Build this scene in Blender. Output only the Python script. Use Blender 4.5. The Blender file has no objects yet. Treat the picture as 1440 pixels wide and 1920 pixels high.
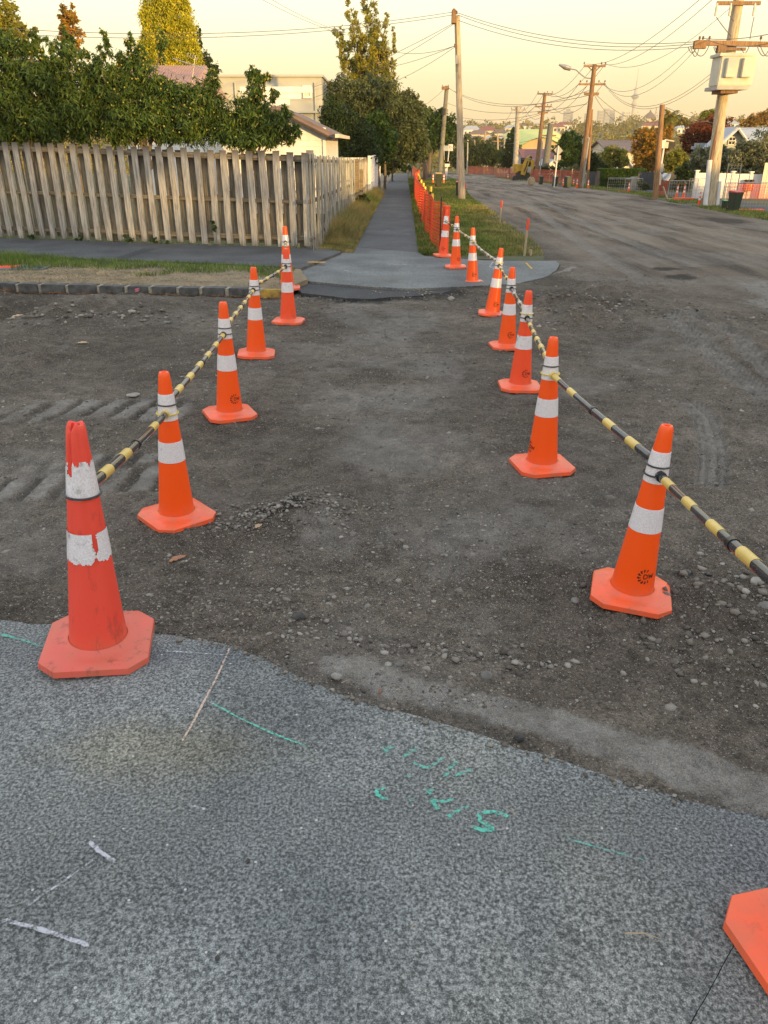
import bpy, bmesh, math, random
import numpy as np
from mathutils import Vector, Matrix
random.seed(7); rng = np.random.default_rng(7)
scene = bpy.context.scene
C = scene.collection
R = math.radians

# ------------------------------------------------------------------ camera
CAM = Vector((0.0, 0.0, 2.0)); PITCH = R(25.57); F = 1442.0
cd = bpy.data.cameras.new('camera'); cam = bpy.data.objects.new('camera', cd); C.objects.link(cam)
cam.location = CAM; cam.rotation_euler = (R(90) - PITCH, 0, 0)
cd.sensor_fit = 'VERTICAL'; cd.sensor_height = 36.0; cd.sensor_width = 27.0
cd.lens = 36.0 * F / 1920.0; cd.clip_start = 0.05; cd.clip_end = 9000
scene.camera = cam

# ------------------------------------------------------------------ light
SUN_AZ = R(36)      # the sun stands behind the camera, to its right
SUN_EL = R(5.0)
world = bpy.data.worlds.new('World'); scene.world = world; world.use_nodes = True
wn = world.node_tree; wn.nodes.clear()
sky = wn.nodes.new('ShaderNodeTexSky'); sky.sky_type = 'NISHITA'; sky.sun_disc = False
sky.sun_elevation = SUN_EL; sky.sun_rotation = R(180) - SUN_AZ; sky.dust_density = 3.0
bg1 = wn.nodes.new('ShaderNodeBackground'); bg1.inputs[1].default_value = 0.06
wn.links.new(sky.outputs[0], bg1.inputs[0])
tc = wn.nodes.new('ShaderNodeTexCoord'); sp = wn.nodes.new('ShaderNodeSeparateXYZ')
wn.links.new(tc.outputs['Generated'], sp.inputs[0])
cr = wn.nodes.new('ShaderNodeValToRGB'); wn.links.new(sp.outputs['Z'], cr.inputs[0])
els = cr.color_ramp.elements
els[0].position = 0.0; els[0].color = (0.66, 0.47, 0.27, 1)
els[1].position = 1.0; els[1].color = (0.62, 0.72, 0.86, 1)
for p, c in ((0.035, (0.76, 0.58, 0.32, 1)), (0.08, (0.83, 0.76, 0.48, 1)), (0.125, (0.88, 0.86, 0.63, 1)), (0.20, (0.92, 0.92, 0.80, 1)), (0.34, (0.84, 0.86, 0.85, 1)), (0.6, (0.74, 0.80, 0.88, 1))):
    e = els.new(p); e.color = c
bg2 = wn.nodes.new('ShaderNodeBackground'); bg2.inputs[1].default_value = 1.0
wn.links.new(cr.outputs[0], bg2.inputs[0])
ad = wn.nodes.new('ShaderNodeAddShader'); wo = wn.nodes.new('ShaderNodeOutputWorld')
wn.links.new(bg1.outputs[0], ad.inputs[0]); wn.links.new(bg2.outputs[0], ad.inputs[1]); wn.links.new(ad.outputs[0], wo.inputs[0])

sd = bpy.data.lights.new('sun', 'SUN'); sun = bpy.data.objects.new('sun', sd); C.objects.link(sun)
sd.energy = 5.0; sd.angle = R(0.6); sd.color = (1.0, 0.62, 0.19)
sdir = Vector((math.sin(SUN_AZ) * math.cos(SUN_EL), -math.cos(SUN_AZ) * math.cos(SUN_EL), math.sin(SUN_EL)))
sun.rotation_euler = sdir.to_track_quat('Z', 'Y').to_euler(); sun.location = (30, -40, 20)

vs = scene.view_settings
vs.view_transform = 'Standard'; vs.look = 'None'; vs.exposure = 0.47; vs.gamma = 1.0; vs.use_curve_mapping = False

# ------------------------------------------------------------------ place functions
SL, QD = 0.010, 0.00006
def zb(y):
    y = np.asarray(y, dtype=float)
    return np.where(y > 0, -SL * y - QD * y * y, -SL * y)
def zbf(y): return float(zb(y))
cp, sn = math.cos(PITCH), math.sin(PITCH)
def ray(px, py):
    a = (px - 720) / F; b = (960 - py) / F
    return Vector((a, cp + b * sn, -sn + b * cp))
def G(px, py, off=0.0):
    "point of the ground (raised by off) that lies in that direction"
    d = ray(px, py); m = -d.z / d.y
    k = m - SL; disc = k * k - 4 * QD * (CAM.z - off)
    Y = (k - math.sqrt(disc)) / (2 * QD) if disc > 0 and k > 0 else 170.0
    Y = min(Y, 170.0)
    return Vector((d.x / d.y * Y, Y, zbf(Y) + off))
def P(px, py, Y):
    d = ray(px, py); t = Y / d.y
    return CAM + d * t

# ------------------------------------------------------------------ object helpers
def tag(o, label=None, cat=None, group=None, kind=None):
    if label: o['label'] = label
    if cat: o['category'] = cat
    if group: o['group'] = group
    if kind: o['kind'] = kind
    return o
def thing(name, loc, label, cat, group=None):
    o = bpy.data.objects.new(name, None); C.objects.link(o); o.location = Vector(loc)
    o.empty_display_size = 0.2
    return tag(o, label, cat, group)
class MB:
    def __init__(s): s.v = []; s.f = []; s.n = 0
    def add(s, vs_, fs_):
        s.v.extend([tuple(v) for v in vs_]); s.f.extend([tuple(i + s.n for i in f) for f in fs_]); s.n += len(vs_); return s
    def box(s, c, d, rz=0.0, m=None, taper=1.0):
        hx, hy, hz = d[0] / 2, d[1] / 2, d[2] / 2
        M_ = m if m is not None else Matrix.Translation(Vector(c)) @ Matrix.Rotation(rz, 4, 'Z')
        vs_ = []
        for z, k in ((-hz, 1.0), (hz, taper)):
            for x, y in ((-hx, -hy), (hx, -hy), (hx, hy), (-hx, hy)): vs_.append(M_ @ Vector((x * k, y * k, z)))
        return s.add(vs_, [(3, 2, 1, 0), (4, 5, 6, 7), (0, 1, 5, 4), (1, 2, 6, 5), (2, 3, 7, 6), (3, 0, 4, 7)])
    def tube(s, pts, rad, n=8, caps=True):
        pts = [Vector(p) for p in pts]
        if not hasattr(rad, '__len__'): rad = [rad] * len(pts)
        vs_ = []; prev = None
        for i, p in enumerate(pts):
            t = (pts[min(i + 1, len(pts) - 1)] - pts[max(i - 1, 0)])
            if t.length < 1e-9: t = Vector((0, 0, 1))
            t.normalize()
            a = prev if prev is not None else (Vector((0, 0, 1)) if abs(t.z) < 0.9 else Vector((1, 0, 0)))
            u = t.cross(a); 
            if u.length < 1e-6: u = t.cross(Vector((0.3, 1, 0.2)))
            u.normalize(); w = u.cross(t).normalized(); prev = w
            for k in range(n):
                an = 2 * math.pi * k / n
                vs_.append(p + (u * math.cos(an) + w * math.sin(an)) * rad[i])
        fs_ = []
        for i in range(len(pts) - 1):
            for k in range(n):
                k2 = (k + 1) % n
                fs_.append((i * n + k, i * n + k2, (i + 1) * n + k2, (i + 1) * n + k))
        if caps and n > 2:
            fs_.append(tuple(range(n))[::-1]); fs_.append(tuple((len(pts) - 1) * n + k for k in range(n)))
        return s.add(vs_, fs_)
    def lathe(s, prof, n=32, m=Matrix.Identity(4), caps=False):
        vs_ = []
        for r, z in prof:
            for k in range(n):
                a = 2 * math.pi * k / n
                vs_.append(m @ Vector((r * math.cos(a), r * math.sin(a), z)))
        fs_ = []
        for i in range(len(prof) - 1):
            for k in range(n):
                k2 = (k + 1) % n
                fs_.append((i * n + k, i * n + k2, (i + 1) * n + k2, (i + 1) * n + k))
        if caps:
            fs_.append(tuple(range(n))[::-1]); fs_.append(tuple((len(prof) - 1) * n + k for k in range(n)))
        return s.add(vs_, fs_)
    def torus(s, c, Rr, r, axis=Vector((0, 0, 1)), n=24, m=6):
        q = axis.to_track_quat('Z', 'Y').to_matrix().to_4x4(); M_ = Matrix.Translation(Vector(c)) @ q
        vs_ = []; fs_ = []
        for i in range(n):
            a = 2 * math.pi * i / n
            for j in range(m):
                b = 2 * math.pi * j / m
                vs_.append(M_ @ Vector(((Rr + r * math.cos(b)) * math.cos(a), (Rr + r * math.cos(b)) * math.sin(a), r * math.sin(b))))
        for i in range(n):
            for j in range(m):
                fs_.append((i * m + j, ((i + 1) % n) * m + j, ((i + 1) % n) * m + (j + 1) % m, i * m + (j + 1) % m))
        return s.add(vs_, fs_)
    def prism(s, poly, z0, z1, zf=None):
        n = len(poly); vs_ = [(p[0], p[1], z0 + (zf(p[1]) if zf else 0)) for p in poly] + [(p[0], p[1], z1 + (zf(p[1]) if zf else 0)) for p in poly]
        fs_ = [tuple(range(n))[::-1], tuple(range(n, 2 * n))] + [(i, (i + 1) % n, n + (i + 1) % n, n + i) for i in range(n)]
        return s.add(vs_, fs_)
    def poly(s, pts): return s.add(pts, [tuple(range(len(pts)))])
    def build(s, name, mat, parent=None, smooth=False, bevel=0.0, local=False):
        me = bpy.data.meshes.new(name)
        v = s.v
        if parent is not None and not local:
            l = world_loc(parent); v = [(a[0] - l.x, a[1] - l.y, a[2] - l.z) for a in v]
        me.from_pydata(v, [], s.f); me.update()
        return finish(name, me, mat, parent, smooth, bevel)
def world_loc(o):
    l = Vector(o.location)
    while o.parent is not None: o = o.parent; l += Vector(o.location)
    return l
def finish(name, me, mat, parent=None, smooth=False, bevel=0.0):
    if mat is not None: me.materials.append(mat)
    bm = bmesh.new(); bm.from_mesh(me); bmesh.ops.recalc_face_normals(bm, faces=bm.faces)
    if bevel > 0:
        es = [e for e in bm.edges if len(e.link_faces) == 2 and e.calc_face_angle(0) > 0.6]
        bmesh.ops.bevel(bm, geom=es, offset=bevel, segments=2, affect='EDGES', clamp_overlap=True)
    bm.to_mesh(me); bm.free()
    if smooth:
        me.shade_smooth()
        try: me.set_sharp_from_angle(angle=R(40))
        except Exception: pass
    o = bpy.data.objects.new(name, me); C.objects.link(o)
    if parent is not None: o.parent = parent
    return o
def npmesh(name, verts, quads, mat, parent=None, smooth=False, attrs=None, tri=False):
    k = 3 if tri else 4
    me = bpy.data.meshes.new(name); nv = len(verts); nf = len(quads)
    me.vertices.add(nv); me.vertices.foreach_set('co', np.ascontiguousarray(verts, dtype=np.float32).ravel())
    me.loops.add(nf * k); me.loops.foreach_set('vertex_index', np.ascontiguousarray(quads, dtype=np.int32).ravel())
    me.polygons.add(nf); me.polygons.foreach_set('loop_start', np.arange(0, nf * k, k, dtype=np.int32))
    me.update(calc_edges=True)
    if smooth: me.polygons.foreach_set('use_smooth', np.ones(nf, dtype=bool))
    if attrs:
        for an, av in attrs.items():
            at = me.attributes.new(an, 'FLOAT', 'POINT'); at.data.foreach_set('value', np.asarray(av, dtype=np.float32).ravel())
    me.materials.append(mat)
    o = bpy.data.objects.new(name, me); C.objects.link(o)
    if parent is not None:
        o.parent = parent; l = world_loc(parent); o.location = (-l.x, -l.y, -l.z)
    return o
def copy_tree(o, parent=None):
    c = o.copy(); C.objects.link(c)
    if parent is not None: c.parent = parent
    for ch in list(o.children): copy_tree(ch, c)
    return c

# ------------------------------------------------------------------ noise for the ground
class VN:
    def __init__(s, seed): s.t = np.random.default_rng(seed).random((256, 256))
    def __call__(s, x, y):
        xi = np.floor(x).astype(int); yi = np.floor(y).astype(int); fx = x - xi; fy = y - yi
        fx = fx * fx * (3 - 2 * fx); fy = fy * fy * (3 - 2 * fy)
        a = s.t[xi % 256, yi % 256]; b = s.t[(xi + 1) % 256, yi % 256]; c = s.t[xi % 256, (yi + 1) % 256]; d = s.t[(xi + 1) % 256, (yi + 1) % 256]
        return (a * (1 - fx) + b * fx) * (1 - fy) + (c * (1 - fx) + d * fx) * fy
_vn = [VN(i) for i in range(8)]
def fbm(x, y, sc, octv=4, gain=0.5, seed=0):
    r = 0; a = 1.0; tot = 0
    for i in range(octv):
        r = r + a * (_vn[(seed + i) % 8](x * sc + 17.3 * i + seed, y * sc - 9.1 * i) - 0.5); tot += a; a *= gain; sc *= 2.03
    return r / tot
def sstep(a, b, x):
    t = np.clip((x - a) / (b - a), 0, 1); return t * t * (3 - 2 * t)
def seg_dist(x, y, pl):
    d = np.full(np.shape(x), 1e9)
    for (x0, y0), (x1, y1) in zip(pl[:-1], pl[1:]):
        dx, dy = x1 - x0, y1 - y0; L = dx * dx + dy * dy + 1e-12
        t = np.clip(((x - x0) * dx + (y - y0) * dy) / L, 0, 1)
        d = np.minimum(d, np.hypot(x - x0 - t * dx, y - y0 - t * dy))
    return d
def inside(x, y, poly):
    r = np.zeros(np.shape(x), bool); n = len(poly)
    for i in range(n):
        x0, y0 = poly[i][:2]; x1, y1 = poly[(i + 1) % n][:2]
        if y0 == y1: continue
        c = ((y0 > y) != (y1 > y)) & (x < (x1 - x0) * (y - y0) / (y1 - y0) + x0)
        r ^= c
    return r
def sdist(x, y, poly):
    "distance outside a polygon, negative inside"
    d = seg_dist(x, y, [p[:2] for p in poly] + [poly[0][:2]])
    return np.where(inside(x, y, poly), -d, d)

# ------------------------------------------------------------------ materials
def mat(name):
    m = bpy.data.materials.new(name); m.use_nodes = True; nt = m.node_tree
    return m, nt, nt.nodes['Principled BSDF']
def nd(nt, t, **kw):
    n = nt.nodes.new(t)
    for k, v in kw.items():
        if k.startswith('i_'): n.inputs[k[2:].replace('_', ' ')].default_value = v
        else: setattr(n, k, v)
    return n
def ramp(nt, src, stops):
    r = nt.nodes.new('ShaderNodeValToRGB'); e = r.color_ramp.elements
    e[0].position = stops[0][0]; e[0].color = (*stops[0][1], 1); e[1].position = stops[-1][0]; e[1].color = (*stops[-1][1], 1)
    for p, c in stops[1:-1]:
        q = e.new(p); q.color = (*c, 1)
    nt.links.new(src, r.inputs[0]); return r.outputs[0]
def gramp(nt, src, a, b, lo=0.0, hi=1.0):
    n = nd(nt, 'ShaderNodeMapRange'); n.inputs[1].default_value = a; n.inputs[2].default_value = b; n.inputs[3].default_value = lo; n.inputs[4].default_value = hi
    nt.links.new(src, n.inputs[0]); return n.outputs[0]
def mix(nt, f, a, b, mode='MIX'):
    n = nt.nodes.new('ShaderNodeMix'); n.data_type = 'RGBA'; n.blend_type = mode
    for i, v in ((0, f), (6, a), (7, b)):
        if hasattr(v, 'is_linked') or isinstance(v, bpy.types.NodeSocket): nt.links.new(v, n.inputs[i])
        elif i == 0: n.inputs[0].default_value = v
        else: n.inputs[i].default_value = (*v, 1)
    return n.outputs[2]
def coords(nt, kind='Object', scale=(1, 1, 1)):
    t = nt.nodes.new('ShaderNodeTexCoord'); mp = nt.nodes.new('ShaderNodeMapping'); mp.inputs['Scale'].default_value = scale
    nt.links.new(t.outputs[kind], mp.inputs[0]); return mp.outputs[0]
def gpos(nt, scale=(1, 1, 1)):
    t = nt.nodes.new('ShaderNodeNewGeometry'); mp = nt.nodes.new('ShaderNodeMapping'); mp.inputs['Scale'].default_value = scale
    nt.links.new(t.outputs['Position'], mp.inputs[0]); return mp.outputs[0]
def noise(nt, vec, sc, det=4, rough=0.55):
    n = nt.nodes.new('ShaderNodeTexNoise'); n.inputs['Scale'].default_value = sc; n.inputs['Detail'].default_value = det; n.inputs['Roughness'].default_value = rough
    nt.links.new(vec, n.inputs['Vector']); return n.outputs[0]
def bump(nt, h, s, dist, b):
    n = nt.nodes.new('ShaderNodeBump'); n.inputs['Strength'].default_value = s; n.inputs['Distance'].default_value = dist
    nt.links.new(h, n.inputs['Height']); nt.links.new(n.outputs[0], b.inputs['Normal']); return n
def simple(name, c1, c2=None, sc=6.0, rough=0.7, bs=0.0, stretch=(1, 1, 1), metal=0.0, det=5, spec=0.5, glob=False):
    m, nt, b = mat(name)
    v = gpos(nt, stretch) if glob else coords(nt, 'Object', stretch)
    n = noise(nt, v, sc, det)
    c2 = c2 or tuple(x * 0.7 for x in c1)
    nt.links.new(ramp(nt, n, [(0.32, c2), (0.66, c1)]), b.inputs['Base Color'])
    b.inputs['Roughness'].default_value = rough; b.inputs['Metallic'].default_value = metal; b.inputs['Specular IOR Level'].default_value = spec
    if bs > 0: bump(nt, n, bs, 0.02, b)
    return m
def leafmat(name, cols, transl=0.35):
    m, nt, b = mat(name); g = nt.nodes.new('ShaderNodeNewGeometry')
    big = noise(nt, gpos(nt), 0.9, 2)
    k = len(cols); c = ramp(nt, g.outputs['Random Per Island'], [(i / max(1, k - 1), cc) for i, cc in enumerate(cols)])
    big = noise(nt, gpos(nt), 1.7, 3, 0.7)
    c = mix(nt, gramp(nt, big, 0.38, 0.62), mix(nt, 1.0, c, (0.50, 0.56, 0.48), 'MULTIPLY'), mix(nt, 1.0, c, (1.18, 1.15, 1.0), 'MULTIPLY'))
    nt.links.new(c, b.inputs['Base Color']); b.inputs['Roughness'].default_value = 0.55; b.inputs['Specular IOR Level'].default_value = 0.3
    tr = nt.nodes.new('ShaderNodeBsdfTranslucent'); nt.links.new(c, tr.inputs[0])
    ms = nt.nodes.new('ShaderNodeMixShader'); ms.inputs[0].default_value = transl
    out = nt.nodes['Material Output']; nt.links.new(b.outputs[0], ms.inputs[1]); nt.links.new(tr.outputs[0], ms.inputs[2]); nt.links.new(ms.outputs[0], out.inputs[0])
    return m

# dirt: brown grey fines with small stones; attributes pale / dark / moss mark changes of material; dark also deepens the hole and tread grooves
def dirt_material():
    m, nt, b = mat('excavated_dirt'); p = gpos(nt)
    n1 = noise(nt, p, 0.55, 6, 0.6); n2 = noise(nt, p, 7.0, 8, 0.7); n3 = noise(nt, p, 60.0, 4, 0.7)
    stre = noise(nt, gpos(nt, (1.0, 0.09, 1)), 1.6, 6, 0.6)
    base = ramp(nt, n1, [(0.32, (0.092, 0.075, 0.058)), (0.5, (0.175, 0.148, 0.119)), (0.68, (0.27, 0.232, 0.188))])
    base = mix(nt, gramp(nt, n2, 0.38, 0.66), mix(nt, 1.0, base, (0.50, 0.50, 0.50), 'MULTIPLY'), base)
    at = nd(nt, 'ShaderNodeAttribute', attribute_name='far')
    road = ramp(nt, stre, [(0.36, (0.066, 0.052, 0.041)), (0.46, (0.165, 0.134, 0.104)), (0.62, (0.27, 0.226, 0.178))])
    base = mix(nt, at.outputs['Fac'], base, road)
    vo = nt.nodes.new('ShaderNodeTexVoronoi'); vo.inputs['Scale'].default_value = 105.0; vo.inputs['Randomness'].default_value = 1.0
    nt.links.new(p, vo.inputs['Vector'])
    vr = nd(nt, 'ShaderNodeSeparateColor'); nt.links.new(vo.outputs['Color'], vr.inputs[0])
    stone = ramp(nt, vr.outputs[0], [(0.0, (0.045, 0.041, 0.035)), (0.5, (0.16, 0.145, 0.125)), (1.0, (0.40, 0.38, 0.34))])
    ma = nd(nt, 'ShaderNodeMath', operation='LESS_THAN'); ma.inputs[1].default_value = 0.34; nt.links.new(vo.outputs['Distance'], ma.inputs[0])
    mb = nd(nt, 'ShaderNodeMath', operation='GREATER_THAN'); mb.inputs[1].default_value = 0.42; nt.links.new(vr.outputs[1], mb.inputs[0])
    mc = nd(nt, 'ShaderNodeMath', operation='MULTIPLY'); nt.links.new(ma.outputs[0], mc.inputs[0]); nt.links.new(mb.outputs[0], mc.inputs[1])
    base = mix(nt, mc.outputs[0], base, stone)
    base = mix(nt, gramp(nt, n3, 0.35, 0.65), mix(nt, 1.0, base, (0.62, 0.62, 0.62), 'MULTIPLY'), mix(nt, 1.0, base, (1.5, 1.48, 1.44), 'MULTIPLY'))
    ap = nd(nt, 'ShaderNodeAttribute', attribute_name='pale')
    base = mix(nt, ap.outputs['Fac'], base, mix(nt, gramp(nt, n2, 0.3, 0.7), (0.22, 0.205, 0.185), (0.42, 0.40, 0.365)))
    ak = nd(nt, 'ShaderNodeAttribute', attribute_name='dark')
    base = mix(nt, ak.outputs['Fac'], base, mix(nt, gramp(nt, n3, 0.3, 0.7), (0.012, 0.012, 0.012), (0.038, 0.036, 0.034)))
    nt.links.new(base, b.inputs['Base Color']); b.inputs['Roughness'].default_value = 0.93; b.inputs['Specular IOR Level'].default_value = 0.25
    h = nd(nt, 'ShaderNodeMath', operation='MULTIPLY_ADD'); nt.links.new(vo.outputs['Distance'], h.inputs[0]); h.inputs[1].default_value = -0.7; nt.links.new(n2, h.inputs[2])
    h2 = nd(nt, 'ShaderNodeMath', operation='MULTIPLY_ADD'); nt.links.new(n3, h2.inputs[0]); h2.inputs[1].default_value = 0.5; nt.links.new(h.outputs[0], h2.inputs[2])
    bump(nt, h2.outputs[0], 1.0, 0.024, b)
    return m
def aggregate_material(name, dark, light, warm, sc=55.0, near=False):
    m, nt, b = mat(name); p = gpos(nt)
    n1 = noise(nt, p, sc, 5, 0.72); n2 = noise(nt, p, sc * 2.4, 3, 0.6); n3 = noise(nt, p, 1.1, 4, 0.55); n4 = noise(nt, p, 0.7, 3)
    c = ramp(nt, n1, [(0.40, dark), (0.50, tuple(a * .6 + b_ * .4 for a, b_ in zip(dark, light))), (0.62, light)])
    c = mix(nt, gramp(nt, n2, 0.45, 0.62, 0.0, 0.7), c, mix(nt, 1.0, c, (1.9, 1.9, 1.88), 'MULTIPLY'))
    c = mix(nt, gramp(nt, n3, 0.32, 0.68), mix(nt, 1.0, c, (0.66, 0.67, 0.69), 'MULTIPLY'), mix(nt, 1.0, c, (1.22, 1.22, 1.22), 'MULTIPLY'))
    c = mix(nt, gramp(nt, n4, 0.52, 0.72, 0.0, 0.55), c, mix(nt, 1.0, c, warm, 'MULTIPLY'))
    if near:
        # worn and stained areas of the slab, each where it lies
        for (sx, sy, rx, ry, col) in STAINS:
            mp = nt.nodes.new('ShaderNodeMapping'); mp.vector_type = 'POINT'; mp.inputs['Location'].default_value = (-sx / rx, -sy / ry, 0); mp.inputs['Scale'].default_value = (1 / rx, 1 / ry, 0)
            nt.links.new(p, mp.inputs[0]); ln = nd(nt, 'ShaderNodeVectorMath', operation='LENGTH'); nt.links.new(mp.outputs[0], ln.inputs[0])
            am = nd(nt, 'ShaderNodeMath', operation='MULTIPLY_ADD'); nt.links.new(noise(nt, p, 4.0, 5, 0.65), am.inputs[0]); am.inputs[1].default_value = 1.6; nt.links.new(ln.outputs[1], am.inputs[2])
            c = mix(nt, gramp(nt, am.outputs[0], 1.1, 2.0, 1.0, 0.0), c, mix(nt, 1.0, c, col, 'MULTIPLY'))
    vo = nt.nodes.new('ShaderNodeTexVoronoi'); vo.inputs['Scale'].default_value = 34.0; nt.links.new(p, vo.inputs['Vector'])
    vr = nd(nt, 'ShaderNodeSeparateColor'); nt.links.new(vo.outputs['Color'], vr.inputs[0])
    ma = nd(nt, 'ShaderNodeMath', operation='LESS_THAN'); ma.inputs[1].default_value = 0.13; nt.links.new(vo.outputs['Distance'], ma.inputs[0])
    mb = nd(nt, 'ShaderNodeMath', operation='GREATER_THAN'); mb.inputs[1].default_value = 0.90; nt.links.new(vr.outputs[1], mb.inputs[0])
    mc = nd(nt, 'ShaderNodeMath', operation='MULTIPLY'); nt.links.new(ma.outputs[0], mc.inputs[0]); nt.links.new(mb.outputs[0], mc.inputs[1])
    c = mix(nt, mc.outputs[0], c, (0.5, 0.49, 0.46))
    nt.links.new(c, b.inputs['Base Color']); b.inputs['Roughness'].default_value = 0.8; b.inputs['Specular IOR Level'].default_value = 0.35
    bump(nt, n1, 0.55, 0.008, b)
    return m
def paint_material(name, col, cover=0.5, sc=70.0):
    m, nt, b = mat(name); p = gpos(nt); n1 = noise(nt, p, sc, 4, 0.7); n2 = noise(nt, p, 9.0, 2)
    b.inputs['Base Color'].default_value = (*col, 1); b.inputs['Roughness'].default_value = 0.8
    s = nd(nt, 'ShaderNodeMath', operation='MULTIPLY_ADD'); nt.links.new(n2, s.inputs[0]); s.inputs[1].default_value = 0.35; nt.links.new(n1, s.inputs[2])
    at = nd(nt, 'ShaderNodeAttribute', attribute_name='edge')
    s2 = nd(nt, 'ShaderNodeMath', operation='MULTIPLY_ADD'); nt.links.new(at.outputs['Fac'], s2.inputs[0]); s2.inputs[1].default_value = -0.35; nt.links.new(s.outputs[0], s2.inputs[2])
    al = gramp(nt, s2.outputs[0], 0.62 - 0.3 * cover, 0.84 - 0.3 * cover, 0.0, 0.85)
    nt.links.new(al, b.inputs['Alpha']); return m
def cone_material(name, col, dirty=0.0):
    m, nt, b = mat(name); v = coords(nt, 'Object'); n = noise(nt, v, 9.0, 5, 0.6); s = nd(nt, 'ShaderNodeSeparateXYZ'); nt.links.new(v, s.inputs[0])
    n2 = noise(nt, coords(nt, 'Object', (3, 3, 0.7)), 6.0, 5, 0.7)
    lo = gramp(nt, s.outputs['Z'], 0.0, 0.16, 0.75, 0.0)
    k = nd(nt, 'ShaderNodeMath', operation='MULTIPLY'); nt.links.new(lo, k.inputs[0]); nt.links.new(gramp(nt, n, 0.3, 0.62), k.inputs[1])
    c = mix(nt, k.outputs[0], col, (0.52, 0.15, 0.085))
    c = mix(nt, gramp(nt, n2, 0.60 - 0.04 * dirty, 0.76, 0.0, 0.25 + 0.6 * dirty), c, (0.12, 0.045, 0.035))
    nt.links.new(c, b.inputs['Base Color']); b.inputs['Roughness'].default_value = 0.34 + 0.15 * dirty; b.inputs['Specular IOR Level'].default_value = 0.5
    bump(nt, n, 0.08, 0.01, b)
    return m
def reflective_material(name, dirty):
    m, nt, b = mat(name); v = coords(nt, 'Object'); n = noise(nt, v, 16.0, 5, 0.7); n2 = noise(nt, v, 70.0, 3, 0.6)
    vo = nt.nodes.new('ShaderNodeTexVoronoi'); vo.inputs['Scale'].default_value = 150.0; nt.links.new(v, vo.inputs['Vector'])
    c = mix(nt, gramp(nt, vo.outputs['Distance'], 0.2, 0.7), (0.70, 0.67, 0.71), (0.86, 0.83, 0.87))
    c = mix(nt, gramp(nt, n, 0.62 - 0.08 * dirty, 0.74, 0, 0.35 + 0.55 * dirty), c, (0.20, 0.17, 0.14))
    nt.links.new(c, b.inputs['Base Color']); b.inputs['Roughness'].default_value = 0.32; b.inputs['Metallic'].default_value = 0.15
    return m
def wood_material(name, c1, c2, topdark=None, grain='Z'):
    m, nt, b = mat(name); oi = nd(nt, 'ShaderNodeObjectInfo')
    t = nt.nodes.new('ShaderNodeTexCoord'); ad_ = nd(nt, 'ShaderNodeVectorMath', operation='MULTIPLY_ADD')
    nt.links.new(oi.outputs['Random'], ad_.inputs[0]); ad_.inputs[1].default_value = (31, 17, 7); nt.links.new(t.outputs['Object'], ad_.inputs[2])
    mp = nt.nodes.new('ShaderNodeMapping'); mp.inputs['Scale'].default_value = {'Z': (14, 14, 0.9), 'X': (0.9, 14, 14), 'Y': (14, 0.9, 14)}[grain]; nt.links.new(ad_.outputs[0], mp.inputs[0])
    n = noise(nt, mp.outputs[0], 2.2, 7, 0.65)
    mp2 = nt.nodes.new('ShaderNodeMapping'); mp2.inputs['Scale'].default_value = (5, 5, 1.6); nt.links.new(ad_.outputs[0], mp2.inputs[0])
    blot = noise(nt, mp2.outputs[0], 2.0, 4, 0.6)
    c = ramp(nt, n, [(0.30, tuple(x * 0.5 for x in c2)), (0.46, c2), (0.64, c1)])
    c = mix(nt, gramp(nt, blot, 0.55, 0.72, 0.0, 0.6), c, mix(nt, 1.0, c, (0.5, 0.48, 0.44), 'MULTIPLY'))
    tone = ramp(nt, oi.outputs['Random'], [(0.0, (0.78, 0.78, 0.80)), (1.0, (1.12, 1.09, 1.02))]); c = mix(nt, 1.0, c, tone, 'MULTIPLY')
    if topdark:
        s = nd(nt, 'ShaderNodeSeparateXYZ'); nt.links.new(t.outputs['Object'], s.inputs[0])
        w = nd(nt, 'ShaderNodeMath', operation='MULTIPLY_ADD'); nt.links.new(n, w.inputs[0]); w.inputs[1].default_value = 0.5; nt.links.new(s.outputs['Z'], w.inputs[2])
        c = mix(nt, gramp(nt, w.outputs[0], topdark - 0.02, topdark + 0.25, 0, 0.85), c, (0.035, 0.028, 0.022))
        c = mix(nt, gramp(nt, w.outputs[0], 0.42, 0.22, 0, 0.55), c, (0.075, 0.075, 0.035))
    nt.links.new(c, b.inputs['Base Color']); b.inputs['Roughness'].default_value = 0.85
    bump(nt, n, 0.5, 0.006, b); return m

STAINS = [(-0.72, 1.95, 0.45, 0.16, (1.16, 1.09, 0.92)), (0.25, 1.95, 0.5, 0.25, (1.35, 1.35, 1.33)), (-0.25, 1.35, 0.30, 0.25, (0.80, 0.82, 0.84)), (0.9, 1.6, 0.4, 0.3, (0.85, 0.86, 0.90)), (-0.7, 1.1, 0.35, 0.2, (1.2, 1.2, 1.18)), (-1.0, 2.45, 0.5, 0.12, (0.6, 0.63, 0.68))]
M = {}
M['dirt'] = dirt_material()
M['apron'] = aggregate_material('exposed_aggregate_concrete', (0.046, 0.051, 0.051), (0.255, 0.266, 0.260), (1.15, 1.06, 0.88), 105.0, True)
M['crossing'] = aggregate_material('crossing_concrete', (0.085, 0.092, 0.093), (0.150, 0.160, 0.160), (1.12, 1.05, 0.9), 30.0)
M['asphalt'] = aggregate_material('footpath_asphalt', (0.040, 0.042, 0.045), (0.088, 0.092, 0.096), (1.1, 1.05, 0.95), 40.0)
M['patch'] = aggregate_material('black_asphalt_patch', (0.018, 0.019, 0.021), (0.060, 0.062, 0.066), (1.1, 1.05, 0.95), 45.0)
M['soil'] = simple('verge_soil', (0.27, 0.205, 0.125), (0.13, 0.105, 0.065), 2.2, 0.95, 0.4, glob=True)
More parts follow.
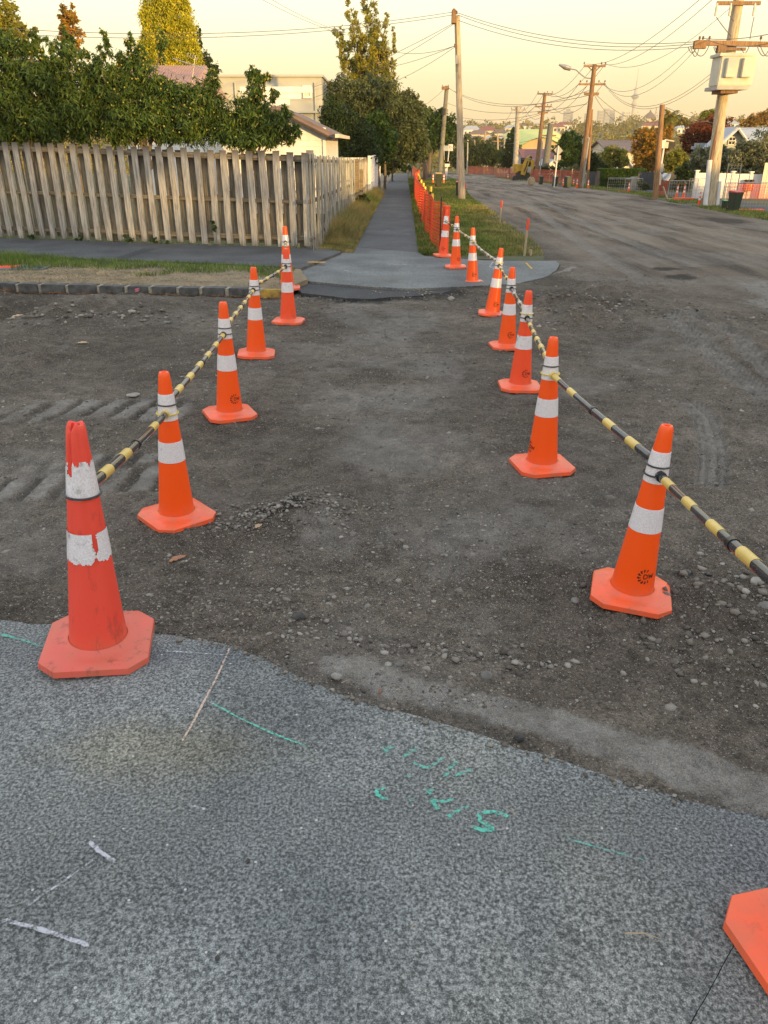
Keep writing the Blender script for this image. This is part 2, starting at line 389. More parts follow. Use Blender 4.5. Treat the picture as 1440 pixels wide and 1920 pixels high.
M['turf'] = simple('turf_base', (0.075, 0.085, 0.030), (0.045, 0.050, 0.020), 1.6, 0.95, 0.4, glob=True)
M['earth'] = simple('earth', (0.12, 0.11, 0.045), (0.05, 0.055, 0.02), 0.08, 0.95, 0.0, glob=True)
M['bluestone'] = simple('basalt_kerb', (0.105, 0.107, 0.108), (0.040, 0.041, 0.042), 9.0, 0.8, 0.8)
M['mortar'] = simple('mortar', (0.36, 0.33, 0.27), (0.2, 0.18, 0.14), 20.0, 0.9, 0.3)
M['yellow_stone'] = simple('yellow_painted_basalt', (0.50, 0.31, 0.05), (0.13, 0.10, 0.05), 9.0, 0.75, 0.6)
M['cone'] = cone_material('cone_orange', (1.0, 0.100, 0.006), 0.05)
M['cone_used'] = cone_material('cone_orange_worn', (0.93, 0.082, 0.02), 0.5)
M['cone_old'] = cone_material('cone_red_faded', (0.82, 0.075, 0.045), 0.9)
M['cone_base'] = cone_material('cone_base_orange', (1.0, 0.115, 0.028), 0.15)
M['cone_base_old'] = cone_material('cone_base_faded', (0.72, 0.115, 0.085), 1.0)
M['refl'] = reflective_material('white_reflective_sleeve', 0.0)
M['refl_old'] = reflective_material('white_reflective_sleeve_scuffed', 1.0)
M['black'] = simple('black_plastic', (0.022, 0.023, 0.026), (0.013, 0.013, 0.015), 8.0, 0.32)
M['logo'] = simple('black_print', (0.012, 0.010, 0.010), (0.03, 0.015, 0.01), 60.0, 0.6)
M['bar_black'] = simple('bar_black_tape', (0.040, 0.046, 0.056), (0.028, 0.031, 0.038), 12.0, 0.10, spec=0.8)
M['bar_yellow'] = simple('bar_yellow_tape', (0.74, 0.53, 0.13), (0.60, 0.43, 0.12), 12.0, 0.30)
M['bar_white'] = simple('bar_silver_tape', (0.52, 0.52, 0.50), (0.38, 0.38, 0.37), 12.0, 0.30)
M['yellow'] = simple('yellow_plastic', (0.80, 0.60, 0.04), (0.6, 0.42, 0.03), 8.0, 0.4)
M['mesh_orange'] = simple('orange_safety_mesh', (0.95, 0.085, 0.015), (0.70, 0.06, 0.012), 3.0, 0.5)
M['mesh_far'] = simple('faded_orange_netting', (0.46, 0.085, 0.04), (0.26, 0.06, 0.035), 0.8, 0.7)
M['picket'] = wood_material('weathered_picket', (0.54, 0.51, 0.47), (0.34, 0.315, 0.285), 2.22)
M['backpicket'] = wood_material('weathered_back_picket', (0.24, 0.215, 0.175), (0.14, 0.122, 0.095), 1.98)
M['rail'] = wood_material('weathered_rail', (0.26, 0.215, 0.150), (0.15, 0.12, 0.08), None, 'X')
M['pale_picket'] = wood_material('pale_grey_picket', (0.42, 0.43, 0.41), (0.24, 0.245, 0.235), None)
M['pole'] = wood_material('weathered_pole', (0.56, 0.48, 0.36), (0.38, 0.32, 0.235), None)
M['pole_grey'] = wood_material('grey_pole', (0.26, 0.25, 0.21), (0.16, 0.155, 0.13), None)
M['pole_brown'] = wood_material('brown_pole', (0.36, 0.215, 0.105), (0.22, 0.125, 0.065), None)
M['concrete_pole'] = simple('concrete_pole', (0.42, 0.39, 0.33), (0.30, 0.27, 0.22), 5.0, 0.85, 0.1)
M['white'] = simple('white_paint', (0.70, 0.70, 0.70), (0.58, 0.58, 0.59), 3.0, 0.6)
M['cream'] = simple('cream_paint', (0.62, 0.57, 0.47), (0.52, 0.47, 0.38), 3.0, 0.6)
M['grey_wall'] = simple('pale_grey_cladding', (0.42, 0.43, 0.41), (0.36, 0.37, 0.35), 0.6, 0.7)
M['roof_pink'] = simple('pink_iron_roof', (0.42, 0.25, 0.20), (0.32, 0.20, 0.17), 2.0, 0.6)
M['roof_brown'] = simple('brown_roof', (0.17, 0.115, 0.10), (0.11, 0.08, 0.07), 2.0, 0.7)
M['roof_grey'] = simple('grey_iron_roof', (0.36, 0.39, 0.42), (0.30, 0.33, 0.36), 2.0, 0.55)
M['roof_red'] = simple('red_iron_roof', (0.22, 0.075, 0.065), (0.16, 0.055, 0.05), 2.0, 0.7)
M['roof_green'] = simple('pale_yellow_shed_roof', (0.62, 0.62, 0.16), (0.52, 0.54, 0.14), 0.2, 0.7)
M['shed_wall'] = simple('tan_shed_wall', (0.46, 0.36, 0.20), (0.38, 0.29, 0.16), 0.6, 0.8)
M['blue_wall'] = simple('pale_blue_wall', (0.34, 0.38, 0.42), (0.28, 0.32, 0.36), 0.6, 0.8)
M['glass'] = simple('window_glass', (0.045, 0.05, 0.055), (0.03, 0.035, 0.04), 1.0, 0.08, spec=0.8)
M['steel'] = simple('galvanised_steel', (0.42, 0.40, 0.37), (0.30, 0.29, 0.27), 8.0, 0.4, metal=0.6)
M['transformer'] = simple('transformer_enamel', (0.56, 0.55, 0.47), (0.48, 0.47, 0.40), 2.5, 0.5)
M['wire'] = simple('aluminium_conductor', (0.11, 0.10, 0.09), (0.08, 0.07, 0.065), 2.0, 0.6)
M['insulator'] = simple('porcelain_insulator', (0.22, 0.13, 0.08), (0.12, 0.07, 0.05), 8.0, 0.3)
M['bin'] = simple('dark_green_bin', (0.028, 0.045, 0.030), (0.020, 0.032, 0.022), 5.0, 0.45)
M['lid_red'] = simple('red_lid', (0.62, 0.05, 0.045), (0.45, 0.04, 0.035), 5.0, 0.45)
M['lid_yellow'] = simple('yellow_lid', (0.60, 0.36, 0.02), (0.45, 0.27, 0.02), 5.0, 0.45)
M['lid_green'] = simple('green_lid', (0.15, 0.50, 0.18), (0.11, 0.38, 0.13), 5.0, 0.45)
M['sign_back'] = simple('sign_back_aluminium', (0.36, 0.35, 0.33), (0.29, 0.28, 0.27), 4.0, 0.5)
M['red_print'] = simple('red_print', (0.62, 0.05, 0.07), (0.5, 0.04, 0.06), 4.0, 0.6)
M['pink_sign'] = simple('pink_sign_panel', (0.65, 0.20, 0.28), (0.55, 0.16, 0.22), 4.0, 0.6)
M['stake'] = simple('pale_timber_stake', (0.46, 0.36, 0.24), (0.34, 0.26, 0.17), 8.0, 0.8)
M['digger_yellow'] = simple('digger_yellow_paint', (0.55, 0.33, 0.03), (0.35, 0.21, 0.025), 4.0, 0.5)
M['rubber'] = simple('black_rubber', (0.025, 0.024, 0.022), (0.05, 0.045, 0.04), 6.0, 0.8)
M['charcoal_fence'] = simple('charcoal_fence', (0.055, 0.058, 0.066), (0.04, 0.042, 0.05), 3.0, 0.7)
M['brown_fence'] = wood_material('brown_fence_board', (0.20, 0.14, 0.09), (0.11, 0.08, 0.05), None)
M['stone'] = simple('loose_stone', (0.19, 0.18, 0.165), (0.10, 0.095, 0.088), 14.0, 0.9, 0.3, glob=True)
M['stone_pale'] = simple('pale_stone', (0.34, 0.32, 0.285), (0.22, 0.205, 0.18), 14.0, 0.9, 0.3)
M['stone_dark'] = simple('dark_stone', (0.075, 0.070, 0.066), (0.035, 0.033, 0.032), 14.0, 0.85, 0.3)
M['dead_leaf'] = simple('dead_leaf', (0.42, 0.20, 0.11), (0.26, 0.12, 0.07), 30.0, 0.7)
M['straw_leaf'] = simple('straw_leaf', (0.48, 0.35, 0.22), (0.36, 0.25, 0.15), 30.0, 0.7)
M['bark'] = simple('bark', (0.16, 0.125, 0.09), (0.075, 0.06, 0.045), 6.0, 0.9, 0.6, (1, 1, 0.3))
M['tower'] = simple('tower_concrete', (0.42, 0.40, 0.38), (0.38, 0.36, 0.34), 0.01, 0.8)
M['tower_glass'] = simple('tower_glass', (0.16, 0.22, 0.30), (0.13, 0.18, 0.25), 0.02, 0.4)
M['paint_green'] = paint_material('green_marking_paint', (0.10, 0.54, 0.42), 0.34)
M['paint_green_thin'] = paint_material('green_marking_paint_worn', (0.10, 0.46, 0.37), 0.17)
M['paint_white'] = paint_material('white_marking_paint', (0.52, 0.52, 0.57), 0.30)
M['paint_white_thin'] = paint_material('white_marking_paint_worn', (0.55, 0.56, 0.60), 0.0)
M['paint_peach'] = paint_material('peach_marking_paint', (0.62, 0.46, 0.37), 0.42)
M['paint_yellow'] = paint_material('yellow_marking_paint', (0.62, 0.36, 0.05), 0.9)
M['paint_orange'] = paint_material('orange_marking_paint', (0.9, 0.12, 0.05), 1.3)
# foliage
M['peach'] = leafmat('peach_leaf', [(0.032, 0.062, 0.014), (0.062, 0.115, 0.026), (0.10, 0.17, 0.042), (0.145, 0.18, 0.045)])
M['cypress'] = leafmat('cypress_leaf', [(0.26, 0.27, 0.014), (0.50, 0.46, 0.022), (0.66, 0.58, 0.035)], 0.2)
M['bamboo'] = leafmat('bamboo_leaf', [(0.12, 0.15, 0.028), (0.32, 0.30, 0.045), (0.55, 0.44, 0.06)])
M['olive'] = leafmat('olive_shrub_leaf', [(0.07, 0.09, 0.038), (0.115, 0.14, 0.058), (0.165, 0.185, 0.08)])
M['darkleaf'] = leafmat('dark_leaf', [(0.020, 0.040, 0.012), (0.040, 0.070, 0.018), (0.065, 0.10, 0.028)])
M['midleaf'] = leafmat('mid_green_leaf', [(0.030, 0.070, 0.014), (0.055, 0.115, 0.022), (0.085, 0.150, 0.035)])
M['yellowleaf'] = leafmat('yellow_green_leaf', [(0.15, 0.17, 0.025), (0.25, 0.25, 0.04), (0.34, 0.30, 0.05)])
M['orangeleaf'] = leafmat('orange_leaf', [(0.20, 0.18, 0.03), (0.42, 0.26, 0.045), (0.55, 0.22, 0.05)])
M['maroonleaf'] = leafmat('maroon_leaf', [(0.08, 0.025, 0.02), (0.22, 0.055, 0.028), (0.36, 0.11, 0.04)])
M['silverleaf'] = leafmat('silver_green_leaf', [(0.10, 0.12, 0.07), (0.20, 0.21, 0.13), (0.36, 0.34, 0.22)])
M['hillleaf'] = leafmat('hill_tree_leaf', [(0.12, 0.11, 0.02), (0.24, 0.20, 0.035), (0.36, 0.28, 0.055)], 0.15)
M['grass'] = leafmat('grass_blade', [(0.075, 0.145, 0.024), (0.14, 0.22, 0.04), (0.24, 0.28, 0.08)], 0.3)
M['drygrass'] = leafmat('dry_grass_blade', [(0.28, 0.21, 0.09), (0.46, 0.34, 0.15), (0.20, 0.22, 0.06)], 0.3)
M['straw'] = leafmat('straw', [(0.24, 0.165, 0.085), (0.38, 0.28, 0.15), (0.50, 0.38, 0.22)], 0.1)
M['debris'] = leafmat('brown_leaf_litter', [(0.10, 0.04, 0.02), (0.22, 0.09, 0.04), (0.34, 0.22, 0.11)], 0.1)
M['fruit'] = simple('yellow_peach_fruit', (0.30, 0.26, 0.05), (0.20, 0.18, 0.04), 10.0, 0.6)
# ------------------------------------------------------------------ layout polygons (world, from the picture)
AP = 0.23                                              # the footpath corner stands this much above the dug-out road
edge_px = [(-500, 1100), (-150, 1150), (0, 1163), (130, 1172), (250, 1184), (340, 1193), (440, 1212), (500, 1238), (560, 1268), (630, 1296), (700, 1318), (780, 1342), (860, 1366), (980, 1402), (1100, 1440), (1200, 1472), (1300, 1500), (1440, 1530), (1650, 1580), (1950, 1650)]
edge = [G(x, y, AP) for x, y in edge_px]
apron = [(p.x, p.y) for p in edge] + [(9.0, 1.2), (9.0, -4), (-9, -4), (-9, 3.0)]
apron[0] = (-9, apron[0][1]);
cross_px = [(563, 502), (640, 472), (659, 463), (785, 473), (796, 480), (911, 488), (1023, 489), (1042, 489), (1050, 494), (1044, 506), (1023, 519), (972, 531), (908, 535), (832, 539), (768, 541), (700, 538), (640, 533), (577, 527)]
CRO = 0.08
cross = [tuple(G(x, y, CRO))[:2] for x, y in cross_px]
patch_px = [(545, 530), (577, 527), (640, 533), (700, 538), (768, 541), (832, 539), (862, 540), (830, 548), (790, 553), (740, 556), (690, 560), (640, 558), (600, 552), (565, 549)]
patch = [tuple(G(x, y, 0.05))[:2] for x, y in patch_px]
# kerb line on the far left side of the side road
KH = 0.13
k0 = G(-330, 540, 0.0); k1 = G(530, 559, 0.0)
kd = (Vector((k1.x, k1.y)) - Vector((k0.x, k0.y))).normalized()
kn = Vector((-kd.y, kd.x))
def kx(x): return k0.y + (x - k0.x) * kd.y / kd.x      # Y of the kerb face at a given x
fa = G(0, 447, 0.1); fb = G(585, 467, 0.1)             # foot of the front fence
def fy(x): return fa.y + (x - fa.x) * (fb.y - fa.y) / (fb.x - fa.x)
# left footpath (asphalt) between verge and fence
pl = [G(-420, 474, KH), G(0, 479, KH), G(250, 489, KH), (G(460, 497, KH)), G(563, 503, KH)]
lpath = [(p.x, p.y) for p in pl] + [tuple(G(640, 472, KH))[:2], (fb.x + 0.35, fb.y - 0.15), (fa.x, fa.y - 0.25), (-16, fy(-16) - 0.2)]
verge = [(k0.x - 3, kx(k0.x - 3) + 0.15), (k1.x, k1.y + 0.15), tuple(G(577, 526, 0.1))[:2], tuple(G(563, 503, KH))[:2]] + [(p.x, p.y) for p in pl[::-1][1:]] + [(-16.5, pl[0].y + .3)]
# footpath running away
def fpr(y): return 0.87 + 0.0250 * (y - 20.4)
def fpl(y): return -0.82 + 0.0225 * (y - 20.4)
ysr = [20.3, 24, 30, 38, 48, 60, 75, 95, 120, 150, 175]
fpath = [(fpr(y), y) for y in ysr] + [(fpl(y), y) for y in ysr[::-1]]
fpath[0] = tuple(G(785, 473, CRO))[:2]; fpath[-1] = tuple(G(659, 463, CRO))[:2]
# grass between footpath and road
gv_px = [(796, 480), (911, 488), (1023, 489), (1017, 473), (1009, 459), (985, 441), (959, 424), (937, 408), (911, 389), (888, 374), (877, 362), (871, 352), (868, 345)]
gv = [tuple(G(x, y, 0.07))[:2] for x, y in gv_px]
rverge = gv + [(9.0, 120), (10, 170), (fpr(170), 170)] + [(fpr(y), y) for y in ysr[::-1][1:-1]] + [tuple(G(785, 473, CRO))[:2]]
# far right verge, its footpath, and the gardens beyond
rv = [G(x, y, 0.1) for x, y in ((1900, 520), (1620, 455), (1440, 419), (1300, 391), (1180, 366), (1060, 349), (960, 338), (905, 331))]
rvx = [(p.x, p.y) for p in rv]
right_verge = rvx + [(rvx[-1][0] + 4, 170), (60, 170), (60, rvx[0][1])]
def rvedge(y):
    ys = [p[1] for p in rvx]; xs = [p[0] for p in rvx]; return float(np.interp(y, ys, xs))
def band_poly(o0, o1, y0=16, y1=165, n=14):
    ys = np.linspace(y0, y1, n)
    return [(rvedge(y) + o0, y) for y in ys] + [(rvedge(y) + o1, y) for y in ys[::-1]]
bank_pile = G(70, 590)

# ------------------------------------------------------------------ ground sheet, hills
def sheet(name, xs, ys, zf, m, smooth=True):
    X, Y = np.meshgrid(xs, ys); Z = zf(X, Y); nx, ny = len(xs), len(ys)
    v = np.stack([X.ravel(), Y.ravel(), Z.ravel()], 1)
    i, j = np.meshgrid(np.arange(nx - 1), np.arange(ny - 1)); a = (j * nx + i).ravel()
    q = np.stack([a, a + 1, a + nx + 1, a + nx], 1)
    o = npmesh(name, v, q, m, smooth=smooth); return o
def ground_z(x, y):
    z = zb(y) - 0.32
    z = np.where(y > 170, float(zb(170)) - 0.32 - (y - 170) * 0.05, z)
    left = sstep(-3.2, -6.5, x) * sstep(19.8, 22, y)
    z = z + left * 0.36
    right = sstep(4.5, 8, x - np.interp(y, [0, 200], [13.5, 16])) * sstep(5, 25, y); z = z + right * 0.3
    z = z + 0.05 * fbm(x, y, 0.12)
    return z
def hill_z(x, y):
    s = 1 - 0.0
    z = -10 + (y - 170) * 0.0 + sstep(230, 900, y) * 20
    z = z + 10 * fbm(x + 300, y, 0.0042, 3) * sstep(230, 480, y)
    z = z + sstep(140, 380, x) * 6 * sstep(300, 500, y)
    z = z - (1 - sstep(170, 230, y)) * 1.2
    return z
tag(sheet('ground', np.linspace(-90, 120, 90), np.concatenate([np.linspace(-110, 20, 40), np.linspace(22, 250, 90)]), ground_z, M['earth']), kind='structure')
tag(sheet('hills', np.linspace(-900, 1500, 150), np.concatenate([np.linspace(165, 1000, 110), np.linspace(1030, 3600, 14)]), hill_z, M['earth']), kind='structure')

# ------------------------------------------------------------------ the dug-out road: one displaced sheet
us = np.sinh(np.linspace(-1.9, 1.9, 620)) / np.sinh(1.9) * 1.18
n_y = 840
t = np.linspace(0, 1, n_y); ys = 0.85 * np.exp(t * math.log(178 / 0.85))
U, Yg = np.meshgrid(us, ys); Xg = U * (Yg + 2.2) * 0.86 + 0.02 * Yg + 0.5
Xg = np.clip(Xg, -60, 80)
D_ap = sdist(Xg, Yg, apron); D_cr = sdist(Xg, Yg, cross + []) ; D_pt = sdist(Xg, Yg, patch)
PM = []; DM = []
def road_rel(x, y, d_ap, d_cr):
    PM.clear(); DM.clear()
    fine = 1 / (1 + y / 9.0)
    z = 0.050 * fbm(x, y, 0.7, 4, seed=1) + 0.048 * fbm(x, y, 4.0, 5, 0.62, seed=2) * (1 + 0.6 * sstep(-2, -4, x)) + 0.028 * fbm(x, y, 22.0, 4, 0.65, seed=3) * fine * 1.6
    z = z + 0.014 * np.maximum(0, fbm(x, y, 9.0, 3, seed=5) - 0.08) * 3
    # ramp of fill against the near footpath corner
    z = z + (AP - 0.035) * (1 - sstep(0.0, 1.15, d_ap)) * (0.9 + 0.25 * fbm(x, y, 3.0, 2, seed=4))
    z = z + 0.055 * (1 - sstep(0.0, 0.8, d_cr))
    # low walkway pressed flat between the cone rows
    for (px, py, r, h) in ((130, 590, 0.55, 0.10), (215, 590, 0.7, 0.07), (245, 563, 0.25, 0.05), (330, 580, 0.5, 0.04), (60, 577, 0.42, -0.17), (20, 573, 0.5, -0.16), (90, 575, 0.3, -0.14), (8, 690, 0.6, 0.05), (60, 650, 0.8, 0.05), (1085, 590, 0.8, 0.09), (1120, 560, 0.7, 0.10), (1050, 600, 0.6, 0.06), (1175, 540, 0.6, 0.05), (540, 965, 0.18, 0.035), (600, 950, 0.25, 0.03), (460, 985, 0.15, 0.02), (1300, 610, 0.9, 0.05), (1400, 660, 0.8, 0.07), (1395, 1140, 0.3, 0.05)):
        g = G(px, py); z = z + 1.5 * h * np.exp(-((x - g.x) ** 2 + ((y - g.y) * 0.8) ** 2) / (r * r)) * (1 + 1.6 * fbm(x, y, 3.0, 3, seed=6))
    # edge of an old seal layer at the right
    # loader tread prints
    for (px, py, w, hgt, ang, per) in ((100, 772, 1.2, 0.34, 0.10, 0.225), (90, 915, 0.95, 0.24, 0.22, 0.21), (170, 868, .7, 0.15, 0.22, 0.2)):
        g = G(px, py); dx, dy = x - g.x, y - g.y; ca, sa = math.cos(ang), math.sin(ang)
        u, v = dx * ca + dy * sa, -dx * sa + dy * ca
        msk = sstep(w, w - 0.12, np.abs(u)) * sstep(hgt, hgt - 0.06, np.abs(v)) * (0.55 + 1.5 * fbm(x, y, 2.5, 2, seed=2))
        ph = (u - 0.22 * v) / per; tri = np.abs((ph % 1) - 0.5) * 2
        z = z + msk * (sstep(0.25, 0.45, tri) - 0.6) * 0.038; PM.append(np.clip(msk * 1.6, 0, 1) * sstep(0.35, 0.5, tri) * 0.7); DM.append(np.clip(msk * 1.5, 0, 1) * sstep(0.35, 0.2, tri) * 0.45)
    # tyre tracks curving off at the right
    for pts, wd in (([(1335, 905), (1338, 850), (1325, 790), (1295, 755)], 0.13), ([(1440, 745), (1360, 690), (1290, 640), (1255, 600)], 0.16), ([(1440, 705), (1370, 650), (1310, 610), (1265, 585)], 0.12), ([(985, 375), (1040, 420), (1110, 470), (1200, 520)], 0.2), ([(1000, 368), (1120, 430), (1300, 500)], 0.2)):
        w = [tuple(G(a, b_))[:2] for a, b_ in pts]; d = seg_dist(x, y, w)
        PM.append(0.45 * sstep(wd, wd * .7, d) * (0.75 + 0.25 * np.sin(d * 120)))
        z = z - 0.016 * sstep(wd, wd * 0.6, d) + 0.012 * np.exp(-((d - wd * 1.15) / 0.05) ** 2)
        z = z + sstep(wd, wd * .7, d) * 0.006 * np.sign(np.sin(d * 120)) 
    return z
rel = road_rel(Xg, Yg, D_ap, D_cr); PALE0 = np.maximum.reduce(PM); DARK0 = np.maximum.reduce(DM)
Zg = zb(Yg) + rel
# soil bank under the right verge
D_rv = sdist(Xg, Yg, right_verge); Zg += 0.16 * (1 - sstep(0.0, 1.3, D_rv)) - 0.06 * np.exp(-((D_rv - 1.6) / 0.25) ** 2)
def covered(x, y):
    d = np.minimum.reduce([sdist(x, y, apron) + 0.02, sdist(x, y, cross) + 0.03, sdist(x, y, patch) + 0.03, sdist(x, y, rverge) + 0.05, D_rv + 0.08 if x is Xg else sdist(x, y, right_verge), ])
    behind = (x < k1.x + 0.02) & (y > kx(x) + 0.03)
    return np.where(behind, -1, d)
cov = covered(Xg, Yg)
Zg = np.where(cov < 0, np.minimum(Zg, zb(Yg) - 0.20), Zg)
far = sstep(10, 17, Yg) * sstep(2.5, 6.0, Xg - 0.0)
def strip(pts, hw, off=0.1):
    w = [tuple(G(a, b_, off))[:2] for a, b_ in pts]; d = seg_dist(Xg, Yg, w) + hw * 0.9 * fbm(Xg, Yg, 7, 5, 0.7, seed=1); return sstep(hw, hw * 0.55, d)
pale = (0.72 + 0.9 * fbm(Xg, Yg, 9.0, 4, 0.7, seed=3)) * strip([(640, 1238), (720, 1262), (800, 1285), (930, 1318), (1050, 1350), (1200, 1398), (1340, 1448), (1480, 1497)], 0.125, 0.17)
pale = np.maximum(pale, 0.75 * strip([(1022, 521), (1045, 512), (1062, 508), (1076, 502)], 0.07, 0.03))
pale = np.maximum(pale, 0.55 * sstep(0.0, -0.4, sdist(Xg, Yg, [tuple(G(a, b_))[:2] for a, b_ in ((1345, 530), (1480, 520), (1500, 600), (1440, 592), (1400, 575), (1370, 565), (1400, 555))]) + 0.3 * fbm(Xg, Yg, 1.4, 3)))
pale = np.maximum(pale, 0.22 * sstep(0.05, 0.22, fbm(Xg, Yg, 0.8, 4, seed=3)))
pale = np.maximum(pale, 0.42 * strip([(715, 570), (735, 700), (760, 850), (800, 960)], 0.95, 0) * sstep(-.25, .15, fbm(Xg, Yg, 1.5, 4, seed=2)))
pale = np.maximum(pale, 0.30 * strip([(1010, 730), (1100, 720), (1300, 640), (1400, 640)], 0.5, 0) * sstep(-.2, .2, fbm(Xg, Yg, 2, 3)))
pale = np.maximum(pale, PALE0)
dark = DARK0.copy()
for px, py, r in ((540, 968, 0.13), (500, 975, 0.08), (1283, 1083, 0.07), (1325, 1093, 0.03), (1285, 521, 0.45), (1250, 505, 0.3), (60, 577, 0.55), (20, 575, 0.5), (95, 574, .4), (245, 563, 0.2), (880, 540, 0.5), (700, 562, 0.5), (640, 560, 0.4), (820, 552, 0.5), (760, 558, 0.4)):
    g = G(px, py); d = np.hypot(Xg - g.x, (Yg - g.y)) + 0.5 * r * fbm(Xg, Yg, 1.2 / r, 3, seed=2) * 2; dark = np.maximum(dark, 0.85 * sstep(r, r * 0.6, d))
nx, ny = U.shape[1], U.shape[0]
i, j = np.meshgrid(np.arange(nx - 1), np.arange(ny - 1)); a = (j * nx + i).ravel()
q = np.stack([a, a + 1, a + nx + 1, a + nx], 1)
deep = (cov < -0.6).ravel(); keep = ~(deep[q].all(1)); q = q[keep]
dr = npmesh('dirt_road', np.stack([Xg.ravel(), Yg.ravel(), Zg.ravel()], 1), q, M['dirt'], smooth=True, attrs={'far': far, 'pale': pale, 'dark': dark})
tag(dr, kind='structure')
def dirt_z(x, y):
    x = np.asarray(x, float); y = np.asarray(y, float)
    return zb(y) + road_rel(x, y, sdist(x, y, apron), sdist(x, y, cross))

# slabs that stand on or in it
def slab(name, poly, z1, z0, m, kind='structure', parent=None):
    b = MB().prism([(p[0], p[1]) for p in poly], z0, z1, zbf); o = b.build(name, m, parent)
    if parent is None: tag(o, kind=kind)
    return o
j0 = G(1475, 1600, AP); j1 = G(1270, 1960, AP)         # joint between the two slabs of the near corner
jd = Vector((j1.x - j0.x, j1.y - j0.y)).normalized(); jn = Vector((-jd.y, jd.x))
def clip(poly, o, n):
    out = []
    for i_ in range(len(poly)):
        a_, b_ = Vector(poly[i_][:2]), Vector(poly[(i_ + 1) % len(poly)][:2]); da, db = (a_ - o).dot(n), (b_ - o).dot(n)
        if da >= 0: out.append(tuple(a_))
        if (da >= 0) != (db >= 0): out.append(tuple(a_.lerp(b_, da / (da - db))))
    return out
jo = Vector((j0.x, j0.y))
if (Vector((0, 0)) - jo).dot(jn) < 0: jn = -jn
# rough the free edge of the slab a little
def rough_edge(poly, step=0.02, amp=0.014):
    out = []
    for i_ in range(len(poly)):
        a_, b_ = Vector(poly[i_][:2]), Vector(poly[(i_ + 1) % len(poly)][:2]); L = (b_ - a_).length
        n = max(1, int(L / step)) if L < 3.0 else 1; nn = Vector((-(b_ - a_).y, (b_ - a_).x)).normalized()
        for k in range(n):
            p = a_.lerp(b_, k / n); w = amp * 2 * float(fbm(np.array(p.x), np.array(p.y), 9.0, 3)) if n > 1 else 0; out.append((p.x + nn.x * w * 1.0, p.y + nn.y * w))
    return out
apr = rough_edge(apron)
def rough_joint(poly):
    out = []
    for i_ in range(len(poly)):
        a_, b_ = Vector(poly[i_]), Vector(poly[(i_ + 1) % len(poly)]); out.append(tuple(a_))
        if abs((a_ - jo).dot(jn)) < 0.004 and abs((b_ - jo).dot(jn)) < 0.004 and (b_ - a_).length > 0.3:
            n = int((b_ - a_).length / 0.02)
            for k in range(1, n):
                p = a_.lerp(b_, k / n); s_ = (p - jo).dot(jd); w = 0.012 * float(fbm(np.array(s_ + 5.0), np.array(0.3), 5.0, 4)); out.append((p.x + jn.x * w, p.y + jn.y * w))
    return out
slab('near_footpath', rough_joint(clip(apr, jo + jn * 0.0012, jn)), AP, -0.25, M['apron'])
slab('near_footpath_slab', rough_joint(clip(apr, jo - jn * 0.0012, -jn)), AP - 0.004, -0.25, M['apron'])
slab('concrete_crossing', rough_edge(cross, 0.12, 0.03), CRO, -0.25, M['crossing'])
slab('asphalt_patch', rough_edge(patch, 0.08, 0.05), 0.045, -0.25, M['patch'])
slab('left_footpath', lpath, KH, -0.25, M['asphalt'])
def strip_sheet(name, L, Rr, z, m):
    b = MB(); v = []
    for l, r in zip(L, Rr): v += [(l[0], l[1], zbf(l[1]) + z), (r[0], r[1], zbf(r[1]) + z)]
    for l, r in zip(L, Rr): v += [(l[0], l[1], zbf(l[1]) - 0.25), (r[0], r[1], zbf(r[1]) - 0.25)]
    n = len(L); f = []
    for k in range(n - 1):
        f.append((2 * k, 2 * k + 1, 2 * k + 3, 2 * k + 2)); f.append((2 * k, 2 * k + 2, 2 * n + 2 * k + 2, 2 * n + 2 * k)); f.append((2 * k + 1, 2 * n + 2 * k + 1, 2 * n + 2 * k + 3, 2 * k + 3))
    f.append((0, 1, 2 * n + 1, 2 * n)); b.add(v, f); return tag(b.build(name, m), kind='structure')
fy_ = np.concatenate([np.linspace(22.0, 60, 12), np.linspace(66, 175, 12)])
L0 = [fpath[-1]] + [(fpl(y), y) for y in fy_]; R0 = [fpath[0]] + [(fpr(y), y) for y in fy_]
strip_sheet('far_footpath', L0, R0, 0.076, M['asphalt'])
# joints and small white marks across the far footpath
def paint(name, pts, w, off, m, parent, closed=False, z=0.004, n=10):
    "a sprayed line lying on a surface; pts in picture pixels of the surface raised by off"
    W = [G(a_, b_, off) for a_, b_ in pts]; P_ = []
    for k in range(len(W) - 1):
        for s_ in range(n): P_.append(W[k].lerp(W[k + 1], s_ / n))
    P_.append(W[-1]); vv = []; ed = []
    for k, p in enumerate(P_):
        t_ = (P_[min(k + 1, len(P_) - 1)] - P_[max(k - 1, 0)]); nn = Vector((-t_.y, t_.x, 0)).normalized(); endf = 1.0 if k in (0, len(P_) - 1) else 0.0
        for s_ in (-1, -0.4, 0.4, 1):
            ww = w * (0.85 + 0.5 * float(fbm(np.array(p.x), np.array(p.y), 14.0, 2))); q_ = p + nn * s_ * ww
            vv.append((q_.x, q_.y, zbf(q_.y) + off + z)); ed.append(1.0 if abs(s_) == 1 else endf)
    f = []
    for k in range(len(P_) - 1):
        for s_ in range(3): f.append((4 * k + s_, 4 * k + s_ + 1, 4 * k + s_ + 5, 4 * k + s_ + 4))
    o = npmesh(name, np.array(vv), np.array(f), m, attrs={'edge': ed}); 
    if parent is not None: o.parent = parent
    return o
near = bpy.data.objects['near_footpath']; crs = bpy.data.objects['concrete_crossing']; lp_ = bpy.data.objects['left_footpath']; ffp = bpy.data.objects['far_footpath']
paint('paint_line', [(432, 1214), (408, 1268), (385, 1312), (360, 1360), (340, 1394)], 0.0075, AP, M['paint_peach'], near)
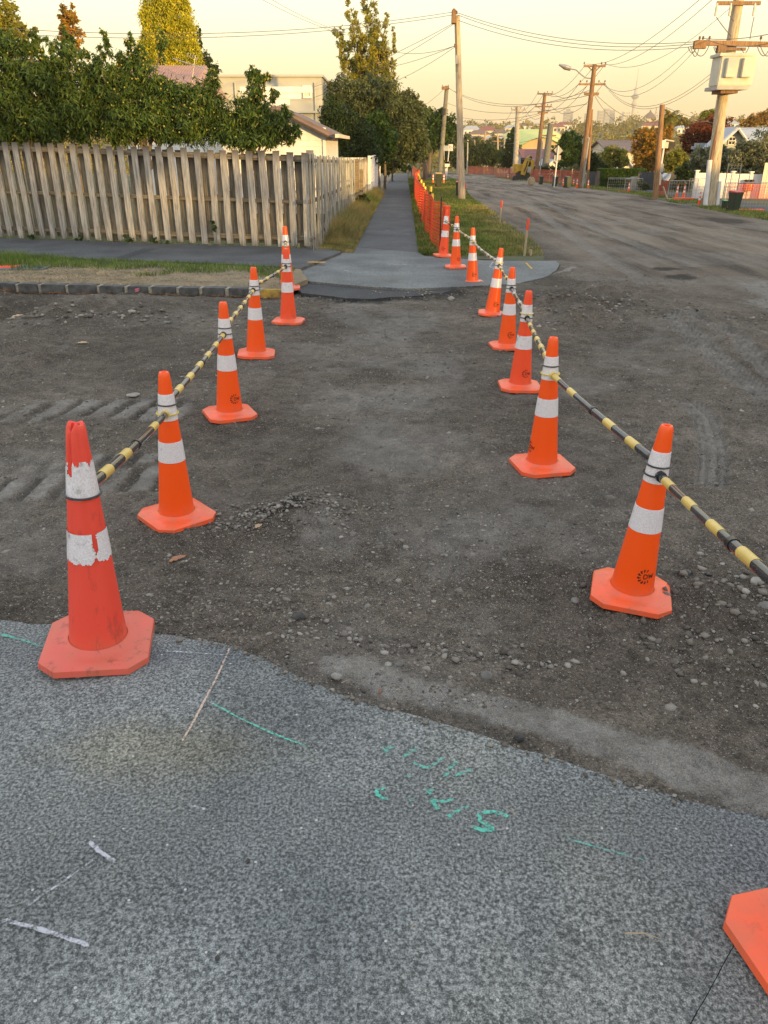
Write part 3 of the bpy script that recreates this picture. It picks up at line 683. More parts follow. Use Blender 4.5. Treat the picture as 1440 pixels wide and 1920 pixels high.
paint('paint_line', [(300, 1222), (350, 1224), (425, 1230)], 0.007, AP, M['paint_white_thin'], near)
paint('paint_line', [(395, 1318), (450, 1348), (510, 1376), (583, 1404)], 0.0075, AP, M['paint_green'], near)
paint('paint_line', [(0, 1190), (45, 1202), (85, 1216)], 0.012, AP, M['paint_green_thin'], near)
paint('paint_line', [(1058, 1572), (1120, 1590), (1215, 1616)], 0.006, AP, M['paint_green_thin'], near)
paint('paint_line', [(165, 1578), (190, 1600), (218, 1620)], 0.013, AP, M['paint_white'], near)
paint('paint_line', [(180, 1610), (125, 1650), (45, 1705)], 0.008, AP, M['paint_white_thin'], near)
paint('paint_line', [(5, 1725), (90, 1748), (172, 1776)], 0.012, AP, M['paint_white'], near)
paint('paint_line', [(355, 1510), (388, 1521)], 0.010, AP, M['paint_white_thin'], near)
# the worn upside-down survey scrawl, each stroke where it lies
for k, st in enumerate(([(953, 1535), (940, 1526), (915, 1524), (898, 1528), (900, 1540), (918, 1551), (925, 1557), (905, 1558), (880, 1550)],
           [(882, 1512), (865, 1518), (850, 1527), (838, 1534)], [(852, 1499), (838, 1503), (828, 1504), (808, 1502), (818, 1514), (822, 1520)], [(818, 1482), (800, 1484), (812, 1494)], [(775, 1499), (766, 1504)],
           [(728, 1478), (706, 1482), (708, 1492), (720, 1499), (729, 1500)],
           [(832, 1420), (820, 1431), (800, 1441), (785, 1437), (775, 1430)], [(785, 1401), (768, 1412), (752, 1422)], [(745, 1402), (720, 1405), (728, 1415)], [(858, 1428), (845, 1440), (832, 1462)], [(890, 1440), (870, 1450), (850, 1456)], [(760, 1456), (770, 1460)])):
    paint('paint_stroke', st, 0.014 if k == 0 else 0.0125, AP, M['paint_green'] if k in (0, 5) else M['paint_green_thin'], near, n=5)
paint('paint_mark', [(575, 491.5), (612, 492)], 0.10, CRO if False else KH, M['paint_yellow'], lp_)
for pts in ([(722, 494), (745, 497), (768, 496)], [(915, 500), (952, 501)], [(945, 508), (980, 509)], [(925, 491), (918, 500), (932, 508)], [(737, 490), (750, 489)], [(645, 507), (655, 509)], [(560, 496), (568, 497)]):
    paint('paint_mark', pts, 0.035, CRO, M['paint_white'], crs)
paint('paint_mark', [(985, 492), (998, 505)], 0.03, CRO, M['paint_yellow'], crs)
for pts in ([(728, 378.5), (748, 379)], [(722, 402), (735, 403)], [(717, 432), (735, 433)], [(752, 438.5), (775, 438.7)], [(738, 341), (757, 341.5)], [(720, 360), (742, 360.5)]):
    paint('paint_mark', pts, 0.06, 0.076, M['paint_white'], ffp, n=3)
# the joint across the head of the footpath and a dark repair strip in the left footpath
paint('joint', [(655, 463.0), (720, 468), (786, 472.5)], 0.012, CRO, M['rubber'], crs, z=0.003)
paint('repair_strip', [(195, 493), (240, 480), (283, 466)], 0.16, KH, M['patch'], lp_, z=0.003)

slab('left_verge', verge, KH - 0.01, -0.25, M['soil'])
o = slab('right_of_path_verge', rverge[:13] + rverge[13:], 0.06, -0.25, M['turf']); o.name = 'grass_verge'
# long sloping sheets need more than one face: rebuild as strips
bpy.data.objects.remove(o)
ys_g = [p[1] for p in gv[3:]]; xs_g = [p[0] for p in gv[3:]]
def gvedge(y): return float(np.interp(y, ys_g + [120, 170], xs_g + [9.0, 10]))
yy = np.concatenate([np.linspace(gv[3][1], 60, 30), np.linspace(64, 170, 14)])
yy0 = np.linspace(G(796, 480, CRO).y, gv[3][1], 4)
L1 = [tuple(G(796, 480, CRO))[:2]] + [(fpr(y) + 0.0, y) for y in yy]; R1 = [tuple(G(1023, 489, 0.07))[:2]] + [(gvedge(y), y) for y in yy]
strip_sheet('grass_verge', L1, R1, 0.06, M['turf'])
yy = np.concatenate([np.linspace(rvx[0][1], 60, 22), np.linspace(66, 165, 14)])
strip_sheet('far_verge', [(rvedge(y), y) for y in yy], [(rvedge(y) + 1.75, y) for y in yy], 0.11, M['turf'])
strip_sheet('far_side_footpath', [(rvedge(y) + 1.753, y) for y in yy], [(rvedge(y) + 3.6, y) for y in yy], 0.10, M['asphalt'])
strip_sheet('far_gardens', [(rvedge(y) + 3.603, y) for y in yy], [(rvedge(y) + 34, y) for y in yy], 0.09, M['earth'])
yy = np.linspace(17.3, 165, 40)
strip_sheet('fence_side_verge', [(fpl(y) - (1.2 if y < 60 else 8), y) for y in yy], [(fpl(y) - 0.003 if y > 20.6 else fpl(y) - 0.2, y) for y in yy], 0.07, M['soil'])
strip_sheet('driveway', *[[(rvedge(y) + o_, y) for y in np.linspace(33.5, 35.6, 4)] for o_ in (-0.4, 1.75)], 0.118, M['asphalt'])
strip_sheet('driveway', *[[(rvedge(y) + o_, y) for y in np.linspace(38.5, 40.6, 4)] for o_ in (-0.3, 1.75)], 0.116, M['asphalt'])

# kerb of basalt blocks
kerb = thing('stone_kerb', (k0.x, k0.y, 0), None, None); kerb['kind'] = 'structure'
def kerb_p(s_): return Vector((k0.x + kd.x * s_, k0.y + kd.y * s_, zbf(k0.y + kd.y * s_)))
Lk = (Vector((k1.x, k1.y)) - Vector((k0.x, k0.y))).length
joints_px = [-330, -262, -190, -120, -58, 6, 52, 108, 171, 226, 274, 329, 373, 424, 470, 488]
s_list = [((G(x, 550, 0.06).x) - k0.x) / kd.x for x in joints_px]
ang = math.atan2(kd.y, kd.x)
mo = MB()
for k in range(len(s_list) - 1):
    s0, s1 = s_list[k], s_list[k + 1]; L = s1 - s0 - 0.045
    c = kerb_p((s0 + s1) / 2); jx = random.uniform(-0.012, 0.012)
    b = MB(); b.box((0, 0, 0), (L, 0.19, 0.27), m=Matrix.Translation((c.x + kn.x * (0.095 + jx), c.y + kn.y * (0.095 + jx), c.z + KH - 0.135 + random.uniform(-0.008, 0.006))) @ Matrix.Rotation(ang + random.uniform(-.01, .01), 4, 'Z'))
    b.build('kerb_stone', M['bluestone'], kerb, bevel=0.015)
    cj = kerb_p(s1); mo.box((0, 0, 0), (0.055, 0.165, 0.24), m=Matrix.Translation((cj.x + kn.x * 0.10, cj.y + kn.y * 0.10, cj.z + KH - 0.13)) @ Matrix.Rotation(ang, 4, 'Z'))
mo.build('mortar_joints', M['mortar'], kerb)
ca_ = G(491, 556, 0.0); cb_ = G(536, 561, 0.0); c = (ca_ + cb_) / 2
MB().box((0, 0, 0), ((cb_ - ca_).length, 0.2, 0.26), m=Matrix.Translation((c.x, c.y + 0.1, c.z + KH - 0.145)) @ Matrix.Rotation(ang - 0.05, 4, 'Z')).build('kerb_stone', M['yellow_stone'], kerb, bevel=0.02)
paint('paint_mark', [(259, 537), (261, 541), (257, 543)], 0.012, 0.0, M['paint_orange'], None).hide_render = False
pm = bpy.data.objects[-1] if False else [o_ for o_ in C.objects if o_.name.startswith('paint_mark')][-1]
bpy.data.objects.remove(pm)
# pink survey dab on a kerb face: a thin smear of paint on the stone
cdab = kerb_p((G(260, 545, 0.06).x - k0.x) / kd.x); mdb = MB()
for k in range(6):
    an = k; mdb.box((0, 0, 0), (0.03 + 0.01 * (k % 3), 0.002, 0.014), m=Matrix.Translation((cdab.x - kn.x * 0.014 + kd.x * (0.02 * (k % 3) - .03), cdab.y - kn.y * 0.014, cdab.z + 0.055 + 0.009 * k)) @ Matrix.Rotation(ang, 4, 'Z') @ Matrix.Rotation(0.5 * math.sin(an * 2), 4, 'Y'))
mdb.build('paint_dab', M['pink_sign'], kerb)

# ------------------------------------------------------------------ loose stones, litter
ico = bmesh.new(); bmesh.ops.create_icosphere(ico, subdivisions=1, radius=1.0)
IV = np.array([v.co[:] for v in ico.verts]); IF = np.array([[v.index for v in f.verts] for f in ico.faces]); ico.free()
def stones(name, x, y, z, r, m, kind='stuff'):
    n = len(x); v = np.repeat(IV[None], n, 0)
    v = v * (1 + 0.34 * (rng.random((n, len(IV), 1)) - 0.5) * 2) * (0.5 + 0.75 * rng.random((n, 1, 3))) * np.array([1, 1, 0.6])
    an = rng.random(n) * 6.283; ca, sa = np.cos(an)[:, None], np.sin(an)[:, None]
    X = v[:, :, 0] * ca - v[:, :, 1] * sa; Y = v[:, :, 0] * sa + v[:, :, 1] * ca
    v = np.stack([X, Y, v[:, :, 2]], 2) * r[:, None, None] + np.stack([x, y, z], 1)[:, None, :]
    f = (IF[None] + (np.arange(n) * len(IV))[:, None, None]).reshape(-1, 3)
    o = npmesh(name, v.reshape(-1, 3), f, m, tri=True); return tag(o, kind=kind)
m_st, nt_, b_ = mat('gravel_stones'); g_ = nt_.nodes.new('ShaderNodeNewGeometry')
nt_.links.new(ramp(nt_, g_.outputs['Random Per Island'], [(0.0, (0.07, 0.06, 0.05)), (0.5, (0.16, 0.142, 0.12)), (0.85, (0.23, 0.21, 0.18)), (1.0, (0.33, 0.31, 0.275))]), b_.inputs['Base Color']); b_.inputs['Roughness'].default_value = 0.9
M['gravel'] = m_st
def scatter(n, y0, y1, xw, r0, r1, pw=2.2):
    y = y0 * (y1 / y0) ** rng.random(n); x = (rng.random(n) * 2 - 1) * xw * (y + 1.6)
    r = r0 + (r1 - r0) * rng.random(n) ** pw * 1.0
    dn = fbm(x, y, 1.1, 3, seed=5) + 0.5 * fbm(x, y, 5, 2, seed=3); keep_ = rng.random(n) < sstep(-0.16, 0.14, dn) + 0.18
    x, y, r = x[keep_], y[keep_], r[keep_]
    dap = sdist(x, y, apron); ok = (dap > 0.0) & (sdist(x, y, cross) > 0.03) & (sdist(x, y, patch) > -0.02) & ~((x < k1.x) & (y > kx(x) - 0.02)) & (sdist(x, y, rverge) > 0.02)
    return x[ok], y[ok], r[ok]
x, y, r = scatter(62000, 2.25, 15.0, 0.62, 0.0024, 0.012); r *= (0.65 + 0.09 * y)
stones('gravel', x, y, dirt_z(x, y) - r * 0.05, r, m_st)
x, y, r = scatter(3400, 2.3, 14.0, 0.62, 0.008, 0.032, 3.2)
stones('gravel', x, y, dirt_z(x, y) - r * 0.22, r, m_st)
# gravel heaps: near-left heap, along the slab edge, right bank
hx, hy, hr = [], [], []
for (px, py, sx, sy, n, r1) in ((530, 968, 0.20, 0.08, 420, 0.014), (455, 990, 0.16, 0.07, 260, 0.013), (620, 950, 0.2, 0.1, 200, 0.012), (1410, 1130, 0.22, 0.14, 140, 0.024), (1400, 1230, 0.3, 0.2, 160, 0.018), (1350, 1180, 0.3, 0.2, 120, 0.018), (120, 605, 0.7, 0.2, 260, 0.04), (560, 1180, 0.15, 0.1, 60, 0.014), (900, 1255, 0.22, 0.05, 150, 0.016), (700, 1235, 0.3, 0.05, 130, 0.013), (1090, 590, 0.7, 0.5, 500, 0.030), (650, 563, 0.6, 0.12, 240, 0.022), (800, 556, 0.6, 0.12, 200, 0.02), (380, 600, 0.7, 0.3, 160, 0.03), (1400, 600, 0.6, 0.5, 120, 0.03)):
    g = G(px, py); hx.append(g.x + rng.normal(0, sx, n)); hy.append(g.y + rng.normal(0, sy, n)); hr.append(0.004 + r1 * rng.random(n) ** 2)
x, y, r = map(np.concatenate, (hx, hy, hr)); ok = (sdist(x, y, apron) > 0.01) & (sdist(x, y, cross) > 0.01); x, y, r = x[ok], y[ok], r[ok]
stones('gravel', x, y, dirt_z(x, y) + r * 0.3, r, m_st)
# crumbs on the near slab
e_pts = np.array([(p.x, p.y) for p in edge]); n = 1700; k = rng.integers(3, len(e_pts) - 3, n); tt = rng.random(n)[:, None]
p_ = e_pts[k] * (1 - tt) + e_pts[k + 1] * tt; x = p_[:, 0] + rng.normal(0, 0.02, n); y = p_[:, 1] + 0.022 + rng.normal(0, 0.02, n); r = 0.0022 + 0.010 * rng.random(n) ** 3
stones('gravel', x, y, np.where(sdist(x, y, apron) < 0, zb(y) + AP, dirt_z(x, y)) + r * 0.2, r, m_st)
x = (rng.random(170) * 2 - 1) * 1.6; y = 0.7 + rng.random(170) * 1.6; ok = sdist(x, y, apron) < -0.01; x, y = x[ok], y[ok]; r = 0.0008 + 0.0022 * rng.random(len(x)) ** 3
stones('grit', x, y, zb(y) + AP + r * 0.2, r, M['stone_pale'])

def rock(px, py, size, m, label, cat='stone', off=None, name='stone', flat=0.7):
    g = G(px, py, 0.0 if off is None else off)
    gz = float(dirt_z(np.array([g.x]), np.array([g.y]))[0]) if off is None or off < 0.2 else g.z
    if off is not None and off >= 0.2: gz = zbf(g.y) + AP
    bm = bmesh.new(); bmesh.ops.create_icosphere(bm, subdivisions=3, radius=size)
    sd_ = random.random() * 50
    from mathutils import noise as mn
    for v in bm.verts:
        k_ = 1 + 0.35 * mn.noise(v.co / size * 0.9 + Vector((sd_, 0, 0))) + 0.12 * mn.noise(v.co / size * 2.5 + Vector((0, sd_, 0))); v.co = Vector((v.co.x * k_ * 1.15, v.co.y * k_ * 0.95, v.co.z * k_ * flat))
    me = bpy.data.meshes.new(name); bm.to_mesh(me); bm.free(); me.materials.append(m); me.shade_smooth()
    o_ = bpy.data.objects.new(name, me); C.objects.link(o_); o_.location = (g.x, g.y, gz + size * flat * 0.45); o_.rotation_euler = (0, 0, random.random() * 6); return tag(o_, label, cat)
rock(632, 1270, 0.018, M['stone_pale'], 'round grey stone lying right against the curved edge of the near footpath', off=0.17)
rock(562, 1174, 0.026, M['stone_dark'], 'dark embedded stone in the dirt a little above the near footpath edge', off=0.06)
rock(728, 1236, 0.014, M['stone_pale'], 'left one of two pale pebbles at the start of the old mortar strip', off=0.15)
rock(748, 1234, 0.016, M['stone'], 'right one of two pale pebbles at the start of the old mortar strip', off=0.15)
rock(912, 1258, 0.024, M['stone'], 'largest grey stone in the little heap above the old mortar strip', off=0.12)
rock(813, 1125, 0.012, M['stone_pale'], 'flat cream pebble alone in the middle of the dirt', flat=0.4)
rock(1285, 1083, 0.024, M['black'], 'black lump of asphalt right of the nearest right-hand cone', cat='asphalt lump', name='asphalt_lump', flat=0.5)
rock(1325, 1093, 0.014, M['black'], 'small black asphalt crumb right of the larger black lump', cat='asphalt lump', name='asphalt_lump', flat=0.8)
rock(1412, 1114, 0.026, M['stone_pale'], 'big pale stone at the right border under the striped bar')
rock(1078, 1127, 0.020, M['stone'], 'brownish stone touching the left side of the nearest right-hand cone base')
rock(1430, 1158, 0.028, M['stone'], 'grey stone at the right border below the big pale one')
rock(975, 1378, 0.016, M['stone_dark'], 'dark stone lodged against the footpath edge near the mortar strip', off=0.2 - .01)
rock(845, 562, 0.05, M['stone_pale'], 'pale stone on the dirt just in front of the far crossing')
rock(250, 742, 0.05, M['stone_pale'], 'flat pale stone beside the tread prints left of the second cone', flat=0.35)
rock(465, 1614, 0.006, M['stone_dark'], 'small brown crumb on the near footpath', off=AP, name='crumb', cat='crumb')
rock(408, 1797, 0.006, M['stone_dark'], 'small brown crumb lowest on the near footpath', off=AP, name='crumb', cat='crumb')
def leaf_obj(px, py, L, W, m, rz, label, off=0.0, curl=0.3):
    g = G(px, py, off); z0_ = zbf(g.y) + AP if off >= AP else float(dirt_z(np.array([g.x]), np.array([g.y]))[0])
    vs_ = []; n = 9
    for i_ in range(n):
        t_ = i_ / (n - 1); w_ = W * math.sin(math.pi * min(1, t_ * 0.97 + 0.02)) ** 0.7 * (1 + 0.25 * math.sin(i_ * 2.3))
        for s_ in (-1, -0.5, 0, 0.5, 1):
            vs_.append(((t_ - 0.5) * L, s_ * w_ / 2 + 0.1 * L * math.sin(t_ * 3), 0.004 + curl * L * (0.25 * (t_ - 0.5) ** 2 * 2 + 0.3 * (abs(s_)) ** 1.5 * w_ / L) + 0.002 * math.sin(i_ * 3 + s_ * 4)))
    f = [(i_ * 5 + k, i_ * 5 + k + 1, i_ * 5 + k + 6, i_ * 5 + k + 5) for i_ in range(n - 1) for k in range(4)]
    b = MB().add(vs_, f); o_ = b.build('fallen_leaf', m); o_.modifiers.new('thick', 'SOLIDIFY').thickness = 0.0012
    o_.location = (g.x, g.y, z0_ + 0.004); o_.rotation_euler = (0.12, 0, rz); return tag(o_, label, 'leaf')
leaf_obj(334, 1056, 0.105, 0.035, M['dead_leaf'], 0.75, 'reddish brown curled dead leaf on the dirt between the two nearest left cones')
leaf_obj(486, 999, 0.06, 0.03, M['straw_leaf'], 1.0, 'tan dead leaf on the gravel heap right of the second left cone')
leaf_obj(157, 657, 0.11, 0.06, M['straw_leaf'], 0.2, 'pale tan leaf lying on the dirt far left of the third left cone')
leaf_obj(36, 600, 0.16, 0.10, M['straw_leaf'], 0.3, 'yellowish dead leaf beside the dug hole at the far left')
leaf_obj(713, 1290, 0.024, 0.012, M['dead_leaf'], 1.2, 'tiny brown leaf on the mortar strip', off=0.17)
def twig(px0, py0, px1, py1, label, off=AP, r=0.0022):
    a_, b2 = G(px0, py0, off), G(px1, py1, off); mid = (a_ + b2) / 2 + Vector((0.003, 0.006, 0.003)); up = Vector((0, 0, r))
    o_ = MB().tube([a_ + up, mid + up, b2 + up], [r, r * .8, r * .4], 6).build('twig', M['stake']); return tag(o_, label, 'twig')
twig(1172, 1751, 1240, 1762, 'thin dry twig on the near footpath left of the cropped cone base')
twig(955, 1520, 964, 1529, 'tiny straw beside the green paint scrawl on the near footpath', r=0.0014)
twig(640, 1281, 662, 1276, 'short dry straw by the round stone at the footpath edge', r=0.0014)
twig(780, 1734, 770, 1742, 'tiny straw in the middle of the near footpath', r=0.0012)

# ------------------------------------------------------------------ grass
def blades(name, x, y, z, h, w, m, kind='stuff', lean=0.45):
    n = len(x); an = rng.random(n) * 6.283; dx, dy = np.cos(an), np.sin(an); ln = h * lean * (0.3 + rng.random(n)); la = rng.random(n) * 6.283
    lx, ly = np.cos(la) * ln, np.sin(la) * ln
    b = np.stack([x, y, z], 1); s_ = np.stack([dx * w, dy * w, np.zeros(n)], 1)
    m1 = b + np.stack([lx * .35, ly * .35, h * .6], 1); t_ = b + np.stack([lx, ly, h], 1)
    v = np.stack([b - s_, b + s_, m1 + s_ * .7, m1 - s_ * .7, t_ + s_ * .12, t_ - s_ * .12], 1).reshape(-1, 3)
    k_ = (np.arange(n) * 6)[:, None]; f = np.concatenate([k_ + np.array([[0, 1, 2, 3]]), k_ + np.array([[3, 2, 4, 5]])], 0)
    return tag(npmesh(name, v, f, m), kind=kind)
def in_rect(n, x0, x1, y0, y1): return x0 + (x1 - x0) * rng.random(n), y0 + (y1 - y0) * rng.random(n)
# left verge: green strip next to the footpath, straw by the kerb
x, y = in_rect(80000, -13.5, -1.6, 11.5, 18.5)
inv = inside(x, y, verge); ypt = np.interp(x, [p.x for p in pl], [p.y for p in pl]); ykt = kx(x) + 0.2
fr = (y - ykt) / (ypt - ykt + 1e-6); nz = fbm(x, y, 1.2, 3)
gm = inv & (fr > 0.52 + nz * 0.8) & (fr < 1.02); xg, yg = x[gm], y[gm]
hh = (0.035 + 0.05 * rng.random(len(xg))) * (1 + 1.2 * sstep(-5.5, -7.5, xg))
blades('grass', xg, yg, zb(yg) + KH - 0.012, hh, np.full(len(xg), 0.005), M['grass'])
gm = inv & (fr <= 0.60 + nz * 0.8) & (rng.random(len(x)) < 0.55 - 0.3 * (x > -3.8)); xg, yg = x[gm], y[gm]
blades('straw_litter', xg, yg, zb(yg) + KH - 0.006, 0.008 + 0.02 * rng.random(len(xg)), np.full(len(xg), 0.006), M['straw'], lean=4.0)
# litter in the gutter
s_ = rng.random(1500) * Lk; x = k0.x + kd.x * s_ - kn.x * (0.03 + 0.07 * rng.random(1500)); y = k0.y + kd.y * s_ - kn.y * (0.03 + 0.07 * rng.random(1500))
blades('leaf_litter', x, y, dirt_z(x, y) + 0.005, 0.008 + 0.02 * rng.random(1500), np.full(1500, 0.008), M['debris'], lean=4.0)
# foot of the fence
x, y = in_rect(9000, -13, fb.x + 0.6, 16.8, 23); dd = y - fy(x); ok = (dd > -0.24 + 0.2 * fbm(x, y, 1.5, 2)) & (dd < 0.12); x, y = x[ok], y[ok]
blades('grass', x, y, zb(y) + KH - 0.01, 0.04 + 0.08 * rng.random(len(x)) ** 2, np.full(len(x), 0.006), M['grass'])
x, y = in_rect(3600, -13, fb.x + 0.4, 16.8, 23); dd = y - fy(x); ok = (dd > -0.30) & (dd < 0.1); x, y = x[ok], y[ok]
blades('straw_litter', x, y, zb(y) + KH, 0.01 + 0.02 * rng.random(len(x)), np.full(len(x), 0.006), M['straw'], lean=4.0)
# long dry grass between side fence and footpath
def fr_x(y): return -1.53 + (y - 17.2) * 0.0325
yq = 17.3 * (44 / 17.3) ** rng.random(22000); xq = fr_x(yq) + 0.05 + (fpl(yq) + 0.18 - fr_x(yq)) * rng.random(len(yq)) ** 1.2
tall = sstep(18, 21.5, yq); hq = (0.08 + 0.50 * rng.random(len(yq)) * tall * np.clip(1.25 - (xq - fr_x(yq)) / 0.9, 0.25, 1.2)); wq = 0.004 + 0.00012 * yq
dm = fbm(xq, yq, 0.6, 2) + rng.random(len(yq)) * 0.3 > -0.03 + 0.12 * sstep(24, 34, yq); gmask = ~dm
blades('dry_grass', xq[dm], yq[dm], zb(yq[dm]) + 0.06, hq[dm], wq[dm], M['drygrass'], lean=0.8)
blades('grass', xq[gmask], yq[gmask], zb(yq[gmask]) + 0.06, hq[gmask], wq[gmask], M['grass'], lean=0.8)
# verge right of the footpath
n = 110000; yq = 17.0 * (85 / 17.0) ** (rng.random(n) ** 1.15); lo_ = np.array([fpr(v) for v in yq]) - 0.05; hi_ = np.interp(yq, [gv[1][1]] + ys_g + [120, 170], [gv[2][0]] + xs_g + [9.0, 10])
xq = lo_ + (hi_ - lo_) * rng.random(n); ok = (sdist(xq, yq, cross) > -0.01) & (yq > np.interp(xq, [G(796, 480, CRO).x, G(1023, 489, .07).x], [G(796, 480, CRO).y, G(1023, 489, .07).y]) - 0.03)
nz = fbm(xq, yq, 0.8, 3, seed=4); bare = sstep(-0.9, -0.1, xq - hi_) * 0.75 * (yq < 30)
ok &= rng.random(n) > bare; xq, yq, nz = xq[ok], yq[ok], nz[ok]
hq = (0.030 + 0.055 * rng.random(len(xq))) * (1 + 0.6 * (nz > 0.06)) * (1 + 0.8 * (np.abs(xq - np.array([fpr(v) for v in yq])) < 0.35)); wq = 0.0035 + 0.00022 * yq
dm = rng.random(len(xq)) < (0.16 + 0.5 * sstep(-1.4, -0.2, xq - hi_[ok]) * (yq < 34) + 0.3 * (nz < -0.12))
blades('grass', xq[~dm], yq[~dm], zb(yq[~dm]) + 0.05, hq[~dm], wq[~dm], M['grass'])
blades('dry_grass', xq[dm], yq[dm], zb(yq[dm]) + 0.05, hq[dm], wq[dm], M['drygrass'])
n = 26000; yq = 20 * (90 / 20) ** rng.random(n); xq = np.array([rvedge(v) for v in yq]) + 1.8 * rng.random(n); gd = ((yq > 33.4) & (yq < 35.7)) | ((yq > 38.4) & (yq < 40.7)); xq, yq = xq[~gd], yq[~gd]
dm = rng.random(len(xq)) < 0.35
blades('grass', xq[~dm], yq[~dm], zb(yq[~dm]) + 0.10, 0.05 + 0.08 * rng.random((~dm).sum()), 0.006 + 0.0002 * yq[~dm], M['grass'])
blades('dry_grass', xq[dm], yq[dm], zb(yq[dm]) + 0.10, 0.05 + 0.07 * rng.random(dm.sum()), 0.006 + 0.0002 * yq[dm], M['drygrass'])
# ------------------------------------------------------------------ traffic cones (900 mm)
H = 0.9
def cone_r(h): return 0.030 + (0.104 - 0.030) * (1 - (h - 0.05) / (H - 0.05)) if h > 0.05 else 0.104
def octa(hw, ch): return [(hw - ch, -hw), (hw, -hw + ch), (hw, hw - ch), (hw - ch, hw), (-hw + ch, hw), (-hw, hw - ch), (-hw, -hw + ch), (-hw + ch, -hw)]
def make_base(m):
    b = MB(); rings = [(octa(0.186, 0.062), 0.006), (octa(0.192, 0.064), 0.012), (octa(0.190, 0.063), 0.036), (octa(0.182, 0.060), 0.042)]
    v = []; f = []
    for ring, z in rings: v += [(x, y, z) for x, y in ring]
    for k in range(3):
        for i_ in range(8): f.append((k * 8 + i_, k * 8 + (i_ + 1) % 8, (k + 1) * 8 + (i_ + 1) % 8, (k + 1) * 8 + i_))
    n0 = len(v); NR = 32
    for r_, z in ((0.150, 0.0425), (0.128, 0.046), (0.116, 0.052), (0.106, 0.062)):
        for i_ in range(NR): a_ = 2 * math.pi * i_ / NR - math.pi * 0.40; v.append((r_ * math.cos(a_), r_ * math.sin(a_), z))
    for k in range(3):
        for i_ in range(NR): f.append((n0 + k * NR + i_, n0 + k * NR + (i_ + 1) % NR, n0 + (k + 1) * NR + (i_ + 1) % NR, n0 + (k + 1) * NR + i_))
    # stitch the octagon to the first circle
    angs = [math.atan2(y, x) for x, y in rings[3][0]]
    for s_ in range(8):
        a0, a1 = angs[s_] % (2 * math.pi), angs[(s_ + 1) % 8] % (2 * math.pi)
        if a1 < a0: a1 += 2 * math.pi
        idx = []
        for i_ in range(NR):
            a_ = (2 * math.pi * i_ / NR - math.pi * 0.40) % (2 * math.pi)
            for aa in (a_, a_ + 2 * math.pi):
                if a0 - 1e-6 <= aa < a1 - 1e-6: idx.append((aa, i_))
        idx.sort()
        if idx:
            nxt = (idx[-1][1] + 1) % NR
            f.append(tuple([24 + s_, 24 + (s_ + 1) % 8] + [n0 + nxt] + [n0 + k for _, k in idx[::-1]]))
    f.append(tuple(range(8))[::-1]); b.add(v, f)
    return b.build('base', m, None, smooth=True)
def make_feet():
    b = MB()
    for x, y in ((-.15, -.11), (.15, -.11), (-.15, .11), (.15, .11), (0, -.16), (0, .16), (-.05, -.17), (.07, -.17)): b.box((x, y, 0.004), (0.016, 0.016, 0.010))
    o_ = b.build('base_feet', M['white']); o_['kind'] = 'stuff'; return o_
def lip_profile():
    pr = [(0.106, 0.050), (0.104, 0.060)]
    for h in np.linspace(0.08, H - 0.02, 22): pr.append((cone_r(h), h))
    pr += [(0.0285, H - 0.008), (0.025, H - 0.001), (0.019, H), (0.014, H - 0.005), (0.013, H - 0.05)]
    return pr
def make_body(m, folded=False):
    b = MB().lathe(lip_profile(), 48)
    if folded:      # split tip and a long crease
        nv = []
        for (x, y, z) in b.v:
            a_ = math.atan2(y, x); d = abs((a_ + 2.25 + math.pi) % (2 * math.pi) - math.pi)
            k = sstep(0.28, 0.0, d) * (0.30 * sstep(0.60, 0.78, z) + 0.10 * sstep(0.2, 0.4, z) * (z < 0.6))
            d2 = abs((a_ + 1.2 + math.pi) % (2 * math.pi) - math.pi); k2 = 0.10 * sstep(0.4, 0.0, d2) * sstep(0.1, 0.5, z)
            zz = z - 0.025 * sstep(0.9, 0.0, d) * (z > 0.86) + 0.004 * math.sin(3 * a_) * (z > 0.86)
            q_ = (1 - float(k)) * (1 - float(k2)); nv.append((x * q_, y * q_, float(zz)))
        b.v = nv
    return b.build('body', m, None, smooth=True)
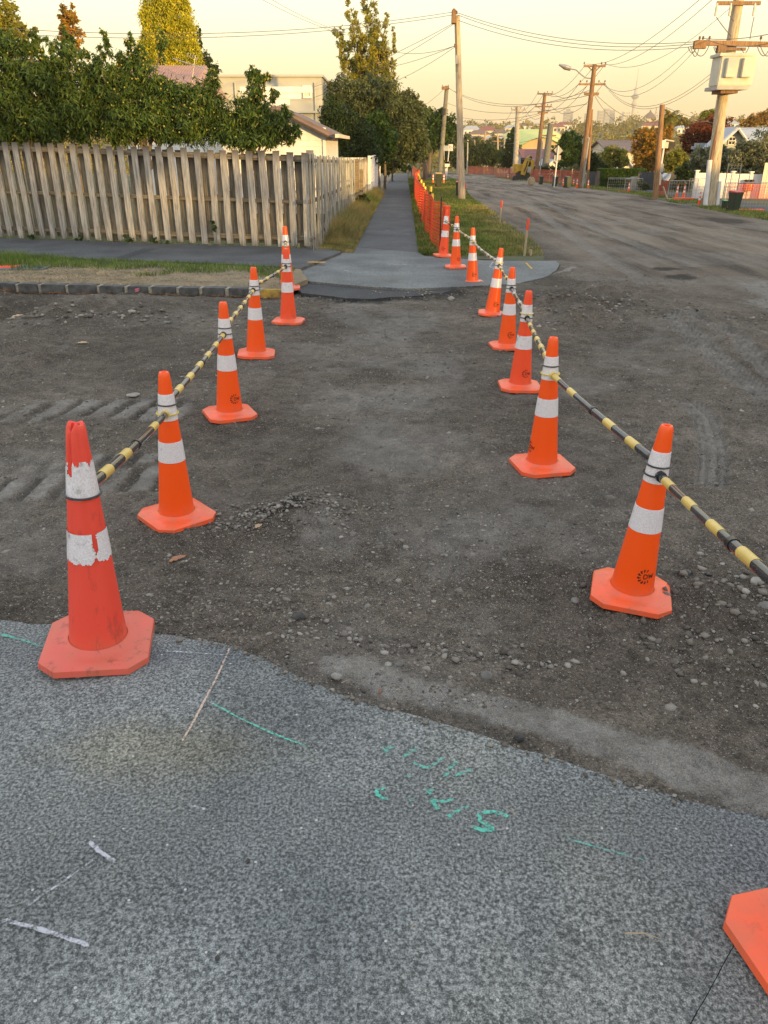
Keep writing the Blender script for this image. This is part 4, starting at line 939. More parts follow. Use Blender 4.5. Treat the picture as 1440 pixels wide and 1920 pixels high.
def make_band(h0, h1, m, torn=None):
    if torn is None:
        pr = [(cone_r(h0) + 0.0012, h0), (cone_r(h0) + 0.0024, h0 + 0.001)] + [(cone_r(h) + 0.0024, h) for h in np.linspace(h0 + 0.01, h1 - 0.01, 6)] + [(cone_r(h1) + 0.0024, h1 - 0.001), (cone_r(h1) + 0.0012, h1)]
        return MB().lathe(pr, 48).build('reflective_band', m, None, smooth=True)
    b = MB(); na, nh = 128, 26; v = []; f = []
    for i_ in range(nh + 1):
        h = h0 + (h1 - h0) * i_ / nh
        for k in range(na):
            a_ = 2 * math.pi * k / na; r_ = cone_r(h) + 0.0024
            if torn == 'top':
                d = abs((a_ + 2.25 + math.pi) % (2 * math.pi) - math.pi); kk = float(sstep(0.28, 0.0, d) * 0.30 * sstep(0.60, 0.78, h)); r_ = cone_r(h) * (1 - kk) + 0.0024
                d2 = abs((a_ + 1.2 + math.pi) % (2 * math.pi) - math.pi); r_ = r_ * (1 - 0.10 * float(sstep(0.4, 0.0, d2) * sstep(0.1, 0.5, h)))
            v.append((r_ * math.cos(a_), r_ * math.sin(a_), h))
    for i_ in range(nh):
        for k in range(na):
            a_ = 2 * math.pi * (k + 0.5) / na; t_ = (i_ + 0.5) / nh
            j_ = float(fbm(np.array(a_ * 3.0), np.array(t_ * 2), 2.2, 3)); j2 = float(fbm(np.array(a_ * 3.0 + 50), np.array(t_ * 9), 1.5, 3))
            if torn == 'top':
                d = abs((a_ + 2.25 + math.pi) % (2 * math.pi) - math.pi)
                if t_ > 0.96 + j_ * 0.4 or (d < 0.20 + 0.25 * j2 and t_ > 0.55 + 0.5 * d): continue
            else:
                d = (a_ + 1.05 + math.pi) % (2 * math.pi) - math.pi
                if abs(d) < 0.07 + 0.16 * (t_ - 0.35) + 0.2 * j2 and t_ > 0.30: continue
                if abs(d + 0.06) < 0.20 - t_ * 0.8: continue
                if t_ < 0.03 + j_ * 0.25: continue
            k2 = (k + 1) % na; f.append((i_ * na + k, i_ * na + k2, (i_ + 1) * na + k2, (i_ + 1) * na + k))
    b.add(v, f); return b.build('reflective_band', m, None, smooth=True)
def wrap(x, z, a0=-math.pi / 2, lift=0.0014):
    r_ = cone_r(z) + lift; a_ = a0 + x / r_; return (r_ * math.cos(a_), r_ * math.sin(a_), z)
def make_logo():
    "black DW with a ring of tapering dashes around its left side"
    b = MB(); zc = 0.165
    def stroke(pts, w, taper=1.0):
        P_ = []
        for (x0, y0), (x1, y1) in zip(pts[:-1], pts[1:]):
            for s_ in range(4): P_.append((x0 + (x1 - x0) * s_ / 4, y0 + (y1 - y0) * s_ / 4))
        P_.append(pts[-1]); v = []; f = []
        for k, (x, y) in enumerate(P_):
            a_, c_ = P_[max(k - 1, 0)], P_[min(k + 1, len(P_) - 1)]; tx, ty = c_[0] - a_[0], c_[1] - a_[1]; l_ = math.hypot(tx, ty) + 1e-9
            ww = w * (1 - (1 - taper) * k / (len(P_) - 1)) / 2; v.append(wrap(x - ty / l_ * ww, zc + y + tx / l_ * ww)); v.append(wrap(x + ty / l_ * ww, zc + y - tx / l_ * ww))
        for k in range(len(P_) - 1): f.append((2 * k, 2 * k + 1, 2 * k + 3, 2 * k + 2))
        b.add(v, f)
    s_ = 0.0021
    stroke([(-4 * s_, -5 * s_), (-4 * s_, 5.5 * s_), (1 * s_, 5.5 * s_), (4.5 * s_, 3 * s_), (4.5 * s_, -2.5 * s_), (1 * s_, -5 * s_), (-4.6 * s_, -5 * s_)], 0.0046)
    stroke([(8 * s_, 6 * s_), (11 * s_, -5 * s_), (14.5 * s_, 4 * s_), (18 * s_, -5 * s_), (21 * s_, 6 * s_)], 0.0046)
    for k, a_ in enumerate(np.linspace(68, 300, 9)):
        a1 = R(a_); r0_, r1_ = 0.0215, 0.0375; big = 0.0115 * (0.5 + 0.5 * math.sin(math.pi * (k + 0.6) / 9.2)); da = 0.28
        c_ = -0.002
        stroke([(c_ + r1_ * math.cos(a1), r1_ * math.sin(a1)), (c_ + (r0_ + r1_) / 2 * math.cos(a1 + da * .5), (r0_ + r1_) / 2 * math.sin(a1 + da * .5)), (c_ + r0_ * math.cos(a1 + da * .4), r0_ * math.sin(a1 + da * .4))], big, 0.25)
    return b.build('logo', M['logo'])
def cone_proto(kind):
    e = thing('traffic_cone', (0, 0, 0), 'orange traffic cone', 'traffic cone')
    body = {'new': 'cone', 'used': 'cone_used', 'old': 'cone_old'}[kind]
    parts = [make_body(M[body], kind == 'old'), make_base(M['cone_base_old' if kind == 'old' else 'cone_base']), make_feet()]
    rm = M['refl_old'] if kind != 'new' else M['refl']
    if kind == 'old': parts += [make_band(0.640, 0.775, rm, 'top'), make_band(0.40, 0.515, rm, 'slit')]
    else: parts += [make_band(0.630, 0.780, rm), make_band(0.385, 0.505, rm)]
    for p in parts: p.parent = e
    return e
proto = {}
CONES = {}
used_proto = set()
def place_cone(key, kind, bpx, tpx, label, group, logo=None, off=0.0, rz=None, fixed=None, height=None):
    B = G(bpx[0], bpx[1], off)
    if off == 0.0: B.z = float(dirt_z(np.array([B.x]), np.array([B.y]))[0]) * 0.5 + B.z * 0.5
    if tpx is not None:
        T = P(tpx[0], tpx[1], B.y); 
        d = T - B; s_ = d.length / H
    else: d = Vector((0, 0, 1)); s_ = height or 1.0
    if kind not in proto: proto[kind] = cone_proto(kind); e = proto[kind]
    else: e = copy_tree(proto[kind]); 
    for ch in list(e.children):
        if ch.name.startswith('logo'): bpy.data.objects.remove(ch)
    e.location = B; e.scale = (s_,) * 3 if height is None else (height,) * 3
    q_ = Vector((0, 0, 1)).rotation_difference(d.normalized()); rz = random.uniform(-0.25, 0.25) if rz is None else rz
    e.rotation_mode = 'QUATERNION'; e.rotation_quaternion = q_ @ Matrix.Rotation(rz, 3, 'Z').to_quaternion()
    tag(e, label, 'traffic cone', group)
    if logo is not None:
        if 'logo' not in proto: proto['logo'] = make_logo(); lg = proto['logo']
        else: lg = proto['logo'].copy(); C.objects.link(lg)
        lg.parent = e; lg.rotation_euler = (0, 0, logo - rz)
    CONES[key] = (B, d.normalized(), s_, e); return e
LG, RG = 'traffic cones of the left row', 'traffic cones of the right row'
place_cone('L1', 'old', (187, 1214), (141, 793), 'faded red cone with torn, scuffed white bands on the footpath edge, nearest on the left', LG, off=AP, rz=0.18)
place_cone('L2', 'new', (333, 974), (307, 697), 'bright orange cone second in the left row, standing diagonally on the dirt', LG, rz=0.75)
place_cone('L3', 'new', (431, 779), (418, 566), 'bright orange cone third in the left row with a black emblem at its right edge', LG, logo=0.72, rz=0.45)
place_cone('L4', 'new', (481, 668), (475, 501), 'bright orange cone fourth in the left row, clean without emblem', LG, rz=0.1)
place_cone('L5', 'used', (541, 605), (536, 466), 'grimy orange cone fifth in the left row, overlapping the last one', LG, rz=-0.1)
place_cone('L6', 'new', (539, 542), (534, 424), 'last cone of the left row, beside the yellow kerb stone', LG, off=0.05, rz=0.1)
place_cone('R1', 'new', (1181, 1118), (1251, 797), 'nearest orange cone on the right, leaning right with a sharp black emblem', RG, logo=0.18, rz=-0.30)
place_cone('R2', 'new', (1015, 877), (1038, 632), 'second orange cone of the right row, its emblem turned away', RG, logo=-1.35, rz=0.2)
place_cone('R3', 'used', (974, 729), (992, 545), 'dull orange cone third in the right row with scuffed bands and black emblem', RG, logo=0.35, rz=0.0)
place_cone('R4', 'new', (950, 652), (961, 501), 'glossy orange cone fourth in the right row, partly behind the dull one', RG, logo=0.25, rz=0.1)
place_cone('R5', 'new', (922, 592), (940, 465), 'orange cone fifth in the right row, leaning to the right', RG, logo=0.3, rz=-0.1)
place_cone('R6', 'new', (885, 536), (887, 427), 'orange cone sixth in the right row, at the lip of the far crossing', RG, logo=0.25, rz=0.1)
place_cone('R7', 'new', (854, 502), (857, 405), 'orange cone on the crossing slab, seventh in the right row', RG, logo=0.6, off=CRO, rz=0.0)
place_cone('R8', 'used', (831, 481), (838, 393), 'last cone of the right row at the end of the orange mesh fence', RG, logo=-0.2, off=CRO, rz=0.2)
place_cone('R0', 'new', (1546, 1806), None, 'cropped orange cone base at the bottom right corner on the footpath', RG, off=AP, rz=0.22, height=1.0)

# ------------------------------------------------------------------ striped extension bars between the cones
def bar(a, b_, label, group, ha=0.76, hb=0.72, white=False, rad=0.0205):
    (Ba, da, sa, _), (Bb, db, sb, _) = CONES[a], CONES[b_]
    A = Ba + da * H * ha * sa; Bp = Bb + db * H * hb * sb
    d = (Bp - A).normalized(); A2 = A + d * (cone_r(H * ha) * sa + 0.022); B2 = Bp - d * (cone_r(H * hb) * sb + 0.022)
    e = thing('extension_bar', A2, label, 'barrier bar', group)
    L = (B2 - A2).length; nseg = 14; pts = []; sag = 0.02 if L > 2.2 else 0.01
    for i_ in range(nseg + 1):
        t_ = i_ / nseg; p = A2.lerp(B2, t_); p.z -= sag * 4 * t_ * (1 - t_); pts.append(p)
    def at(t_):
        k = min(int(t_ * nseg), nseg - 1); return pts[k].lerp(pts[k + 1], t_ * nseg - k)
    jt = 0.52; r_in = rad * 0.88
    MB().tube([at(t_) for t_ in np.linspace(0, jt, 8)], rad, 16).build('outer_tube', M['bar_black'], e, smooth=True)
    MB().tube([at(t_) for t_ in np.linspace(jt - .01, 1, 8)], r_in, 16).build('inner_tube', M['bar_black'], e, smooth=True)
    MB().tube([at(jt - 0.012), at(jt), at(jt + 0.004)], rad + 0.0035, 16).build('joint_collar', M['black'], e, smooth=True)
    s_ = 0.17
    while s_ < L - 0.12:
        t0, t1 = s_ / L, min(1, (s_ + 0.125) / L)
        if not (t0 < jt + 0.02 and t1 > jt - 0.02):
            rr = (rad if t1 < jt else r_in) + 0.0012
            mm = M['bar_white'] if (white and s_ > L * 0.0) else M['bar_yellow']
            MB().tube([at(t0), at(t1)], rr, 16).build('reflective_stripe', mm, e, smooth=True)
        s_ += 0.32
    for end, Bc, dc, sc, h_, mm in ((A2, Ba, da, sa, ha, M['black'] if not white else M['yellow']), (B2, Bb, db, sb, hb, M['black'] if random.random() < .6 else M['yellow'])):
        MB().torus(Bc + dc * H * h_ * sc, cone_r(H * h_) * sc + 0.009, 0.0042, dc, 28, 6).build('cone_loop', mm, e, smooth=True)
        ctr = Bc + dc * H * h_ * sc; o_ = (end - ctr).normalized()
        MB().tube([end - o_ * 0.014, end - o_ * 0.004, end + o_ * 0.020], [rad * 0.85, rad + 0.005, rad + 0.004], 16).build('end_cap', M['black'] if mm == M['black'] else M['bar_yellow'], e, smooth=True)
    return e
BG = 'black and yellow striped bars strung between the cones'
bar('L1', 'L2', 'striped bar from the faded torn cone to the second left cone', BG, 0.72, 0.74)
bar('L2', 'L3', 'striped bar between the second and third cones of the left row', BG, 0.80, 0.74)
bar('L3', 'L4', 'striped bar between the third and fourth cones of the left row', BG, 0.79, 0.76)
bar('L4', 'L5', 'striped bar between the fourth and fifth cones of the left row', BG, 0.80, 0.77)
bar('L5', 'L6', 'striped bar between the last two cones of the left row', BG, 0.81, 0.76)
bar('R0', 'R1', 'striped bar entering from the right border up to the nearest right cone', BG, 0.86, 0.74)
bar('R1', 'R2', 'striped bar between the first and second cones of the right row', BG, 0.79, 0.74)
bar('R2', 'R3', 'striped bar between the second and third cones of the right row', BG, 0.80, 0.74, white=False)
bar('R3', 'R4', 'striped bar between the dull third cone and the fourth of the right row', BG, 0.78, 0.75, white=True)
bar('R4', 'R5', 'striped bar between the fourth and fifth cones of the right row', BG, 0.79, 0.75)
bar('R5', 'R6', 'striped bar between the fifth and sixth cones of the right row', BG, 0.79, 0.75, white=True)
bar('R6', 'R7', 'striped bar between the sixth and seventh cones of the right row', BG, 0.79, 0.75)
bar('R7', 'R8', 'striped bar between the last two cones of the right row', BG, 0.79, 0.75)

# ------------------------------------------------------------------ timber fence
fence = thing('timber_fence', (fa.x, fa.y, zbf(fa.y)), 'weathered grey board-on-board timber fence facing the side road behind the left verge', 'fence')
fd = Vector((fb.x - fa.x, fb.y - fa.y)).normalized(); fn = Vector((-fd.y, fd.x)); fang = math.atan2(fd.y, fd.x)
fx0 = -14.2; Lf = (fb.x - fx0) / fd.x
def fp(s_, n_=0.0): return Vector((fx0 + fd.x * s_ + fn.x * n_, fb.y - fd.y * (Lf - s_) + fn.y * n_))
zt0 = 2.62; 
def ftop(s_):   # top edge follows the photograph: highest at the left
    x = fx0 + fd.x * s_; return float(np.interp(x, [-14, fa.x, fb.x], [2.46, P(0, 264, fa.y).z, P(585, 287, fb.y).z]))
pk = {}
def picket_mesh(w, h, th, key):
    b = MB(); n = 7; v = []; f = []
    sd_ = random.random() * 9
    for i_ in range(n):
        z = h * i_ / (n - 1); wx = 0.004 * math.sin(i_ * 1.7 + sd_); wy = 0.005 * math.sin(i_ * 1.1 + sd_ * 2); cut = random.uniform(-0.01, 0.01) if i_ == n - 1 else 0
        for x, y in ((-w / 2, -th / 2), (w / 2, -th / 2), (w / 2, th / 2), (-w / 2, th / 2)): v.append((x + wx, y + wy, z + cut * (x > 0)))
    for i_ in range(n - 1):
        for k in range(4): f.append((i_ * 4 + k, i_ * 4 + (k + 1) % 4, i_ * 4 + 4 + (k + 1) % 4, i_ * 4 + 4 + k))
    f.append((3, 2, 1, 0)); f.append(tuple(4 * (n - 1) + k for k in range(4))); b.add(v, f)
    me = bpy.data.meshes.new('picket'); me.from_pydata(b.v, [], b.f); me.update(); return me
variants = [picket_mesh(0.150, 2.2, 0.02, i_) for i_ in range(6)]
bvar = [picket_mesh(0.195, 2.2, 0.02, i_) for i_ in range(4)]
def add_picket(me, x, y, z, sz, rz, tilt, m, parent, mcache={}):
    key = (me.name, m.name)
    if key not in mcache:
        c_ = me.copy(); c_.materials.clear(); c_.materials.append(m); mcache[key] = c_
    o_ = bpy.data.objects.new('picket', mcache[key]); C.objects.link(o_); o_.parent = parent; l = world_loc(parent)
    o_.location = (x - l.x, y - l.y, z - l.z); o_.rotation_euler = (random.uniform(-.006, .006), tilt, rz); o_.scale = (1, 1, sz); return o_
s_ = Lf - 0.08; k = 0
while s_ > 0:
    p = fp(s_, -0.045); zbase = zbf(p.y) + KH + 0.015 + random.uniform(-0.03, 0.02); ht = ftop(s_) + random.uniform(-0.02, 0.02) - zbase
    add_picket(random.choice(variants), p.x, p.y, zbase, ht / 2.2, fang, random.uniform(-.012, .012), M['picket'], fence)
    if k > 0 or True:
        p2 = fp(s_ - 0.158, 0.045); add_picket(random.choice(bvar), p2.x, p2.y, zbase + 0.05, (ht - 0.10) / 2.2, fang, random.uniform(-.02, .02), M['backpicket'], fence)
    s_ -= 0.316; k += 1
for hfrac, th in ((0.935, 0.10), (0.49, 0.075), (0.10, 0.10)):
    b = MB()
    for s0_ in np.arange(0, Lf, 2.4):
        s1_ = min(s0_ + 2.4, Lf) - 0.004
        a_, c_ = fp(s0_, 0), fp(s1_, 0); za = zbf(a_.y) + KH + hfrac * (ftop(s0_) - zbf(a_.y) - KH); zc_ = zbf(c_.y) + KH + hfrac * (ftop(s1_) - zbf(c_.y) - KH)
        mid = (a_ + c_) / 2; MM = Matrix.Translation((mid.x, mid.y, (za + zc_) / 2)) @ Matrix.Rotation(fang, 4, 'Z') @ Matrix.Rotation(-math.atan2(zc_ - za, (c_ - a_).length), 4, 'Y')
        bb = MB().box((0, 0, 0), ((c_ - a_).length, 0.055, th)); o_ = bb.build('rail', M['rail'], None, bevel=0.004); o_.parent = fence; l = world_loc(fence)
        MM.translation -= l; o_.matrix_local = MM
for s0_ in np.arange(Lf - 0.25, 0, -2.4):
    p = fp(s0_, 0.09); b = MB().box((p.x, p.y, (zbf(p.y) + ftop(s0_)) / 2 - 0.06), (0.10, 0.10, ftop(s0_) - zbf(p.y) - 0.02), fang); b.build('post', M['rail'], fence)
# corner post and the side fence of thin palings seen edge on
corner = thing('side_fence', (fr_x(17.3), 17.35, zbf(17.3)), 'side fence of narrow pale palings running away beside the footpath', 'fence')
MB().box((fb.x + 0.03, fb.y + 0.02, 1.0), (0.12, 0.12, P(585, 287, fb.y).z - 0.06 + 0.0), fang).build('corner_post', M['picket'], corner)
tops = lambda y: float(np.interp(y, [17, 30, 40], [P(585, 287, 17.2).z - 0.02, P(655, 298, 30).z, P(680, 297, 39).z]))
sv = [picket_mesh(0.085, 2.2, 0.022, i_) for i_ in range(4)]
y = 17.42
while y < 39.5:
    x = fr_x(y) + 0.015; zb0 = zbf(y) + 0.09; old = 31 < y < 34
    add_picket(random.choice(sv), x + (0.03 if random.random() < .5 else -0.012), y, zb0, (tops(y) + random.uniform(-.03, .03) - zb0) / 2.2, math.pi / 2 + 0.03, random.uniform(-.01, .01), M['picket'] if old or y > 35 else M['pale_picket'], corner)
    y += 0.19 if y < 28 else 0.21
for hfrac in (0.12, 0.5, 0.9):
    for ya, yb in ((17.4, 22.8), (22.8, 28.2), (28.2, 33.8), (33.8, 39.5)):
        a_ = Vector((fr_x(ya) - 0.05, ya, zbf(ya) + 0.09 + hfrac * (tops(ya) - zbf(ya)))); c_ = Vector((fr_x(yb) - 0.05, yb - 0.004, zbf(yb) + 0.09 + hfrac * (tops(yb) - zbf(yb)))); mid = (a_ + c_) / 2; dd = c_ - a_
        MM = Matrix.Translation(mid - world_loc(corner)) @ Matrix.Rotation(math.atan2(dd.y, dd.x), 4, 'Z') @ Matrix.Rotation(-math.atan2(dd.z, math.hypot(dd.x, dd.y)), 4, 'Y')
        o_ = MB().box((0, 0, 0), (dd.length, 0.045, 0.08)).build('rail', M['rail']); o_.parent = corner; o_.matrix_local = MM
for y in (30.5, 33.2): MB().box((fr_x(y) + 0.11, y, 0.35), (0.14, 0.14, 2.3 - (0.8 if y > 32 else 0))).build('post', M['rail'], corner)
# white weatherboard fence beyond
wf = thing('white_board_fence', (fr_x(39.6), 39.6, zbf(39.6)), 'white horizontal weatherboard fence at the end of the palings beside the footpath', 'fence')
x_, ya, yb = fr_x(39.6) + 0.12, 39.7, 52
for k in range(11):
    z0_ = zbf(45) + 0.18 + k * 0.165
    a_ = Vector((fr_x(ya) + 0.12, ya)); c_ = Vector((fr_x(yb) + 0.1, yb)); mid = (a_ + c_) / 2; dd = c_ - a_
    MB().box((0, 0, 0), (dd.length, 0.025, 0.172), m=Matrix.Translation((mid.x, mid.y, z0_)) @ Matrix.Rotation(math.atan2(dd.y, dd.x), 4, 'Z') @ Matrix.Rotation(R(9), 4, 'X')).build('weatherboard', M['white'], wf)
for y in (39.62, 43.6, 47.8, 52.1): MB().box((fr_x(y) + 0.11, y, zbf(y) + 1.02), (0.13, 0.13, 1.96)).build('post', M['white'], wf)
MB().box((0, 0, 0), ((yb - ya), 0.12, 0.04), m=Matrix.Translation(((fr_x(ya) + fr_x(yb)) / 2 + 0.11, (ya + yb) / 2, zbf(45) + 2.02)) @ Matrix.Rotation(math.atan2(yb - ya, fr_x(yb) - fr_x(ya)), 4, 'Z')).build('capping', M['white'], wf)
pf = thing('white_board_fence', (fr_x(39.5) - 3, 39.4, zbf(39)), 'short white boarded return facing the camera over the palings', 'fence')
for k in range(11): MB().box((fr_x(39.5) - 1.6, 39.45, zbf(39) + 0.18 + k * 0.165), (3.2, 0.025, 0.16)).build('weatherboard', M['white'], pf)

# ------------------------------------------------------------------ orange mesh fence along the footpath
mf = thing('safety_mesh_fence', (fpr(17.4) + 0.3, 17.4, zbf(17.4)), 'orange plastic mesh fence on black posts with yellow caps along the right of the footpath', 'mesh fence')
def mfx(y): return float(np.interp(y, [17, 20, 26, 34, 46, 60, 90, 130], [G(828, 480, .07).x, G(806, 452, .07).x, G(795, 420, .07).x, G(786, 393, .07).x, G(779, 368, .07).x, 2.55, 3.35, 4.3]))
yA = G(828, 481, 0.07).y
def mesh_panel(y0, y1, hs, cell, w, parent, ph=1.0, fx=mfx, name='mesh_panel', base=0.08):
    b = MB(); ys_ = np.arange(y0, y1 + 1e-6, cell)
    def pt(y, z):
        bow = 0.05 * math.sin(y * 1.9 + z) * (y < 40); return Vector((fx(y) + bow, y, zbf(y) + base + z - 0.05 * abs(math.sin(y * 0.9)) * z))
    for y in ys_:
        zs_ = np.linspace(0, ph, 5)
        pts = [pt(y, z) for z in zs_]; v = []
        for p in pts: v += [(p.x, p.y - w * 0.6, p.z), (p.x, p.y + w * 0.6, p.z)]
        b.add(v, [(2 * k, 2 * k + 1, 2 * k + 3, 2 * k + 2) for k in range(4)])
    for z in np.linspace(0, ph, hs):
        wz = w * (1.6 if z in (0, ph) else 0.9); pts = [pt(y, z) for y in ys_]; v = []
        for p in pts: v += [(p.x + 0.001, p.y, p.z - wz), (p.x + 0.001, p.y, p.z + wz)]
        b.add(v, [(2 * k, 2 * k + 1, 2 * k + 3, 2 * k + 2) for k in range(len(pts) - 1)])
    o_ = b.build(name, M['mesh_orange'], parent); md = o_.modifiers.new('thick', 'SOLIDIFY'); md.thickness = 0.004; o_['kind'] = 'stuff'; return o_
mesh_panel(yA, 26, 15, 0.075, 0.011, mf); mesh_panel(26, 42, 13, 0.12, 0.022, mf, 0.98); mesh_panel(42, 120, 9, 0.4, 0.075, mf, 0.95)
MB().tube([Vector((mfx(yA) + 0.06, yA + .05, zbf(yA) + 0.08)), Vector((mfx(yA) + 0.07, yA + .05, zbf(yA) + 1.05))], 0.075, 14).build('mesh_roll', M['mesh_orange'], mf, smooth=True)
MB().box((mfx(yA) - 0.05, yA - .02, zbf(yA) + 0.62), (0.025, 0.025, 1.2)).build('stake', M['black'], mf)
for k, (bx, ty, Yp) in enumerate(((808, 350, 24.5), (811, 363, 22.5), (797, 350, 28), (794, 343, 31.5), (790, 337, 36), (787, 331, 41), (786, 328, 47), (784, 325, 54), (783, 323, 62), (781, 321, 72), (779, 320, 84))):
    T = P(bx, ty, Yp); z0_ = zbf(Yp); rr = 0.018
    MB().tube([Vector((T.x, Yp, z0_)), Vector((T.x, Yp, T.z - 0.13))], 0.02 + 0.0002 * Yp, 8).build('post', M['black'], mf)
    MB().tube([Vector((T.x, Yp, T.z - 0.13)), Vector((T.x, Yp, T.z))], 0.032 + 0.0003 * Yp, 10).build('post_cap', M['yellow'], mf)

# stakes with orange tops
def stake(b_, t_, label, w=0.035, cap=0.3, col='mesh_orange'):
    B = G(b_[0], b_[1], 0.05); T = P(t_[0], t_[1], B.y); e = thing('survey_stake', B, label, 'stake', 'timber survey stakes')
    M1 = B.lerp(T, 1 - cap); d_ = (T - B).normalized()
    MB().tube([B - d_ * 0.1, M1], w * 0.7, 4).build('shaft', M['stake'], e); MB().tube([M1, T], w * 0.74, 4).build('painted_tip', M[col], e) if cap > 0 else None
    return e
stake((983, 481), (991, 410), 'timber stake with orange tip at the corner of the grass verge')
stake((937, 420), (941, 376), 'timber stake with orange tip at the road edge further up the verge')
stake((872, 369), (873, 344), 'small orange-tipped stake behind the tall leaning pole', cap=0.4)
stake((994, 480), (995, 468), 'short plain timber peg beside the nearer stake', cap=0, w=0.05)
stake((945, 421), (946, 415), 'short plain timber peg beside the farther stake', cap=0, w=0.05)
stake((1252, 377), (1243, 350), 'bare timber batten leaning in the far verge', cap=0, w=0.06)
# ------------------------------------------------------------------ foliage
def leaves(name, blobs, n, size, m, parent=None, asp=0.38, droop=0.5, clump=26, spread=0.10, lumpy=0.3, shell=0.45, kind=None, up=0.0):
    "blobs: (x,y,z,rx,ry,rz[,weight]); leaf cards gathered in clumps through each blob's outer volume"
    B_ = np.array([b[:6] for b in blobs]); wt = np.array([(b[3] * b[4] * b[5]) ** 0.66 * (b[6] if len(b) > 6 else 1) for b in blobs]); wt /= wt.sum()
    nc = max(1, n // clump); k = rng.choice(len(B_), nc, p=wt)
    d = rng.normal(size=(nc, 3)); d /= np.linalg.norm(d, axis=1)[:, None]
    rr = (shell + (1 - shell) * rng.random(nc)) ** 0.6
    lump = 1 + lumpy * np.sin(d[:, 0] * 4 + k * 1.7) * np.cos(d[:, 2] * 5 + k) + 0.22 * lumpy * rng.normal(size=nc)
    cc = B_[k, :3] + d * B_[k, 3:] * (rr * lump)[:, None]
    kk = np.repeat(np.arange(nc), clump); N = len(kk)
    sp_ = spread * (B_[k, 3:].mean(1))[kk][:, None] * (0.6 + 0.8 * rng.random(nc))[kk][:, None]
    off = rng.normal(size=(N, 3)) * sp_; c = cc[kk] + off
    dr_ = rng.normal(size=(N, 3)); dr_ += off / (sp_ + 1e-9) * 0.5; dr_[:, 2] = dr_[:, 2] * 0.6 - droop * 1.3 + up; dr_ /= np.linalg.norm(dr_, axis=1)[:, None]
    sd_ = np.cross(dr_, rng.normal(size=(N, 3))); sd_ /= np.linalg.norm(sd_, axis=1)[:, None] + 1e-9
    L = size * (0.6 + 0.8 * rng.random(N))[:, None]; W = L * asp
    v = np.stack([c - dr_ * L / 2, c + sd_ * W / 2, c + dr_ * L / 2, c - sd_ * W / 2], 1).reshape(-1, 3)
    f = np.arange(N * 4).reshape(-1, 4)
    o_ = npmesh(name, v, f, m, parent)
    if kind: o_['kind'] = kind
    return o_
def pxblob(px, py, rpx, rpy, Y, ry=None, w=1.0, dy=0.0):
    c = P(px, py, Y + dy); r_ = P(px + rpx, py, Y + dy).x - c.x; rz = P(px, py - rpy, Y + dy).z - c.z
    return (c.x, c.y, c.z, r_, ry if ry else r_ * 0.8, rz, w)
def branches(pts_list, m, parent, name='trunk'):
    b = MB()
    for pts, r0_, r1_ in pts_list:
        n = len(pts); b.tube(pts, [r0_ + (r1_ - r0_) * i_ / (n - 1) for i_ in range(n)], 8)
    return b.build(name, m, parent, smooth=True)
def tree(name, label, cat, base, blobs, n, size, m, trunk_r=0.12, group=None, extra=None, nb=6, **kw):
    e = thing(name, base, label, cat, group)
    leaves('crown' if cat in ('tree', 'palm') else 'foliage', blobs, n, size, m, e, **kw)
    base = Vector(base); lst = []
    cx_ = sum(b[0] for b in blobs) / len(blobs); cz_ = sum(b[2] for b in blobs) / len(blobs); cy_ = sum(b[1] for b in blobs) / len(blobs)
    fork = base.lerp(Vector((cx_, cy_, cz_)), 0.45); fork.x = base.x * 0.7 + fork.x * 0.3
    lst.append(([base, base.lerp(fork, 0.5) + Vector((random.uniform(-.1, .1), 0, 0)), fork], trunk_r, trunk_r * 0.75))
    for b_ in (blobs if len(blobs) <= nb else random.sample(blobs, nb)):
        T = Vector(b_[:3]); T2 = T + Vector((random.uniform(-.4, .4) * b_[3], random.uniform(-.4, .4) * b_[4], 0.15 * b_[5]))
        mid = fork.lerp(T, 0.5) + Vector((0, 0, 0.15 * (T - fork).length)); lst.append(([fork, mid, T, T2], trunk_r * 0.6, trunk_r * 0.1))
    branches(lst, M['bark'], e); return e
def gz(x, y): return float(ground_z(np.array(float(x)), np.array(float(y))))

# left garden: fruit trees behind the fence
FY = 23.5
def crown(cx_, cy_, n, sx, sy, r0_, r1_, Y, dy=1.2):
    return [pxblob(cx_ + random.uniform(-sx, sx), cy_ + random.uniform(-sy, sy), random.uniform(r0_, r1_), random.uniform(r0_, r1_) * 0.9, Y, dy=random.uniform(-dy, dy)) for _ in range(n)]
b1 = [pxblob(*a) for a in ((-60, 150, 60, 75, FY), (20, 120, 45, 55, FY), (75, 170, 60, 70, FY), (20, 200, 60, 60, FY), (130, 130, 38, 55, FY), (150, 210, 55, 55, FY), (60, 82, 16, 26, FY), (20, 75, 12, 22, FY), (125, 80, 11, 32, FY), (195, 85, 10, 42, FY), (90, 110, 18, 30, FY), (160, 110, 12, 22, FY), (-90, 220, 60, 55, FY), (100, 235, 70, 35, FY), (5, 250, 60, 25, FY), (190, 160, 40, 50, FY))]
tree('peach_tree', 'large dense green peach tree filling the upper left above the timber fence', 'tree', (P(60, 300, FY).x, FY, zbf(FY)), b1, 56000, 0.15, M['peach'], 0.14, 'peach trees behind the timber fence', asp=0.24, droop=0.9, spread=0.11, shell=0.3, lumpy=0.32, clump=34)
b2 = [pxblob(*a) for a in ((250, 140, 34, 45, FY), (235, 200, 50, 50, FY), (300, 180, 45, 45, FY), (290, 230, 60, 35, FY), (350, 200, 45, 45, FY), (395, 190, 30, 45, FY), (405, 235, 35, 35, FY), (243, 85, 10, 26, FY), (262, 110, 14, 26, FY), (303, 80, 9, 36, FY), (225, 120, 10, 24, FY), (340, 245, 60, 25, FY), (220, 245, 50, 28, FY), (395, 150, 14, 22, FY))]
